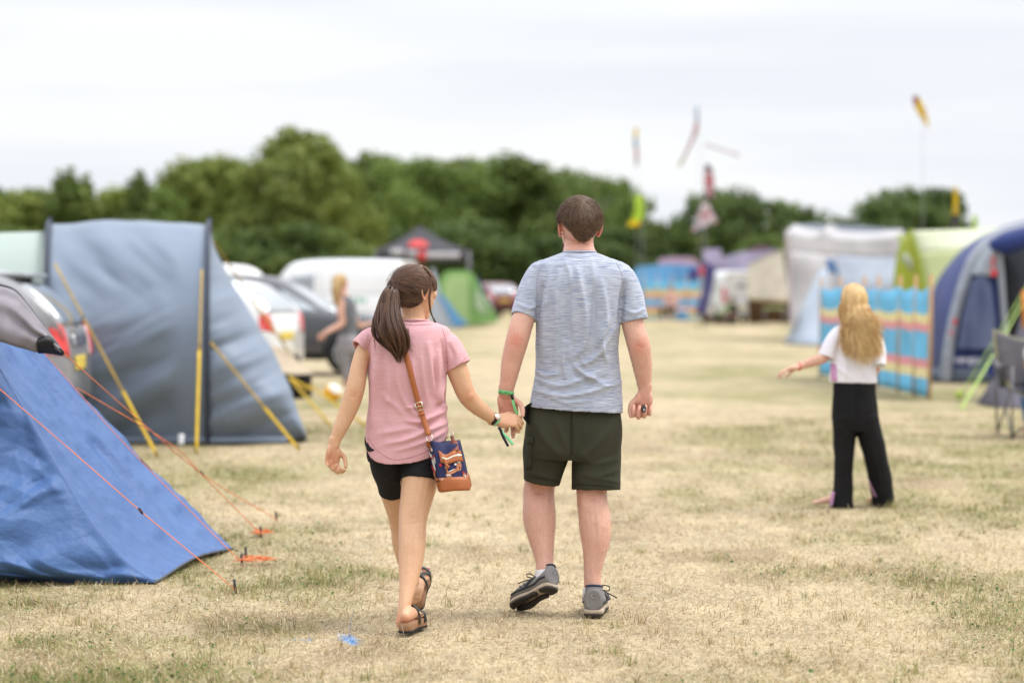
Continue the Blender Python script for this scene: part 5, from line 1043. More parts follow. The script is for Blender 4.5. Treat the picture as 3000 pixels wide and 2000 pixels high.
# ---- blue tent, near left
def blue_tent():
    bl = mat('blue_flysheet', (.058, .125, .295), rough=.56, spec=.35, col2=(.048, .106, .26), nscale=2, bump=.25, bscale=30, trans=.03); gy = mat('grey_vent_cloth', (.24, .22, .245), rough=.7, trans=.1); hem = mat('grey_hem', (.08, .08, .09), rough=.8)
    root = thing('tent', 'blue crinkled tent with a grey vent hood and orange guy ropes, nearest at left', 'tent', V(-2.9, 12.8, 0))
    D = lambda y, y0, d0, y1, d1: d0 + (d1 - d0) * (y - y0) / (y1 - y0)
    seam = [(-150, 812), (-30, 1030), (70, 1204), (178, 1390), (265, 1531), (373, 1651), (455, 1706)]; seam = [U(x, y, D(y, 812, 11.80, 1706, 11.385)) for x, y in seam]
    edge = [(-60, 812), (60, 960), (200, 1118), (330, 1256), (452, 1380), (570, 1498), (680, 1606)]; edge = [U(x, y, D(y, 812, 12.85, 1606, 12.84)) for x, y in edge]
    mid = [(np.array(a) + np.array(b)) / 2 + V(-.006, .0, -.02) for a, b in zip(seam, edge)]; mid[-1] = (seam[-1] + edge[-1]) / 2 + V(0, 0, .035); mid[0] = (seam[0] + edge[0]) / 2 + V(0, 0, .03)
    R1 = surf([seam, mid, edge], 14, 30); q = R1.copy()
    # tension folds run along the slope; finer creases near the hem
    t = np.linspace(0, 1, R1.shape[1])[None]; u = np.linspace(0, 1, R1.shape[0])[:, None]
    n = .010 * np.sin((u * 26 + 3 * fbm(R1 * 1.5, 2))) * (.35 + .65 * sstep(.3, .75, u)) * sstep(1.0, .75, t) + .010 * fbm(np.stack([u * 14 + 0 * t, t * 1.2 + 0 * u, 0 * u * t], -1), 3)
    n = n + .012 * np.sin(u * 44 + 2.5 * fbm(R1 * 1.2 + 4, 2)) * sstep(.45, .7, u) * sstep(1, .95, u) * sstep(1.0, .5, t)
    R1c = crinkle(R1 + V(.55, -.55, .62) * n[..., None], -.012, 4.2, (1, 1, 1), 4, True); R1 = R1 + (R1c - R1) * (sstep(0, .09, u) * sstep(1.0, .96, t))[..., None]
    mk('flysheet', sheet(R1, .003), bl, root)
    low = [U(x, y, d) for x, y, d in ((-760, 812, 11.9), (-780, 1040, 11.75), (-790, 1210, 11.56), (-800, 1400, 11.40), (-800, 1540, 11.30), (-800, 1650, 11.32), (-800, 1704, 11.43))]
    m2 = [a * .55 + b * .45 + V(0, (0, -.02, -.08, -.19, -.26, -.21, .03)[k], 0) for k, (a, b) in enumerate(zip(seam, low))]
    R2 = surf([low, m2, seam], 44, 130); t = np.linspace(0, 1, R2.shape[1])[None]; u = np.linspace(0, 1, R2.shape[0])[:, None]; w = sstep(1, .95, u) * sstep(1, .90, t)
    R2 = R2 + unit(V(.15, -1, .25)) * (crumple(R2, 3.0, 9, 3) * .075 + crumple(R2, 8.0, 10, 8) * .030)[..., None] * w[..., None]
    tl = sstep(.80, .97, t); R2 = R2 + V(0, -1, .3) * (sstep(1, .97, u) * .014 * np.sin(R2[..., 2] * 75 + 2 * fbm(R2 * 1.2, 2)) * tl * sstep(1.0, .985, t))[..., None]
    mk('side_panel', sheet(R2, .003), bl, root)
    B, Dn = V(-2.1, 14.9, 0), V(-5.6, 14.6, 0); ap = edge[0]
    mk('rear_panel', join(sheet(surf([[edge[0], (edge[0] + B) / 2, B], [edge[3], (edge[3] + B) / 2, B + V(.1, -.4, 0)], [edge[-1], edge[-1] * .6 + B * .4, B * .8 + edge[-1] * .2]], 4, 4), .003), sheet(surf([[low[0], (low[0] + Dn) / 2, Dn], [seam[0], (seam[0] + B) / 2 + V(-.6, 0, 0), (B + Dn) / 2], [edge[0], (edge[0] + B) / 2, B]], 4, 4), .003)), bl, root)
    mk('hem', limb([(*p, .006, .006) for p in R1[:, -1][::6]], m=6, ref=(0, 0, 1)), hem, root)
    # vent hood
    top = [(-60, 818, 11.7), (0, 834, 11.7), (45, 850, 11.7), (80, 890, 11.65), (118, 940, 11.62), (152, 985, 11.6), (188, 1034, 11.58)]; bot = [(-80, 990, 11.42), (0, 1000, 11.40), (45, 1014, 11.40), (85, 1024, 11.42), (108, 1030, 11.45), (140, 1022, 11.52), (186, 1036, 11.57)]
    T = [U(*p) for p in top]; Bt = [U(*p) for p in bot]; md = [(a + b) / 2 + V(0, -.11, .02) for a, b in zip(T, Bt)]; m1 = [a * .75 + b * .25 + V(0, -.07, .02) for a, b in zip(T, Bt)]
    hood = surf([Bt, md, m1, T], 8, 8); u = np.linspace(0, 1, hood.shape[0])[:, None] * np.ones((1, hood.shape[1])); hood = hood + V(0, -1, .2) * (.016 * np.sin(u * 17 + 2 * fbm(hood * 3, 2)) + .010 * fbm(hood * 9, 3))[..., None]
    vh = mk('vent_hood', sheet(hood, .004), gy, root)
    mk('hood_edge', limb([(*(p + V(0, -.02, 0)), .007, .012) for p in T[1:]], m=8), hem, vh)
    mk('vent_opening', sheet(surf([[U(112, 1034, 11.46), U(138, 1034, 11.48), U(184, 1041, 11.56)], [U(108, 1006, 11.42), U(145, 1000, 11.44), U(186, 1034, 11.53)], [U(112, 992, 11.44), U(146, 986, 11.47), U(186, 1031, 11.53)]], 5, 4), .004), BLK, vh)  # black sheet painting in the dark under the hood
    ropes = [[U(-90, 1062, 11.35), U(0, 1140, 11.33), U(205, 1316, 11.28), U(412, 1496, 11.18), G(692, 1728)], [U(70, 965, 12.72), U(330, 1262, 12.60), U(540, 1478, 12.40), G(712, 1652)], [U(188, 1036, 11.58), U(380, 1206, 12.7), U(590, 1386, 13.6), G(812, 1522)], [U(226, 1136, 12.80), U(500, 1300, 13.15), U(590, 1388, 13.35), G(768, 1568)]]
    for r in ropes: cord('guy_rope', r, .0026, ORA, root, 6); peg(r[-1], root)
    for p in (U(412, 1496, 11.17), U(592, 1386, 13.58)): mk('slider', limb([(*(p + V(.010 * math.cos(a), 0, -.012 * math.cos(a) + .006 * math.sin(a))), .0028, .0028) for a in np.linspace(0, 6.28, 13)], m=6, sub=2), BLK, root)
    for cx, cy, sp in ((755, 1648, 70), (772, 1567, 36)):
        c = G(cx, cy); k = np.arange(26); q = np.stack([c[0] + M(sp, c[1]) * np.cos(k * 1.7) * (.4 + .6 * np.sin(k * .9) ** 2), c[1] + .10 * np.sin(k * 2.3), .022 + .006 * np.cos(k)], 1); cord('loose_cord', q, .0017, ORA, root, 4)
    cord('peg_loop', [edge[-1], U(705, 1618, 12.75), G(722, 1628)], .005, BLK, root); peg(G(724, 1630), root)
blue_tent()

# ---- the slate tunnel tent behind it
def slate_tent():
    sl = mat('slate_flysheet', (.180, .222, .290), rough=.5, col2=(.155, .193, .256), nscale=1.5, trans=.03, spec=.35); sg = mat('sage_flysheet', (.40, .47, .43), rough=.6, trans=.2, col2=(.385, .455, .415), nscale=1.5); dk = mat('pole_sleeve', (.045, .055, .08), rough=.7)
    root = thing('tent', 'large slate blue tunnel tent with wide yellow guy straps and a pale sage section', 'tent', V(-3.4, 23, 0))
    y0, y1, zr = 21.2, 25.2, 1.985
    def hoop(x, k=1.0, n=15):
        th = np.linspace(0, math.pi, n); q = np.array([V(x, (y0 + y1) / 2 - (y1 - y0) / 2 * np.sign(math.cos(a)) * abs(math.cos(a)) ** .62, zr * k * math.sin(a) ** .80) for a in th]); q[:, 1] += np.sign((y0 + y1) / 2 - q[:, 1]) * .30 * np.clip(1 - q[:, 2] / 1.0, 0, 1) ** 1.3; q[:, 0] *= 1 + .92 * (q[:, 1] / ((y0 + y1) / 2) - 1); return q
    xs = [(-4.43, 1.0), (-4.0, 1.012), (-3.6, 1.016), (-3.25, 1.006), (-2.90, .995)]
    P = surf([hoop(x, k) for x, k in xs], 14, 10); P = P[:, ::-1]
    X_, Z_ = P[..., 0], P[..., 2]; up = sstep(.9, 1.5, Z_); lo_ = fbm(np.stack([(-.48 * X_ + .88 * Z_) * 4.6, (.88 * X_ + .48 * Z_) * 1.0, 0 * X_], -1) + 5, 3); hi_ = fbm(np.stack([(.62 * X_ + .78 * Z_) * 3.6, (.78 * X_ - .62 * Z_) * .9, 0 * X_], -1) + 2, 3); dv = lo_ * (1 - up) + hi_ * up
    P = P + V(0, -1, .2) * (.10 * dv)[..., None] *  (sstep(-4.43, -4.2, P[..., 0]) * sstep(-2.9, -3.1, P[..., 0]))[..., None]
    mk('flysheet', sheet(P, .004), sl, root)
    ex = [(0, 1.0), (.06, .90), (.18, .80), (.35, .665), (.56, .52), (.76, .37), (.89, .215), (.96, .10), (1.0, .0)]
    h0 = hoop(-2.90, .98); E = []
    for s, k in ex:
        r = h0.copy(); r[:, 0] += s * .84; r[:, 2] *= k; c = (y0 + y1) / 2; r[:, 1] = c + (r[:, 1] - c) * (1 - .42 * s * s) - .35 * s * s; E.append(r)
    Q = surf(E, 9, 9)[:, ::-1]; X_, Z_ = Q[..., 0], Q[..., 2]; dv = fbm(np.stack([(-.38 * X_ + .92 * Z_) * 5.2, (.92 * X_ + .38 * Z_) * 1.0, 0 * X_], -1) + 1, 3)
    Q = Q + V(.2, -1, .2) * (.11 * dv)[..., None] * sstep(-2.9, -2.72, Q[..., 0])[..., None]; Q[..., 2] = np.maximum(Q[..., 2], 0)
    mk('end_panel', sheet(Q, .004), sl, root)
    S_ = surf([hoop(-7.4, .93), hoop(-6.2, .945), hoop(-5.2, .955), hoop(-4.43, .965)], 6, 5)[:, ::-1]; mk('rear_section', sheet(crinkle(S_, .012, .8, ridged=False), .004), sg, root)
    for x, k in ((-2.90, 1.0), (-4.43, 1.0)):
        h = hoop(x, k, 21); mk('pole_sleeve', limb([(*(p + V(0, -.035, .015)), .024, .024) for p in h], m=8, ref=(1, 0, 0), sub=3), dk, root)
        mk('pole_tip', rod(V(x, (y0 + y1) / 2, zr), V(x, (y0 + y1) / 2, zr + .07), .02), dk, root)
    mk('mud_skirt', sheet(surf([[V(x, y0 + .27 - .03 * rng.random(), .005) for x in np.linspace(-4.4, -2.0, 14)], [V(x, y0 + .26, .06) for x in np.linspace(-4.4, -2.0, 14)]], 3, 3), .004), sl, root)
    yd = mat('ochre_webbing', (.50, .33, .06), rough=.7)
    for a, b, s in ((U(160, 772, 21.25), G(462, 1338), .68), (U(591, 790, 21.2), G(575, 1327), .45), (U(617, 1002, 21.0), G(877, 1318), .62), (U(603, 676, 23.0), G(905, 1115), .35)):
        m_ = a * (1 - s) + b * s; st = mk('guy_strap', strap([a, (a + m_) / 2, m_], .019, .004), yd, root); mk('strap_end', strap([m_, (m_ + b) / 2, b], .026, .004, up=(.05, -1, .02)), YEL, root)
        mk('buckle', box(m_, (.032, .015, .022), .004), YEL, st); peg(b, root)
    mk('peg_tab', strap([V(-2.9, y0 - .02, .10), V(-2.9, y0 - .06, .01)], .05, .01), mat('white_tab', (.7, .7, .72)), root)
slate_tent()

# ---- vehicles
GLASS = mat('dark_glass', (.34, .37, .39), rough=.06, spec=1.0, coat=1, metal=.5); TYRE = mat('tyre_rubber', (.014, .014, .015), rough=.85); RIM = mat('alloy', (.42, .43, .45), rough=.3, metal=.8); LENSR = mat('red_lens', (.75, .030, .022), rough=.18, spec=.6, coat=.5); LENSW = mat('clear_lens', (.72, .70, .72), rough=.15, spec=.6, coat=.5); TRIM = mat('black_trim', (.018, .018, .020), rough=.55); PLY = mat('yellow_plate', (.72, .55, .10), rough=.5); PLW = mat('white_plate', (.75, .75, .73), rough=.5)
def paintm(n, c): return mat(n, c, rough=.3, spec=.5, coat=.6, col2=tuple(x * .93 for x in c), nscale=3)
HATCH = dict(L=4.05, w=.86, st=[(-2.02, .30, .80, .82, .62), (-1.98, .28, .90, 1.00, .70), (-1.86, .26, .95, 1.18, .70), (-1.58, .24, .98, 1.40, .62), (-1.25, .22, .98, 1.48, .58), (-.5, .20, .96, 1.50, .58), (.15, .20, .94, 1.44, .58), (.55, .20, .93, 1.22, .62), (.92, .20, .92, .98, .70), (1.35, .22, .86, .90, .70), (1.80, .25, .74, .78, .66), (1.98, .28, .62, .66, .58), (2.03, .32, .52, .56, .50)], wb=(-1.28, 1.26), r=.315,
    side=[((-1.45, 1.0), (-.62, .99), (-.62, 1.38), (-1.22, 1.40)), ((-.56, .99), (.28, .965), (.06, 1.36), (-.56, 1.40))], quarter=((.34, .965), (.78, .96), (.5, 1.14), (.22, 1.30)), rear=((-.60, 1.02), (.60, 1.02), (.52, 1.40), (-.52, 1.40)), shield=((-.66, 1.0), (.66, 1.0), (.54, 1.40), (-.54, 1.40)), lamp=((.52, .76), (.77, .80), (.71, 1.04), (.55, 1.01)), head=((.42, .62), (.76, .66), (.74, .80), (.45, .76)), plate=.72, bump=(.30, .52))
SUV = dict(HATCH, L=4.4, w=.90, st=[(-2.2, .36, .84, .86, .66), (-2.14, .33, .96, 1.05, .74), (-2.0, .30, 1.0, 1.26, .74), (-1.7, .28, 1.03, 1.46, .66), (-1.3, .26, 1.03, 1.55, .62), (-.5, .24, 1.01, 1.58, .62), (.15, .24, 1.0, 1.52, .62), (.62, .24, .99, 1.28, .66), (1.0, .24, .98, 1.04, .74), (1.5, .27, .93, .97, .74), (1.95, .30, .84, .87, .70), (2.15, .33, .70, .73, .62), (2.2, .38, .58, .62, .54)], wb=(-1.38, 1.36), r=.345,
    side=[((-1.6, 1.06), (-.66, 1.05), (-.66, 1.44), (-1.3, 1.46)), ((-.6, 1.05), (.32, 1.03), (.08, 1.42), (-.6, 1.46))], quarter=((.38, 1.03), (.86, 1.02), (.55, 1.20), (.25, 1.36)), rear=((-.62, 1.08), (.62, 1.08), (.54, 1.45), (-.54, 1.45)), lamp=((.56, .86), (.80, .90), (.74, 1.10), (.60, 1.07)), head=((.45, .70), (.80, .74), (.78, .90), (.48, .86)), plate=.78, bump=(.36, .56))
VAN = dict(L=4.9, w=.96, st=[(-2.45, .38, 1.05, 2.16, .84), (-2.40, .34, 1.08, 2.22, .84), (-1.6, .30, 1.10, 2.26, .84), (-.4, .28, 1.10, 2.27, .84), (.6, .28, 1.10, 2.22, .82), (1.0, .28, 1.09, 2.06, .80), (1.35, .28, 1.08, 1.66, .80), (1.65, .28, 1.08, 1.28, .82), (1.95, .30, 1.02, 1.08, .80), (2.25, .32, .88, .92, .76), (2.42, .36, .70, .74, .66), (2.46, .40, .60, .62, .58)], wb=(-1.45, 1.55), r=.35,
    side=[((.12, 1.18), (1.10, 1.16), (.86, 1.78), (.12, 1.86))], quarter=((1.16, 1.16), (1.50, 1.14), (1.30, 1.40), (1.02, 1.66)), rear=((-.70, 1.25), (.70, 1.25), (.66, 1.85), (-.66, 1.85)), shield=((-.70, 1.16), (.70, 1.16), (.62, 1.95), (-.62, 1.95)), lamp=((.66, .85), (.82, .85), (.80, 1.55), (.66, 1.55)), head=((.5, .74), (.84, .78), (.82, .98), (.54, .92)), plate=.70, bump=(.36, .58))
def car(name, spec, colour, label, cat, pos, heading, scale=1.0, group=None, extra=None):
    root = thing(name, label, cat, V(pos[0], pos[1], 0), group); ang = math.atan2(heading[1], heading[0]); T = np.array(Matrix.Translation((pos[0], pos[1], 0)) @ Matrix.Rotation(ang, 4, 'Z') @ Matrix.Scale(scale, 4))
    st = crom(np.array(spec['st']), 4); rg = []; W = spec['w']; xs = st[:, 0]; x0, x1 = xs[0], xs[-1]
    for x, zb, zl, zt, wt in st:
        e = 1 - .10 * abs((x - (x0 + x1) / 2) / ((x1 - x0) / 2)) ** 5 - .10 * abs((x - (x0 + x1) / 2) / ((x1 - x0) / 2)) ** 14; w = W * e; wt = min(wt, w * .95)
        half = [(w * .80, zb), (w * .97, zb + .07), (w, zb + .20), (w * .985, (zb + zl) / 2 + .04), (w, zl - .10), (w * .955, zl), (wt * .5 + w * .47, zl + (zt - zl) * .35), (wt + .02, zl + (zt - zl) * .85), (wt * .86, zt - .012), (wt * .5, zt)]
        rg.append(np.array([(x, y, z) for y, z in half] + [(x, -y, z) for y, z in half[::-1]]))
    body = rings2geo(rg); bg_ = xf(body, T); tr = bvh(body); bo = mk('body', bg_, colour, root)
    def quad(q, axis, sgn, off=.006, n=7):
        q = [np.array(c, float) for c in q]; out = np.zeros((n, n, 3))
        for i in range(n):
            for j in range(n):
                s, t = i / (n - 1), j / (n - 1); c = (q[0] * (1 - s) + q[1] * s) * (1 - t) + (q[3] * (1 - s) + q[2] * s) * t
                if axis == 'y': o = Vector((c[0], sgn * 5, c[1])); d = Vector((0, -sgn, 0))
                else: o = Vector((sgn * 8, c[0], c[1])); d = Vector((-sgn, 0, 0))
                h = tr.ray_cast(o, d); p = np.array(h[0]) if h[0] else (np.array((c[0], sgn * W * .8, c[1])) if axis == 'y' else np.array(((x1 if sgn > 0 else x0) * .985, c[0], c[1]))); out[i, j] = p - np.array(d) * off
        if (axis == 'y' and sgn > 0) or (axis == 'x' and sgn < 0): out = out[:, ::-1]
        return xf(sheet(out, .008), T)
    for sg in (-1, 1):
        for k, q in enumerate(spec['side']):
            mk('side_window', quad(q, 'y', sg), GLASS, root)
            x_ = q[1][0] + .03; d = mk('door', quad(((q[0][0], spec['st'][5][1] + .10), (q[1][0], spec['st'][5][1] + .10), (q[1][0], q[1][1] - .05), (q[0][0], q[0][1] - .05)), 'y', sg, .004), colour, root) if k or len(spec['side']) == 1 else None
            if d: mk('door_handle', xf(box((q[0][0] + .12, sg * W * 1.0, q[0][1] - .12), (.16, .03, .03), .008), T), colour, d)
        mk('quarter_window', quad(spec['quarter'], 'y', sg), GLASS, root)
        mk('sill', quad(((spec['wb'][0] + .4, spec['st'][5][1] + .02), (spec['wb'][1] - .4, spec['st'][5][1] + .02), (spec['wb'][1] - .4, spec['st'][5][1] + .10), (spec['wb'][0] + .4, spec['st'][5][1] + .10)), 'y', sg, .010), TRIM, root)
        for wx in spec['wb']:
            r = spec['r']; arch = np.array([[(wx + k * r * 1.16 * math.cos(a), r + k * r * 1.16 * math.sin(a)) for k in (.2, .6, 1)] for a in np.linspace(-.25, math.pi + .25, 15)]); out = np.zeros((15, 3, 3))
            for i in range(15):
                for j in range(3):
                    h = tr.ray_cast(Vector((arch[i, j, 0], sg * 5, arch[i, j, 1])), Vector((0, -sg, 0))); p = np.array(h[0]) if h[0] else np.array((arch[i, j, 0], sg * W * .95, arch[i, j, 1])); out[i, j] = p + V(0, sg * .004, 0)
            mk('wheel_arch', xf(sheet(out if sg < 0 else out[:, ::-1], .006), T), TRIM, root)
            yc = sg * (W - .085); wh = [ring(V(wx, yc + sg * a, r), V(rr, 0, 0), V(0, 0, rr), 28) for a, rr in ((-.10, r * .6), (-.10, r * .93), (-.07, r), (.07, r), (.098, r * .94), (.10, r * .66))]
            wo = mk('wheel', xf(rings2geo(wh), T), TYRE, root)
            rim = [rings2geo([ring(V(wx, yc + sg * .085, r), V(r * .64, 0, 0), V(0, 0, r * .64), 24), ring(V(wx, yc + sg * .103, r), V(r * .64, 0, 0), V(0, 0, r * .64), 24), ring(V(wx, yc + sg * .104, r), V(r * .55, 0, 0), V(0, 0, r * .55), 24), ring(V(wx, yc + sg * .07, r), V(r * .53, 0, 0), V(0, 0, r * .53), 24)])]
            rim += [limb([(wx, yc + sg * .092, r, .04, .018), (wx + r * .56 * math.cos(a), yc + sg * .090, r + r * .56 * math.sin(a), .026, .014)], m=8, ref=(0, 1, 0), sub=2) for a in np.arange(5) * 2 * math.pi / 5 + .3]
            mk('rim', xf(join(*rim), T), RIM, wo)
        q = spec['lamp']; xl = spec['st'][1][0]; zl = [b for _, b in q]; mk('tail_light', quad([(sg * a, b) for a, b in q], 'x', -1, .010) if spec['L'] > 4.8 else join(quad([(sg * a, b) for a, b in q], 'x', -1, .010), quad(((xl + .10, min(zl) + .02), (xl + .24, min(zl) + .06), (xl + .34, max(zl) - .05), (xl + .17, max(zl) - .08)), 'y', sg, .010)), LENSR, root); mk('lamp_lens', quad([(sg * a * .86 - sg * .0, b * .97 + .01) for a, b in q], 'x', -1, .006), LENSW, root)
        mk('headlight', quad([(sg * a, b) for a, b in spec['head']], 'x', 1, .008), LENSW, root)
        q = spec['side'][-1]; mx_, mz = q[1][0] + .05, q[1][1] + .08; mk('mirror', xf(join(ellip((mx_, sg * (W + .13), mz), (.07, .12, .085), 12, 16), rod((mx_, sg * W * .9, mz - .05), (mx_, sg * (W + .08), mz - .03), .025)), T), colour, root)
    mk('rear_window', quad(spec['rear'], 'x', -1), GLASS, root); mk('windscreen', quad(spec['shield'], 'x', 1), GLASS, root)
    z0, z1 = spec['bump']; mk('bumper', quad(((-.72, z0), (.72, z0), (.74, z0 + .14), (-.74, z0 + .14)), 'x', -1, .012), TRIM, root); mk('grille', quad(((-.38, z0 + .04), (.38, z0 + .04), (.34, z1), (-.34, z1)), 'x', 1, .010), TRIM, root)
    p = spec['plate']; mk('number_plate', quad(((-.26, p - .06), (.26, p - .06), (.26, p + .055), (-.26, p + .055)), 'x', -1, .014), PLY, root); mk('number_plate', quad(((-.26, z0 + .12), (.26, z0 + .12), (.26, z0 + .23), (-.26, z0 + .23)), 'x', 1, .020), PLW, root)
    if extra: extra(T, quad, root, bo)
    return root
white = paintm('white_paint', (.80, .80, .80)); dgrey = paintm('dark_grey_paint', (.048, .050, .060)); silver = paintm('grey_paint', (.24, .24, .25)); maroon = paintm('maroon_paint', (.16, .02, .03)); white2 = paintm('cool_white_paint', (.78, .79, .82))
def place(px, Y): return V((px - 1500) / F * Y, Y)
def wiper(T, quad, root, bo):
    mk('wiper', xf(limb([(-2.03, .28, 1.02, .012, .012), (-2.05, .05, 1.05, .010, .010), (-2.02, -.25, 1.09, .008, .008)], m=6, ref=(0, 0, 1)), T), TRIM, root)
    mk('spoiler', xf(box((-1.56, 0, 1.415), (.24, 1.10, .04), .015), T), silver, root); mk('plate_garnish', quad(((-.34, .86), (.34, .86), (.34, .94), (-.34, .94)), 'x', -1, .020), mat('chrome', (.75, .76, .78), rough=.12, metal=1), root)
hd = unit(V(-.999, -.03)); c = place(232, 20.45) + hd * 2.02 * 1.05
car('parked_car', HATCH, silver, 'grey hatchback parked behind the blue tent with its rear window towards the lane', 'car', c, hd, 1.05, extra=wiper)
hd = unit(V(-.965, .26)); c = place(836, 33.4) + hd * 2.0
car('parked_car', HATCH, white, 'white hatchback with a red tail light showing past the end of the slate tent', 'car', c, hd, 1.0)
hd = unit(V(1, -.10)); c = place(800, 38.9)
car('parked_car', SUV, dgrey, 'dark grey car parked side-on behind the blonde woman in grey', 'car', c, hd, 1.0)
def lettering(T, quad, root, bo):
    g = mat('green_lettering', (.10, .40, .22), rough=.5)
    mk('lettering', join(*[quad(((-1.5 + k * .16, 1.02), (-1.41 + k * .16, 1.02), (-1.41 + k * .16, 1.16 + .05 * (k % 2)), (-1.5 + k * .16, 1.16)), 'y', 1, .007, 3) for k in range(6)]), g, bo)
    mk('door_seam', quad(((-.05, .40), (-.03, .40), (-.03, 2.1), (-.05, 2.1)), 'y', 1, .004), mat('seam_grey', (.45, .46, .47)), bo); mk('slide_rail', quad(((-2.2, 1.30), (-.1, 1.30), (-.1, 1.33), (-2.2, 1.33)), 'y', 1, .006), mat('rail_grey', (.4, .41, .42)), bo)
hd = unit(V(-.95, .31)); c = place(965, 66)
car('van', VAN, white2, 'white panel van with green lettering parked beyond the dark grey car', 'van', c, hd, .94, extra=lettering)
c = place(650, 60); car('camper_van', VAN, white, 'white camper van whose roof shows between the slate tent and the panel van', 'van', c, unit(V(.98, .2)), .86)
c = place(2140, 93); car('van', dict(VAN, rear=((-.25, 1.55), (.25, 1.55), (.22, 1.7), (-.22, 1.7)), bump=(.30, .36)), white, 'white van seen from behind among the far tents at right, beside the blue canopy pole', 'van', c, unit(V(-.10, 1)), .88)
c = place(1438, 112); car('parked_car', SUV, maroon, 'dark maroon car parked against the trees beyond the green tent', 'car', c, unit(V(-.3, 1)), 1.0)

# ---- low beige tent, football
def beige_tent():
    be = mat('beige_canvas', (.42, .34, .24), rough=.85, nscale=4); root = thing('tent', 'low beige canvas porch tent with black sides at the end of the slate tent', 'tent', V(*G(850, 1164)))
    Y = 30.2; a = [U(760, 1000, Y + .9), U(800, 1012, Y + .8), U(842, 1026, Y + .6)]; b = [U(770, 1080, Y), U(842, 1096, Y - .1), U(918, 1096, Y)]
    cloth('canvas', [b, [(p + q) / 2 + V(0, 0, -.015) for p, q in zip(a, b)], a], be, root, amp=.01, scale=3)
    mk('side_wall', rings2geo([np.array([U(775, 1085, Y + .04), U(842, 1100, Y - .05), U(914, 1100, Y + .05), U(900, 1082, Y + .7), U(842, 1034, Y + .66), U(765, 1008, Y + .95)]), np.array([V(*G(790, 1166)), V(*G(862, 1166)), V(*G(913, 1160)), V(*(G(905, 1150))), V(*G(860, 1140)), V(*G(780, 1135))])]), BLK, root)
    for p, q in ((U(846, 1104, 29.4), G(970, 1248)), (U(906, 1128, 29.2), G(1078, 1250)), (U(850, 1106, 29.6), U(908, 1140, 28.6))): mk('guy_strap', strap([p, (p + q) / 2, q], .03, .004), YEL, root)
beige_tent()
fb = ellip(U(975, 1150, 29.3), (.11, .11, .11), 24, 32); fv = fb[0] - U(975, 1150, 29.3); ct = np.array([fv[list(p)].mean(0) for p in fb[1]])
tag(mk('football', fb, None, mats=[mat('yellow_ball', (.85, .42, .02), rough=.45), mat('white_ball', (.8, .78, .72), rough=.45)], midx=(ct @ unit(V(.5, -.5, .75)) > .065).astype(int)), 'yellow and white football lying on the grass beside the yellow straps', 'ball')

# ---- gazebo and green tents
def gazebo():
    root = thing('gazebo', 'black pop-up gazebo with a red round emblem and white lettering before the trees', 'gazebo', V(*G(1235, 945)))
    bk = mat('black_canopy', (.060, .058, .068), rough=.75, trans=.05); rd = mat('red_emblem', (.62, .07, .07), rough=.7); wh = mat('white_lettering', (.72, .70, .74), rough=.7)
    Yf = 92; s = Yf / F; cx = U(1236, 840, Yf)[0]; hw = M(136, Yf); zt, ze, zv = 1.39 + M(182, Yf), 1.39 + M(106, Yf), 1.39 + M(72, Yf); yc = Yf + hw; ap = V(cx - .15, yc, zt)
    C = [V(cx - hw, Yf, ze), V(cx + hw, Yf, ze), V(cx + hw, Yf + 2 * hw, ze), V(cx - hw, Yf + 2 * hw, ze)]
    for i in range(4):
        a, b = C[i], C[(i + 1) % 4]; rows = [[a * (1 - t) + b * t for t in np.linspace(0, 1, 5)]]
        for k in (.33, .66, .97): rows.append([(p * (1 - k) + ap * k) + V(0, 0, -.12 * math.sin(math.pi * k)) for p in rows[0]])
        cn = mk('canopy', sheet(surf(rows, 3, 4), .01), bk, root)
        mk('valance', sheet(surf([[p + V(0, 0, zv - ze) for p in rows[0]], [p + V(0, 0, (zv - ze) / 2) for p in rows[0]], rows[0]], 3, 2), .01), bk, root)
        mk('leg', rod(V(a[0], a[1], 0), a, .03), POLE, root)
        if i in (0, 1, 3):
            n = unit(np.cross(b - a, ap - a)); n = n if n[2] > 0 else -n; ex = unit(b - a); mid = (a + b) / 2; up = unit(ap - mid)
            P = [mid + ex * (-.12 + M(30, Yf) * math.cos(t)) + up * (.14 + M(42, Yf) * math.sin(t)) - n * -.0 for t in np.linspace(0, math.pi, 20)]
            P = [p + n * .10 for p in P]; c0 = np.mean(P, 0); v = np.array(P + [c0]); mk('emblem', (v, [(k, (k + 1) % 20, 20) for k in range(20)]), rd, cn, smooth=False)
            L = []
            if i: continue
            for k in range(9):
                x = a[0] + M(50 + k * 9.5, Yf)
                if k != 4: L.append(box((x, Yf - .03, ze - .10 + .05 * (k < 4)), (.10, .01, .20)))
            for k in range(10): L.append(box((a[0] + M(155 + k * 9.6, Yf), Yf - .03, ze - .17), (.10, .01, .22)))
            mk('lettering', join(*L), wh, cn); mk('emblem', box((a[0] + M(136, Yf), Yf - .03, ze - .2), (.34, .012, .36), .0), rd, cn)
gazebo()
def px_tent(label, near, Y, depth, mt, name='tent', group=None, grow=.9, parts=(), cat='tent', shift=(0, 0, 0)):
    """A tent whose near wall has the outline near; parts = (name, outline, material, metres in front of the wall)."""
    c = U(np.mean([p[0] for p in near]), 840, Y); root = thing(name, label, cat, V(c[0], c[1], 0), group)
    v, f = prism(near, Y, depth, grow, shift); mk('flysheet', (v, f), mt, root, sharp=40)
    for n, poly, m_, d in parts: mk(n, prism(poly, Y - d, d * .9 if d > .05 else .03), m_, root, sharp=40)
    return root
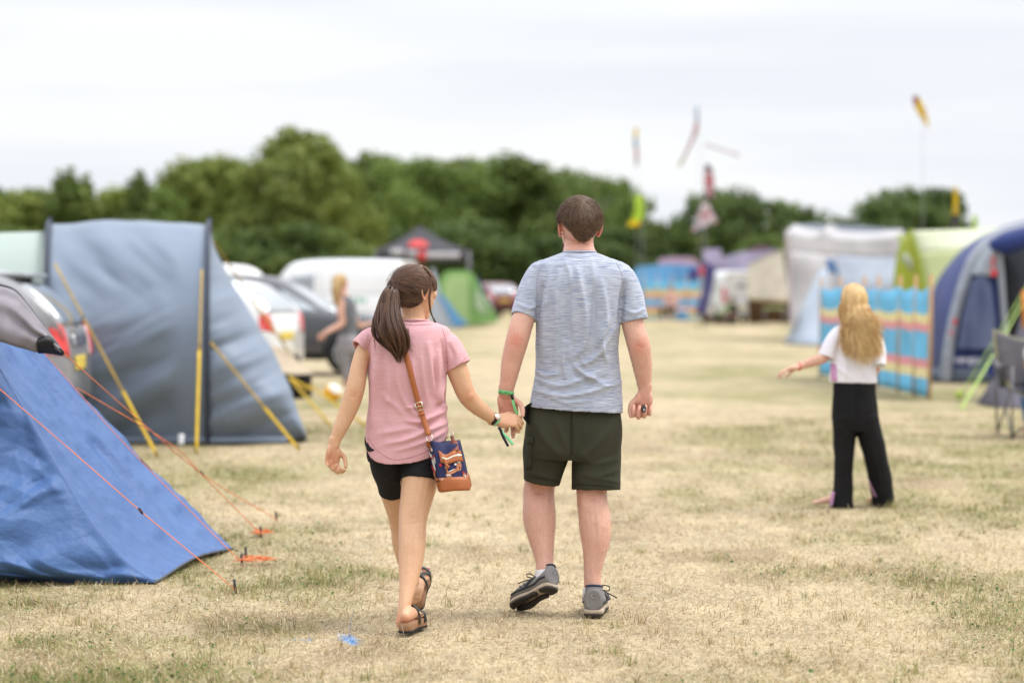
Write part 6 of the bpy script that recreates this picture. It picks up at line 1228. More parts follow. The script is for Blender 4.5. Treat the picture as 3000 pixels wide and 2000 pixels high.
gl = mat('green_flysheet', (.28, .52, .17), rough=.6, trans=.2, nscale=.6); pg = mat('pale_green_flysheet', (.48, .66, .30), rough=.6, trans=.2, nscale=.6); pw = mat('pale_blue_cloth', (.55, .60, .68), rough=.7, trans=.2); bb = mat('bright_blue_cloth', (.12, .33, .62), rough=.6); lil = mat('lilac_cloth', (.52, .47, .66), rough=.7, trans=.15, nscale=.8); vio = mat('indigo_cloth', (.060, .055, .22), rough=.7)
px_tent('bright green dome tent in front of the black gazebo', [(1280, 962), (1282, 880), (1290, 810), (1310, 794), (1360, 792), (1385, 800), (1405, 835), (1425, 880), (1462, 935), (1455, 945)], 84, 2.6, gl, parts=(('door_panel', [(1300, 955), (1302, 830), (1318, 805), (1372, 806), (1376, 950)], pg, .08), ('window', [(1392, 900), (1392, 850), (1402, 848), (1420, 890), (1424, 925)], mat('grey_green_panel', (.40, .50, .35), rough=.7), .06)))
px_tent('pale grey porch wing left of the green tent', [(1255, 960), (1262, 790), (1272, 785), (1292, 860), (1330, 935), (1352, 968)], 81, 1.0, pw, parts=(('blue_flap', [(1282, 858), (1300, 866), (1345, 925), (1372, 950), (1330, 955)], bb, .10),))
px_tent('small white tent with indigo trim right of the green tent', [(1380, 940), (1388, 812), (1398, 810), (1410, 840), (1432, 868), (1446, 905), (1440, 938)], 88, 1.5, pw, parts=(('trim', [(1386, 832), (1388, 812), (1398, 810), (1424, 858), (1418, 862)], vio, .05),))

# ---- right hand side, far row
cream = mat('cream_canvas', (.84, .79, .71), rough=.85, nscale=2, trans=.35); pink = mat('pink_canopy', (.55, .32, .34), rough=.8); sky_b = mat('sky_blue_cloth', (.26, .64, .86), rough=.75, trans=.42, nscale=2); yl = mat('pale_yellow_cloth', (.82, .66, .30), rough=.75, trans=.25); pk2 = mat('coral_pink_cloth', (.78, .34, .40), rough=.75, trans=.25); grayw = mat('off_white_canvas', (.48, .465, .475), rough=.85, trans=.1, nscale=1.5); blg = mat('shade_tinted_canvas', (.37, .41, .48), rough=.8, trans=.1, nscale=1.5); brown = mat('brown_interior_shade', (.10, .055, .025), rough=.9); dkc = mat('dark_clutter', (.05, .045, .04), rough=.9); lim = mat('lime_flysheet', (.48, .60, .12), rough=.6, trans=.15, nscale=.8); plim = mat('pale_lime_flysheet', (.62, .68, .36), rough=.6, trans=.25, nscale=.8)
def windbreak(label, pts, htop, stripes, group=None, post_out=.16, sagn=3, posts=None):
    """Striped cloth on wooden poles along ground points pts."""
    root = thing('windbreak', label, 'windbreak', V(*pts[0]), group); pts = np.array(pts); n = len(pts)
    P = crom(pts, 6); d = np.linalg.norm(np.diff(P[:, :2], axis=0), axis=1); s = np.concatenate([[0], np.cumsum(d)])
    nn = unit(np.cross(pts[-1] - pts[0], V(0, 0, 1))); k = np.arange(len(P)) / 6
    vs = np.concatenate([np.linspace(a, b, 3)[:-1] for (a, b, m_) in stripes] + [[stripes[-1][1]]]); mats = list(dict.fromkeys([m_ for *_, m_ in stripes]))
    G_ = np.array([[p + V(0, 0, htop * (v - .05 * math.sin(math.pi * (kk % 1)) * v * (v > .5)) + .02) + nn * (.05 * math.sin(math.pi * (kk % 1)) * math.sin(math.pi * v + .4) + .012 * math.sin(kk * 9 + v * 5)) for p, kk in zip(P, k)] for v in vs])
    v, f = sheet(G_, .006); b = len(P) - 1; nf = (len(vs) - 1) * b; mi = np.array([mats.index(m_) for *_, m_ in stripes for _ in range(2 * b)]); idx = np.concatenate([mi, mi, np.zeros(len(f) - 2 * nf, int)])
    mk('cloth', (v, f), None, root, mats=mats, midx=idx)
    for p in (pts if posts is None else posts): mk('post', rod(V(p[0], p[1], -.05), V(p[0] + .02, p[1], htop + post_out), .024), WOOD, root)
    return root
yl2 = mat('lemon_cloth', (.90, .82, .52), rough=.75, trans=.42); pk3 = mat('pale_coral_cloth', (.86, .46, .50), rough=.75, trans=.42); st_near = [(0, .165, sky_b), (.165, .255, yl2), (.255, .335, pk3), (.335, .61, sky_b), (.61, .685, pk3), (.685, .775, yl2), (.775, 1.0, sky_b)]
windbreak('sky blue windbreak with yellow and pink stripes behind the girl, beside the navy tent', [G(x, y) for x, y in ((2722, 1171), (2678, 1160), (2632, 1148), (2570, 1134), (2528, 1126), (2458, 1112), (2402, 1101))], 1.38, st_near)
st_far = [(0, .08, sky_b), (.08, .26, yl), (.26, .34, pk2), (.34, .56, sky_b), (.56, .64, pk2), (.64, .80, yl), (.80, 1.0, sky_b)]
windbreak('far windbreak striped blue, yellow and pink with people sitting in front of it', [G(x, 936) for x in (1884, 1925, 1968, 2010, 2052)], 1.60, st_far, post_out=.3)
px_tent('light blue van-like tent with dark windows above the far striped windbreak', [(1852, 925), (1855, 800), (1866, 780), (1950, 774), (2045, 778), (2062, 800), (2064, 925)], 108, 3.0, mat('light_blue_panel', (.15, .40, .74), rough=.6, nscale=1), parts=(('window', [(1975, 822), (1975, 786), (1996, 784), (1996, 822)], bb, .1), ('window', [(2018, 826), (2020, 786), (2046, 786), (2046, 818)], vio, .1), ('stripe', [(1890, 838), (1896, 818), (2050, 822), (2050, 836)], sky_b, .08)))
px_tent('pink canopy roof above the far windbreak', [(1926, 778), (1932, 757), (1975, 752), (2030, 754), (2056, 778)], 109.5, 3.0, pink, 'canopy', cat='canopy')
o = px_tent('indigo canopy leg with a red tie standing beside the far windbreak', [(2036, 918), (2058, 850), (2064, 790), (2052, 768), (2070, 764), (2096, 790), (2086, 850), (2072, 918)], 89.5, .5, vio, 'hanging_canopy', cat='awning'); mk('tie', prism([(2046, 800), (2052, 780), (2066, 782), (2060, 812)], 89.2, .2), mat('red_cloth', (.6, .05, .06)), o)
px_tent('lilac tent roof with a square top rising behind the white van', [(2058, 900), (2062, 768), (2122, 752), (2180, 736), (2230, 722), (2262, 724), (2290, 745), (2292, 900)], 112, 3.5, lil, parts=(('square_top', [(2060, 775), (2060, 730), (2112, 728), (2116, 775)], lil, .2), ('roof_trim', [(2188, 736), (2210, 720), (2240, 716), (2268, 728)], mat('plum_trim', (.16, .09, .12)), .1),))
o = px_tent('cream canvas trailer awning above a brown shaded kitchen', [(2190, 870), (2191, 772), (2240, 750), (2292, 730), (2300, 790), (2316, 878)], 88, .25, cream, 'awning', cat='awning')
mk('shaded_back', prism([(2196, 945), (2194, 868), (2312, 874), (2314, 945)], 89.5, .2), brown, o); mk('roof', rings2geo([np.array([U(2191, 772, 88), U(2292, 730, 88), U(2292, 733, 88), U(2191, 776, 88)]), np.array([U(2196, 772, 91), U(2297, 732, 91), U(2297, 735, 91), U(2196, 776, 91)])]), cream, o)  # brown panel paints the interior together with the shadow under the awning
for x in (2193, 2313): mk('leg', rod(U(x, 870, 87.95), G(x, 945), .03), POLE, o)
t_ = thing('camp_table', 'small pale green camp table under the cream awning', 'table', V(*G(2268, 950))); mk('table_top', box(U(2268, 902, 86.5), (.75, .5, .04), .008), pg, t_)
for sx in (-1, 1):
    for sy in (-1, 1): mk('leg', rod(U(2268, 902, 86.5) + V(sx * .34, sy * .2, 0), V(U(2268, 902, 86.5)[0] + sx * .34, 86.5 + sy * .2, 0), .018), POLE, t_)
def frame_tent():
    root = thing('tent', 'large off-white frame tent with a drooping roof and a pale blue side wing', 'tent', V(*G(2450, 990)))
    Y = 62
    rid = [U(2302, 676, Y), U(2348, 690, Y + .2), U(2390, 692, Y + .4), U(2412, 676, Y + .5), U(2440, 694, Y + .6), U(2530, 700, Y + .8), U(2640, 692, Y + 1)]; rid2 = [p + V(.6, 3.2, .25) for p in rid]; ev = [U(2306, 735, Y - .08), U(2350, 738, Y + .1), U(2395, 742, Y + .28), U(2418, 745, Y + .36), U(2445, 748, Y + .5), U(2535, 752, Y + .68), U(2650, 752, Y + .9)]
    cloth('roof', [ev, rid], grayw, root, amp=.01, scale=1); cloth('roof', [rid, rid2], grayw, root)
    cloth('front_wall', [[V(*G(2324, 1001)), V(*G(2375, 1000)), V(*G(2420, 999)), V(*G(2450, 998))], [U(2318, 860, Y - .2), U(2370, 862, Y - .2), U(2415, 864, Y - .1), U(2448, 864, Y)], [ev[0], ev[1], ev[3], ev[4]]], grayw, root, amp=.03, scale=2)
    cloth('side_wall', [[V(*G(2448, 998)), V(*G(2540, 997)), V(*G(2655, 996))], [U(2446, 860, Y), U(2540, 860, Y), U(2655, 860, Y + .2)], [ev[4], ev[5], ev[6]]], blg, root, amp=.03, scale=1.5)  # off-white canvas tinted blue-grey, its shaded side put into the colour
    cloth('rear_wall', [[rid2[0] * V(1, 1, 0) + V(0, 1, 0), rid2[3] * V(1, 1, 0) + V(0, 1, 0), rid2[6] * V(1, 1, 0) + V(0, 1, 0)], [rid2[0], rid2[3], rid2[6]]], blg, root)
    cloth('pole_edge', [[V(*G(2318, 1001)), V(*G(2330, 1001))], [U(2306, 800, Y - .3), U(2318, 800, Y - .3)], [U(2299, 682, Y - .1), U(2309, 684, Y - .1)]], mat('seam_shade', (.42, .36, .38), rough=.8), root)
    cloth('side_wing', [[V(*G(2297, 1005)), V(*G(2340, 1010)), V(*G(2420, 1012))], [U(2332, 935, 58.5), U(2365, 935, 58.5), U(2418, 930, 58.5)], [U(2376, 845, 59.2), U(2396, 838, 59.2), U(2422, 832, 59.2)], [U(2404, 790, 60), U(2414, 788, 60), U(2426, 786, 60)]], mat('pale_blue_wing', (.40, .46, .54), rough=.7, trans=.15), root, amp=.03, scale=2)
    cloth('window_flap', [[U(2424, 800, 60.5), U(2440, 800, 60.5), U(2460, 808, 60.5)], [U(2420, 758, 60.5), U(2434, 757, 60.5), U(2448, 775, 60.5)]], mat('mid_blue_flap', (.10, .20, .42), rough=.7), root)
frame_tent()
def lime_tent():
    root = thing('tent', 'lime green tunnel tent with a darker yellow-green front behind the striped windbreak', 'tent', V(*G(2760, 1060))); Y = 46
    fr = [(2608, 1060), (2614, 880), (2622, 780), (2636, 715), (2662, 678)]; bk_ = [(2720, 1060), (2716, 900), (2706, 820), (2690, 740), (2668, 676)]
    a = [U(x, y, Y) for x, y in fr]; b = [U(x, y, Y - .8) for x, y in bk_]
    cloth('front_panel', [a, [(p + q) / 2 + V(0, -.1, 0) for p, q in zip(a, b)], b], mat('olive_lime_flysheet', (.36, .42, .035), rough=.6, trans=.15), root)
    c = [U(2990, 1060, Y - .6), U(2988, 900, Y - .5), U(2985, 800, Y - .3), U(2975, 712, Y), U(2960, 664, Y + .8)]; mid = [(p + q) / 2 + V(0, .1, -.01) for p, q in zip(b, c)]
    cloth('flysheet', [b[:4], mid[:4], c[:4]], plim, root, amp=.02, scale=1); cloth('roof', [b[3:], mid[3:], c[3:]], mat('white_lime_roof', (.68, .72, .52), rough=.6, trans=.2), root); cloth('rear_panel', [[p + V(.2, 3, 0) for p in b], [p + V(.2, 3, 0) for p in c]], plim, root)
    mk('front_hoop', limb([(*(p + V(0, -.02, 0)), .03, .03) for p in b], m=8), lim, root)
    mk('vent', prism([(2640, 760), (2652, 738), (2672, 760), (2676, 800)], Y - 1.0, .05), mat('grey_vent', (.38, .42, .30)), root)
lime_tent()
def navy_tent():
    nv = mat('navy_flysheet', (.022, .042, .185), rough=.55, spec=.35, trans=.06, nscale=1.5); sv = mat('silver_trim', (.33, .35, .40), rough=.6); wn = mat('tinted_window', (.022, .035, .12), rough=.25, spec=.6, nscale=2, nstretch=(3, 3, .7), col2=(.12, .15, .26), contrast=.5); mesh = mat('dark_mesh_door', (.045, .048, .058), rough=.8); rd = mat('red_tie', (.62, .03, .04)); gs = mat('grey_groundsheet', (.13, .15, .20), rough=.8)
    root = thing('tent', 'big navy dome tent with silver piping, an arched window and an open dark doorway', 'tent', V(*G(2850, 1115))); Y = 35.6
    A = [(2723, 1113, 0), (2727, 1000, 0), (2738, 848, .1), (2793, 761, .3), (2858, 705, .6), (2953, 662, .9), (3080, 636, 1.1), (3230, 655, 1.1)]; Bp = [(2768, 1110, -.3), (2776, 1030, -.3), (2796, 925, -.25), (2832, 800, -.2), (2866, 738, -.1), (2925, 690, .1), (3060, 660, .3), (3220, 680, .3)]
    a = [U(x, y, Y + 1.6 + d) for x, y, d in A]; b = [U(x, y, Y + d) for x, y, d in Bp]
    cloth('flysheet', [b, [(p + q) / 2 + V(-.05, 0, .03) for p, q in zip(a, b)], a], nv, root, amp=.02, scale=2)
    cloth('rear_shell', [a, [p + V(.4, 2.4, -.2 * (p[2] > .5)) for p in a], [p * V(1, 1, 0) + V(1.0, 4.4, .02) for p in a]], nv, root)
    mk('arch_piping', limb([(*(p + V(0, -.05, 0)), .085, .05) for p in b], m=10, ref=(0, 1, 0)), sv, root)
    d = [U(x, y, Y - .25) for x, y in ((2944, 1112), (2942, 1030), (2934, 925), (2925, 800), (2920, 742), (2922, 700))]
    fp = cloth('front_panel', [[b[0], b[1], b[2], b[3], b[4], b[5]], [(p + q) / 2 + V(0, -.05, 0) for p, q in zip(b[:6], d)], d], nv, root)
    cloth('upper_panel', [[p + V(.01, -.10, 0) for p in (U(2836, 806, Y - .2), U(2868, 742, Y - .15), U(2918, 702, Y - .1))], [p + V(0, -.12, 0) for p in (U(2862, 806, Y - .28), U(2890, 760, Y - .25), U(2920, 716, Y - .25))], [p + V(0, -.10, 0) for p in (U(2918, 812, Y - .26), U(2918, 760, Y - .25), U(2922, 704, Y - .25))]], mat('silver_panel', (.38, .41, .45), rough=.6, trans=.1), root)
    w = [(2806, 1020), (2815, 960), (2832, 880), (2846, 826), (2868, 808), (2890, 812), (2904, 840), (2916, 930), (2922, 1022)]; mk('window', prism(w, Y - .48, .04), wn, fp, sharp=30)
    cv = bpy.data.curves.new('logo', 'FONT'); cv.body = 'vango'; cv.size = .15; cv.extrude = .006; to = bpy.data.objects.new('lettering', cv); COL.objects.link(to); me = bpy.data.meshes.new_from_object(to); bpy.data.objects.remove(to)
    q = np.array([x.co[:] for x in me.vertices]); fs = [tuple(p.vertices) for p in me.polygons]; q[:, 0] *= 1.1; og = U(2794, 1062, Y - .50)
    mk('lettering', (np.stack([og[0] + q[:, 0] * .98, og[1] - q[:, 2] + 0 * q[:, 0], og[2] + q[:, 1]], 1), fs), mat('pale_lettering', (.85, .83, .92)), fp, smooth=False)
    mk('door_pole', limb([(*(p + V(.02, -.06, 0)), .05, .04) for p in d], m=10), sv, root)
    mk('doorway', prism([(2946, 1112), (2938, 930), (2926, 750), (2935, 718), (3200, 700), (3300, 1112)], Y - .1, .3), mesh, root); mk('door_roll', limb([(*U(2918, 716, Y - .45), .10, .10), (*U(2950, 712, Y - .5), .16, .14), (*U(3040, 690, Y - .5), .15, .13), (*U(3160, 700, Y - .4), .14, .12)], m=12), nv, root)
    for x, y, w_, h_ in ((2912, 800, 18, 18), (2909, 770, 7, 34), (2797, 942, 10, 18), (2787, 975, 5, 20)): mk('tie', box(U(x, y, Y - .62), (M(w_, Y), .04, M(h_, Y)), .01), rd, root)
    mk('skirt', strap([V(*G(2722, 1117)) + V(0, 1.2, .10), V(*G(2770, 1118)) + V(0, 0, .10), V(*G(2860, 1119)) + V(0, 0, .10), V(*G(2950, 1118)) + V(0, 0, .10)], .22, .02, up=(0, -1, .1)), gs, root)
navy_tent()
def grey_tent_right():
    root = thing('tent', 'grey tent corner with lime guy ropes at the right edge behind the camping chair', 'tent', V(*G(2960, 1188))); gy = mat('grey_purple_flysheet', (.105, .095, .125), rough=.7, trans=.08)
    cloth('flysheet', [[V(*G(2862, 1182)), V(*G(2930, 1192)), V(*G(3060, 1196)), V(*G(3260, 1196))], [U(2892, 1135, 28.6), U(2946, 1140, 28.2), U(3066, 1140, 28.2), U(3270, 1140, 28.4)], [U(2958, 1030, 29.4), U(2996, 1030, 29.0), U(3090, 1030, 29.0), U(3290, 1030, 29.2)], [U(3006, 900, 30.2), U(3040, 900, 30.0), U(3120, 890, 30), U(3300, 880, 30.2)], [U(3040, 800, 31), U(3070, 790, 31), U(3140, 780, 31), U(3320, 770, 31.2)]], gy, root, amp=.03, scale=2)
    for a, b in ((U(3030, 800, 30.8), G(2806, 1168)), (U(3012, 858, 30.0), G(2812, 1196)), (U(3016, 850, 30.2), G(2818, 1199))): cord('guy_rope', [a, (a + b) / 2 + V(0, 0, -.02), b], .008, GRN, root)
    mk('peg_cap', ellip(G(2811, 1167) + V(0, 0, .05), (.055, .055, .055), 12, 16), mat('lime_plastic', (.50, .62, .08), rough=.4), root)
    mk('pole', rod(U(3002, 960, 27.9), U(3000, 850, 27.9), .03), mat('orange_pole', (.62, .22, .04)), root)
grey_tent_right()
def chair():
    root = thing('camping_chair', 'folding grey camping chair with yellow-lime piping at the right edge', 'chair', V(*G(2990, 1275))); fb_ = mat('charcoal_fabric', (.115, .110, .120), rough=.85); pp = mat('lime_piping', (.48, .42, .16), rough=.7); Y = 22.4; z = .46; sx = .30
    cx = U(3042, 1100, Y)[0]; g = lambda x, y, zz: V(cx + x, Y + y, zz)
    seat = [[g(-sx, -.25, z), g(0, -.25, z - .05), g(sx, -.25, z)], [g(-sx, 0, z - .03), g(0, 0, z - .10), g(sx, 0, z - .03)], [g(-sx, .25, z), g(0, .25, z - .06), g(sx, .25, z)]]; cloth('seat', seat, fb_, root, .012)
    bk_ = [[g(-sx, .25, z), g(0, .30, z - .02), g(sx, .25, z)], [g(-sx * 1.05, .32, z + .25), g(0, .38, z + .2), g(sx * 1.05, .32, z + .25)], [g(-sx * 1.12, .40, z + .52), g(0, .46, z + .42), g(sx * 1.12, .40, z + .52)]]; cloth('backrest', bk_, fb_, root, .012)
    for s in (-1, 1):
        arm = [[g(s * sx * 1.05, -.28, z + .20), g(s * sx * 1.25, -.28, z + .20)], [g(s * sx * 1.05, .05, z + .17), g(s * sx * 1.25, .05, z + .17)], [g(s * sx * 1.05, .36, z + .24), g(s * sx * 1.25, .36, z + .24)]]; mk('armrest', sheet(surf(arm, 3, 3)[:, ::s], .02), fb_, root)
        mk('leg', rod(g(s * sx, -.30, .0), g(s * sx, -.27, z + .20), .011), POLE, root); mk('leg', rod(g(s * sx, .38, .0), g(s * sx * 1.12, .40, z + .52), .011), POLE, root); mk('strut', rod(g(-s * sx, -.29, .03), g(s * sx, -.27, z), .010), POLE, root); mk('strut', rod(g(s * sx, -.29, .03), g(s * sx, .27, z), .010), POLE, root); mk('strut', rod(g(s * sx, .36, .03), g(s * sx, -.24, z), .010), POLE, root)
        mk('foot', ellip(g(s * sx, -.30, .012), (.022, .022, .014), 8, 12), BLK, root)
    mk('piping', join(*[limb([(*p, .009, .009) for p in q], m=6) for q in ([r[0] for r in bk_], [r[2] for r in bk_], bk_[2], [g(-sx, .25, z), g(-sx * 1.15, 0, z + .10), g(-sx, -.25, z)])]), pp, root)
    mk('pocket', sheet(surf([[g(-sx * 1.18, -.26, z + .02), g(-sx * 1.30, -.15, z), g(-sx * 1.18, -.02, z + .02)], [g(-sx * 1.22, -.28, z + .20), g(-sx * 1.40, -.15, z + .18), g(-sx * 1.22, 0, z + .20)]], 3, 3), .008), mat('mesh_pocket', (.05, .05, .055)), root)
    small_person('person in a white top and blue jeans in the camping chair at right', (cx + .16, Y + .02), Y, mat('white_cotton', (.74, .73, .76)), mat('blue_denim', (.05, .16, .36)), SKIN_M, mat('dark_brown_hair_cap', (.03, .02, .014)), R(0), .46)
chair()
hb_ = mat('brown_hair_cap', (.035, .022, .015))
small_person('person in a pale pink top sitting in front of the far striped windbreak', (U(1966, 900, 100)[0], 100), 100, mat('pale_pink_shirt', (.60, .36, .32)), mat('dark_shorts', (.03, .03, .03)), SKIN_M, hb_, R(150), .40, 1.15)
small_person('person in a red top sitting at the right end of the far windbreak', (U(2066, 920, 99)[0], 97), 97, mat('red_shirt', (.45, .05, .05)), mat('navy_trousers', (.02, .02, .04)), SKIN_M, hb_, R(170), .12, 1.0)
small_person('person in dark clothes crouching in front of the cream awning', (U(2146, 935, 90)[0], 90), 90, mat('black_shirt', (.015, .015, .018)), mat('black_trousers', (.015, .015, .02)), SKIN_M, hb_, R(120), .16, 1.0)
o = thing('guy_rope', 'lime green guy rope running down to the grass by the white van', 'rope', V(*G(2085, 945))); cord('rope', [U(2132, 895, 88), G(2085, 945)], .05, mat('lime_webbing', (.30, .55, .06)), o); cord('rope', [U(2142, 900, 88), G(2108, 945)], .03, mat('lime_webbing2', (.35, .55, .15)), o)
o = thing('cool_box', 'blue cool box on the grass beside the seated people at the far windbreak', 'cool box', V(*G(1998, 936))); q = G(1998, 938); mk('box_body', box((q[0], q[1], .19), (.5, .34, .38), .03), bb, o); mk('lid', box((q[0], q[1], .42), (.53, .37, .08), .025), mat('white_lid', (.7, .7, .7)), o)

# ---- flags
FR, FW, FN, FK, FY = mat('flag_red', (.66, .02, .06), trans=.3), mat('flag_white', (.82, .80, .82), trans=.4), mat('flag_navy', (.02, .03, .20), trans=.3), mat('flag_black', (.015, .015, .018), trans=.1), mat('flag_yellow', (.86, .64, .02), trans=.35); FB, FG, FP, FL = mat('flag_blue', (.30, .48, .62), trans=.5), mat('flag_lime', (.60, .78, .10), trans=.4), mat('flag_pale_pink', (.80, .62, .65), trans=.6), mat('flag_pale_blue', (.68, .75, .84), trans=.6)
def flag(label, Y, pole, left, right, paintf, mats, droop=.25, rp=.011, nu=18, nv=36, cat='flag'):
    """A flag between its left and right edges (photo px, top to bottom) on a pole from the ground to pole = (x, y)."""
    a, b = crom(np.array(left, float), 12), crom(np.array(right, float), 12); n = min(len(a), nv); k = np.linspace(0, len(a) - 1, nv); kb = np.linspace(0, len(b) - 1, nv)
    ia = np.stack([np.interp(k, np.arange(len(a)), a[:, j]) for j in (0, 1)], 1); ib = np.stack([np.interp(kb, np.arange(len(b)), b[:, j]) for j in (0, 1)], 1); u = np.linspace(0, 1, nu)
    P = np.array([[U(*(ia[i] * (1 - t) + ib[i] * t), Y + droop * math.sin(5 * t + i * .25) * (.3 + t)) for t in u] for i in range(nv)]); v, f = sheet(P, .006); nf = (nv - 1) * (nu - 1)
    mi = np.array([paintf((j + .5) / (nu - 1), (i + .5) / (nv - 1)) for i in range(nv - 1) for j in range(nu - 1)]); top = U(pole[0], pole[1], Y); root = thing('flag', label, cat, V(top[0], top[1], 0), 'flags flying above the right hand tents')
    mk('flag_cloth', (v, f), None, root, mats=mats, midx=np.concatenate([mi, mi, np.zeros(len(f) - 2 * nf, int)])); mk('pole', rod(V(top[0], top[1], 0), top, rp, r2=rp * .5), mat('pale_pole', (.30, .31, .33)), root)
def union2(u, v):
    x, y = (u - .5) * 2, (v - .5) * 2; c = min(abs(x), abs(y)); d = min(abs(x - y), abs(x + y)); return 2 if c < .11 else 1 if c < .34 else (2 if d < .06 else 1 if d < .38 else 0)
def union(u, v):
    """0 navy 1 white 2 red."""
    x, y = (u - .5) * 2, (v - .5) * 2; c = min(abs(x) * .9, abs(y)); d = min(abs(x - y), abs(x + y))
    return 2 if c < .10 else 1 if c < .24 else (2 if d < .05 else 1 if d < .26 else 0)
flag('black and red Union flag flying highest of the two before the right hand trees', 84, (2064, 476), [(2066, 480), (2062, 530), (2066, 575)], [(2084, 488), (2092, 530), (2088, 592)], lambda u, v: 0 if v < .16 or v > .92 else union(u, v), [FK, FP, FR], .12)
flag('red, white and blue Union flag drooping just below the black and red one', 83, (2064, 580), [(2058, 588), (2046, 630), (2026, 680)], [(2070, 588), (2092, 628), (2104, 650)], union2, [FN, FW, FR], .2)
flag('lime green windsock-like flag in front of the dark trees beside the man', 70, (1884, 572), [(1860, 574), (1858, 620), (1838, 662)], [(1884, 572), (1888, 620), (1872, 664)], lambda u, v: 0 if v < .8 else 1, [FG, FY], .1)
flag('tall pale feather flag with a faded red and blue stripe, leaning left', 78, (2046, 305), [(2036, 312), (2034, 370), (2010, 440), (1984, 488)], [(2045, 312), (2048, 370), (2024, 430), (1996, 486)], lambda u, v: 0 if v < .25 else (1 if .3 < v < .45 else (2 if v > .82 else 3)), [FL, mat('flag_faded_red', (.74, .54, .56), trans=.55), mat('flag_sand', (.62, .60, .40), trans=.4), FP], .15)
flag('narrow hanging flag of yellow, blue and brown bands, leftmost of the high flags', 82, (1866, 372), [(1860, 376), (1856, 412), (1860, 450), (1862, 486)], [(1870, 376), (1867, 412), (1871, 450), (1868, 486)], lambda u, v: 0 if v < .26 else (1 if v < .52 else (2 if v < .8 else 3)), [FY, FB, FP, mat('flag_brown', (.36, .27, .27), trans=.4)], .1)
flag('long pale pink streamer blowing right beside the tall feather flag', 79, (2066, 424), [(2066, 420), (2066, 424)], [(2168, 454), (2166, 459)], lambda u, v: 0, [FP], .2)
flag('dark red and yellow flag on the tallest pole above the white tent', 60, (2704, 300), [(2674, 283), (2680, 314), (2702, 352)], [(2690, 280), (2710, 320), (2724, 378)], lambda u, v: 0 if v + u * .6 < .55 else 1, [mat('flag_dark_red', (.35, .05, .06), trans=.3), FY], .15)
flag('yellow over black feather flag on a short pole above the lime tent', 56, (2802, 540), [(2795, 548), (2793, 600), (2790, 630), (2786, 664)], [(2806, 548), (2806, 600), (2806, 630), (2804, 664)], lambda u, v: 0 if v < .66 else 1, [FY, mat('flag_ink', (.05, .03, .07))], .1)
flag('small lime pennant just above the lime tent roof', 54, (2856, 628), [(2848, 632), (2848, 668)], [(2862, 632), (2864, 668)], lambda u, v: 0, [FG], .1)

# ---- trees
bark = mat('bark', (.075, .055, .04), rough=.95, nscale=6, nstretch=(1, 1, .2)); birch = mat('pale_bark', (.42, .36, .30), rough=.9, nscale=8, col2=(.18, .15, .12), contrast=.6)
def leafmat(name, cs):
    m = bpy.data.materials.new(name); m.use_nodes = True; t = NT(m); b = t.n['Principled BSDF']; b.inputs['Roughness'].default_value = .6; b.inputs['Specular IOR Level'].default_value = .25
    g = t.new('ShaderNodeNewGeometry'); r = t.new('ShaderNodeValToRGB'); e = r.color_ramp.elements; e[0].color = (*cs[0], 1); e[1].color = (*cs[2], 1); q = e.new(.5); q.color = (*cs[1], 1)
    oi = t.new('ShaderNodeObjectInfo'); h = t.new('ShaderNodeHueSaturation'); mr_ = t.new('ShaderNodeMapRange'); mr_.inputs[3].default_value = .75; mr_.inputs[4].default_value = 1.25; t.link(oi.outputs['Random'], mr_.inputs[0]); t.link(mr_.outputs[0], h.inputs['Value'])
    t.link(g.outputs['Random Per Island'], r.inputs[0]); t.link(r.outputs[0], h.inputs['Color']); t.link(h.outputs[0], b.inputs['Base Color'])
    tr = t.new('ShaderNodeBsdfTranslucent'); t.link(h.outputs[0], tr.inputs['Color']); mx_ = t.new('ShaderNodeMixShader', Fac=.30); t.link(b.outputs[0], mx_.inputs[1]); t.link(tr.outputs[0], mx_.inputs[2]); t.link(mx_.outputs[0], t.n['Material Output'].inputs['Surface'])
    return m
LM = [leafmat('olive_leaves', ((.12, .165, .030), (.20, .25, .048), (.29, .32, .08))), leafmat('mid_leaves', ((.085, .135, .028), (.145, .205, .045), (.22, .275, .07))), leafmat('dark_leaves', ((.050, .085, .024), (.090, .135, .036), (.14, .185, .052)))]
def crown(blobs, n, size, seed):
    r = np.random.default_rng(seed); w = np.array([b[3] * b[4] for b in blobs]); w = w / w.sum(); pick = r.choice(len(blobs), n, p=w); B = np.array(blobs)[pick]
    d = r.normal(size=(n, 3)); d /= np.linalg.norm(d, axis=1, keepdims=True); rad = r.random(n) ** .38; lump = 1 + .35 * fbm(B[:, :3] * 2 + d * 2.4, 3); c = B[:, :3] + d * np.stack([B[:, 3], B[:, 3], B[:, 4]], 1) * (rad * lump)[:, None]; c[:, 2] = np.maximum(c[:, 2], .01)
    nrm = d + r.normal(size=(n, 3)) * .7; nrm /= np.linalg.norm(nrm, axis=1, keepdims=True); a = np.cross(nrm, r.normal(size=(n, 3))); a /= np.linalg.norm(a, axis=1, keepdims=True); b = np.cross(nrm, a); s = (size * r.uniform(.5, 1.3, n))[:, None]
    v = np.stack([c + a * s, c + b * s * .55 + nrm * s * .15, c - a * s, c - b * s * .55 + nrm * s * .15], 1).reshape(-1, 3); return v, (np.arange(n)[:, None] * 4 + np.arange(4)[None])
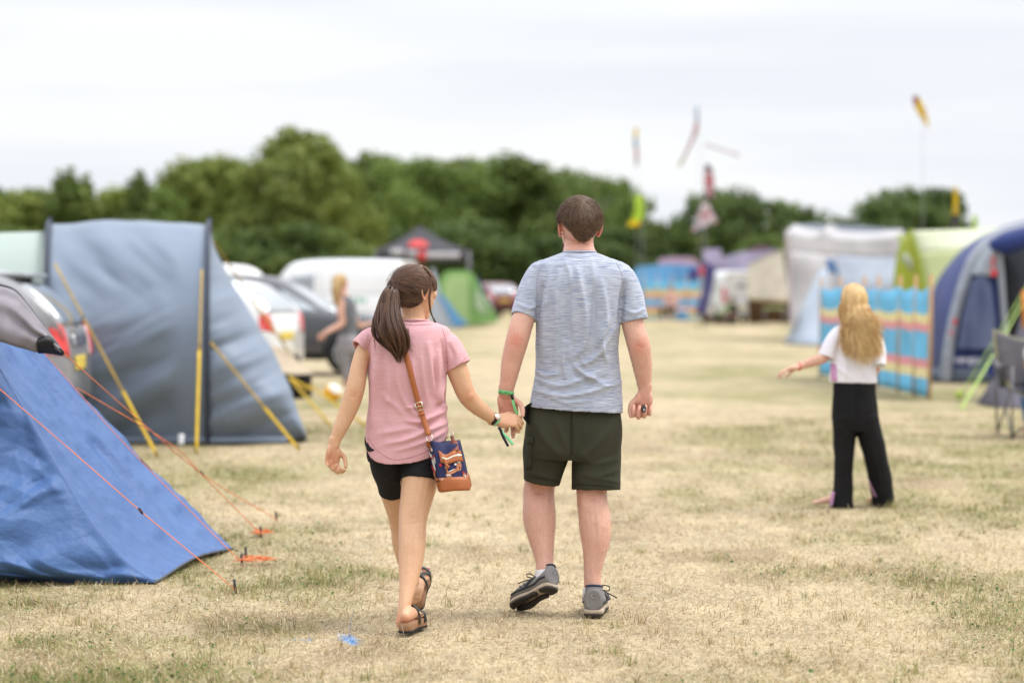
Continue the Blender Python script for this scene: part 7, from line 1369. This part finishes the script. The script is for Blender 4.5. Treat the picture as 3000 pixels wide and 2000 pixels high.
def blobs_of(kind, r):
    """Unit-height trees, crown as clumps (x, y, z, radius, half height)."""
    B = []
    if kind == 'spire':
        for k in range(26):
            z = .08 + .86 * (k / 25); w = .27 * (1 - z) ** .7 + .02; a = k * 2.4; B.append((w * .62 * math.cos(a), w * .62 * math.sin(a), z, w * .50 + .02, .075))
        B.append((0, 0, .92, .02, .08))
    elif kind == 'broad':
        for k in range(24):
            a = k * 2.4; z = .12 + .72 * r.random(); w = .40 * math.sin(math.pi * min(1, z * .85 + .12)) ** .6; B.append((w * r.uniform(.3, .9) * math.cos(a), w * r.uniform(.3, .9) * math.sin(a), z, .15 + .06 * r.random(), .12))
        B.append((0, 0, .86, .16, .12)); B += [(.16 * math.cos(q), .16 * math.sin(q), .88, .04, .085) for q in (0, 1.3, 2.6, 3.9, 5.2)]
    elif kind == 'tall':
        for k in range(24):
            a = k * 2.4; z = .10 + .82 * k / 23; w = .24 * math.sin(math.pi * min(1, z * .75 + .2)) ** .7; B.append((w * r.uniform(.3, .95) * math.cos(a), w * r.uniform(.3, .95) * math.sin(a), z, .105 + .03 * r.random(), .10))
        B += [(.03, 0, .93, .05, .07), (-.05, .03, .90, .035, .08), (.08, -.04, .84, .03, .08)]
    else:   # open crown with a clear stem
        for k in range(16):
            a = k * 2.4; z = .55 + .36 * r.random(); w = .46 * math.sin(math.pi * min(1, (z - .3) * 1.3)) ** .6; B.append((w * r.uniform(.2, .9) * math.cos(a), w * r.uniform(.2, .9) * math.sin(a), z, .15, .10))
    return B
PROTO = {}
def tree_meshes(kind, var):
    if (kind, var) not in PROTO:
        r = np.random.default_rng(40 + var * 7 + len(kind)); B = blobs_of(kind, r); n = 6500 if kind != 'spire' else 3600; cr = crown(B, n, .026, 90 + var)
        tk = [limb([(0, 0, -.01, .022, .022), (.004, 0, .3, .016, .016), (-.006, .004, .6, .010, .010), (0, 0, .9, .004, .004)], m=8, sub=3, ref=(0, 1, 0))]
        for k in range(7):
            a = k * 2.4 + var; z = .25 + .09 * k; e = V(.17 * math.cos(a), .17 * math.sin(a), z + .14); tk.append(limb([(0, 0, z, .007, .007), (*(V(0, 0, z) * .5 + e * .5), .005, .005), (*e, .002, .002)], m=6, sub=2, ref=(.1, .9, .2)))
        def m_(nm, g):
            o = mk(nm, g, bark); me = o.data; bpy.data.objects.remove(o); return me
        PROTO[(kind, var)] = (m_('crown', cr), m_('trunk', join(*tk)))
    return PROTO[(kind, var)]
MESHV = {}
def tree(px, top, Y, kind, var, lm, label, wide=1.0, base=None, rot=None, bk=None):
    h = 1.39 + (840 - top) * Y / F; x = (px - 1500) / F * Y; key = (kind, var, lm)
    if key not in MESHV:
        c, t = tree_meshes(kind, var); c2 = c.copy(); c2.materials.clear(); c2.materials.append(LM[lm]); MESHV[key] = (c2, t)
    c, t = MESHV[key]; root = bpy.data.objects.new('tree', None); COL.objects.link(root); root.location = (x, Y, 0); root.scale = (h * wide, h * wide, h); root.rotation_euler = (0, 0, rng.uniform(0, 6.28) if rot is None else rot); tag(root, label, 'tree', 'trees along the edge of the field')
    for nm, me in (('crown', c), ('trunk', t)):
        o = bpy.data.objects.new(nm, me); COL.objects.link(o); o.parent = root
        if bk and nm == 'trunk': o.data = me.copy(); o.data.materials.clear(); o.data.materials.append(bk)
LA = 'small bushy tree of the row behind the slate blue tent at the far left'; LB = 'slender pointed young tree sticking up from the row behind the slate blue tent'; LC = 'rounded mid green tree behind the white vans'; LD = 'dense dark tree in the row behind the man and woman'; LE = 'dark tree in the clump behind the far right windbreak'; LF = 'round topped dark tree at right, beyond the off-white tent'; LG = 'low bush in the dark undergrowth at the foot of the tree row'
for a in [(-60, 560, 118, 'tall', 0, 0, LA, 1.2), (-5, 552, 114, 'tall', 1, 1, LA, 1.1), (45, 562, 112, 'tall', 2, 0, LA, 1.2), (100, 552, 120, 'spire', 1, 0, LA, 1.1), (132, 560, 116, 'tall', 0, 1, LA, 1.1), (195, 494, 112, 'spire', 0, 1, LB, 1.0), (245, 512, 112, 'spire', 1, 1, LB, .9), (150, 545, 124, 'broad', 0, 0, LA), (310, 562, 118, 'tall', 1, 0, LA, 1.2), (262, 566, 112, 'broad', 2, 0, LA), (405, 500, 112, 'spire', 1, 1, LB, .9), (430, 530, 118, 'broad', 0, 1, LA, .75), (365, 556, 114, 'tall', 2, 0, LA, 1.2), (480, 552, 116, 'tall', 1, 1, LA, 1.1)]: tree(*a)
for a in [(570, 476, 128, 'tall', 2, 0, LC, 1.1), (606, 470, 124, 'tall', 0, 1, LC, .9), (640, 462, 122, 'tall', 0, 0, LC), (700, 470, 126, 'tall', 1, 1, LC), (530, 500, 118, 'tall', 2, 0, LC), (770, 480, 118, 'tall', 1, 0, LC), (1000, 480, 124, 'broad', 1, 0, LC, .7), (950, 440, 132, 'tall', 2, 1, LC)]: tree(*a)
tree(868, 384, 126, 'tall', 0, 0, 'tallest tree of the row, a bright green crown rising behind the panel van', 1.05)
tree(915, 418, 122, 'tall', 1, 0, 'bright green tree joined to the right side of the tallest tree', 1.0)
tree(815, 470, 108, 'open', 0, 0, 'pale trunked birch in front of the row, behind the dark grey car', .8, bk=birch)
for a in [(1085, 452, 150, 'tall', 2, 1, LD, 1.1), (1150, 456, 146, 'broad', 0, 1, LD, .75), (1215, 470, 152, 'tall', 0, 1, LD, 1.1), (1262, 452, 148, 'broad', 1, 1, LD, .75), (1330, 466, 154, 'tall', 1, 1, LD, 1.1), (1395, 470, 148, 'broad', 2, 1, LD, .75), (1452, 450, 152, 'broad', 0, 1, LD, .8), (1530, 460, 148, 'tall', 2, 1, LD, 1.2), (1600, 474, 150, 'broad', 1, 1, LD, .9), (1680, 492, 146, 'broad', 2, 1, LD, .9), (1760, 506, 150, 'broad', 0, 1, LD, .95), (1800, 510, 146, 'broad', 1, 1, LD, .7), (1868, 556, 142, 'broad', 2, 1, LD, .75), (1932, 636, 140, 'broad', 1, 1, LD, .8)]: tree(*a)
for k, px in enumerate(range(1040, 1960, 62)): tree(px + rng.uniform(-15, 15), 690 + rng.uniform(-60, 40) + 60 * (px > 1880), 136, 'broad', k % 3, 2, LG, 1.5)
for k, px in enumerate(range(0, 1040, 80)): tree(px + rng.uniform(-15, 15), 660 + rng.uniform(-40, 30), 104, 'broad', k % 3, 1 + k % 2, LG, 1.4)
for a in [(2050, 574, 138, 'broad', 0, 2, LE, .7), (1996, 612, 140, 'broad', 2, 2, LE, .55), (2090, 552, 140, 'broad', 1, 1, LE, 1.15), (2140, 540, 142, 'broad', 2, 2, LE, 1.15), (2200, 566, 138, 'broad', 0, 2, LE, 1.15), (2262, 576, 142, 'broad', 1, 1, LE, 1.15), (2320, 590, 138, 'broad', 2, 2, LE, 1.15), (2372, 612, 140, 'broad', 0, 1, LE, .7), (2250, 680, 118, 'broad', 1, 1, LE, 1.3), (2330, 700, 116, 'broad', 2, 1, LE, 1.3), (2425, 680, 126, 'broad', 1, 1, LE, .8)]: tree(*a)
for a in [(2562, 584, 120, 'broad', 0, 2, LF, .95), (2598, 556, 122, 'broad', 1, 1, LF, 1.0), (2645, 538, 120, 'broad', 2, 2, LF, 1.1), (2692, 552, 122, 'open', 0, 2, LF, 1.0), (2735, 598, 118, 'open', 1, 2, LF, .9), (2535, 640, 118, 'broad', 2, 2, LF, 1.1), (2620, 640, 112, 'broad', 0, 2, LF, 1.2)]: tree(*a)
# ------------------------------------------------------------------ camera
cam = bpy.data.cameras.new('camera'); co = bpy.data.objects.new('camera', cam); COL.objects.link(co)
co.location = CAM; co.rotation_euler = (math.pi / 2 - PITCH, 0, 0)
cam.sensor_width = 36; cam.lens = 85; cam.clip_end = 6000; cam.clip_start = .1
cam.dof.use_dof = True; cam.dof.focus_distance = 10.2; cam.dof.aperture_fstop = 1.8
S.camera = co
# ------------------------------------------------------------------ light
w = bpy.data.worlds.new('World'); S.world = w; w.use_nodes = True; t = NT(w)
bg = t.n['Background']; tc = t.new('ShaderNodeTexCoord')
sk = t.new('ShaderNodeTexSky', _sky_type='NISHITA', _sun_disc=False, _sun_elevation=R(56), _sun_rotation=R(78))
sm = t.new('ShaderNodeMix', _data_type='RGBA', _blend_type='MULTIPLY'); sm.inputs[0].default_value = 1; sm.inputs[7].default_value = (.1, .1, .1, 1)
t.link(sk.outputs[0], sm.inputs[6])
sx = t.new('ShaderNodeSeparateXYZ'); t.link(tc.outputs['Generated'], sx.inputs[0])
mp = t.new('ShaderNodeMapping', Scale=(3.2, 3.2, 30)); t.link(tc.outputs['Generated'], mp.inputs[0])
nz = t.new('ShaderNodeTexNoise', Scale=1.0, Detail=4, Roughness=.5); t.link(mp.outputs[0], nz.inputs['Vector'])
rp = t.new('ShaderNodeValToRGB'); e = rp.color_ramp.elements
e[0].position = .43; e[0].color = (.665, .688, .738, 1); e[1].position = .64; e[1].color = (.752, .762, .772, 1)
t.link(nz.outputs['Fac'], rp.inputs[0])
# an overcast sky brightens from the horizon to the zenith
mr = t.new('ShaderNodeMapRange'); mr.inputs[1].default_value = .10; mr.inputs[2].default_value = 1; mr.inputs[3].default_value = 1; mr.inputs[4].default_value = SKY_ZENITH
t.link(sx.outputs['Z'], mr.inputs[0])
cm = t.new('ShaderNodeVectorMath', _operation='SCALE'); t.link(rp.outputs[0], cm.inputs[0]); t.link(mr.outputs[0], cm.inputs[3])
mx = t.new('ShaderNodeMix', _data_type='RGBA'); mx.inputs[0].default_value = .96
t.link(sm.outputs[2], mx.inputs[6]); t.link(cm.outputs[0], mx.inputs[7]); t.link(mx.outputs[2], bg.inputs['Color']); bg.inputs['Strength'].default_value = 1.0
sun = bpy.data.lights.new('sun', 'SUN'); sun.energy = 1.9; sun.angle = R(20); sun.color = (1, .96, .90)
so = bpy.data.objects.new('sun', sun); COL.objects.link(so)
d = Vector((math.cos(R(56)) * math.sin(R(78)), math.cos(R(56)) * math.cos(R(78)), math.sin(R(56))))
so.rotation_euler = d.to_track_quat('Z', 'Y').to_euler()
S.view_settings.view_transform = 'Standard'; S.view_settings.look = 'None'; S.view_settings.gamma = 1; S.view_settings.exposure = EXPOSURE
S.render.engine = 'CYCLES'; S.cycles.use_denoising = True; S.cycles.max_bounces = 8; S.cycles.caustics_reflective = False; S.cycles.caustics_refractive = False
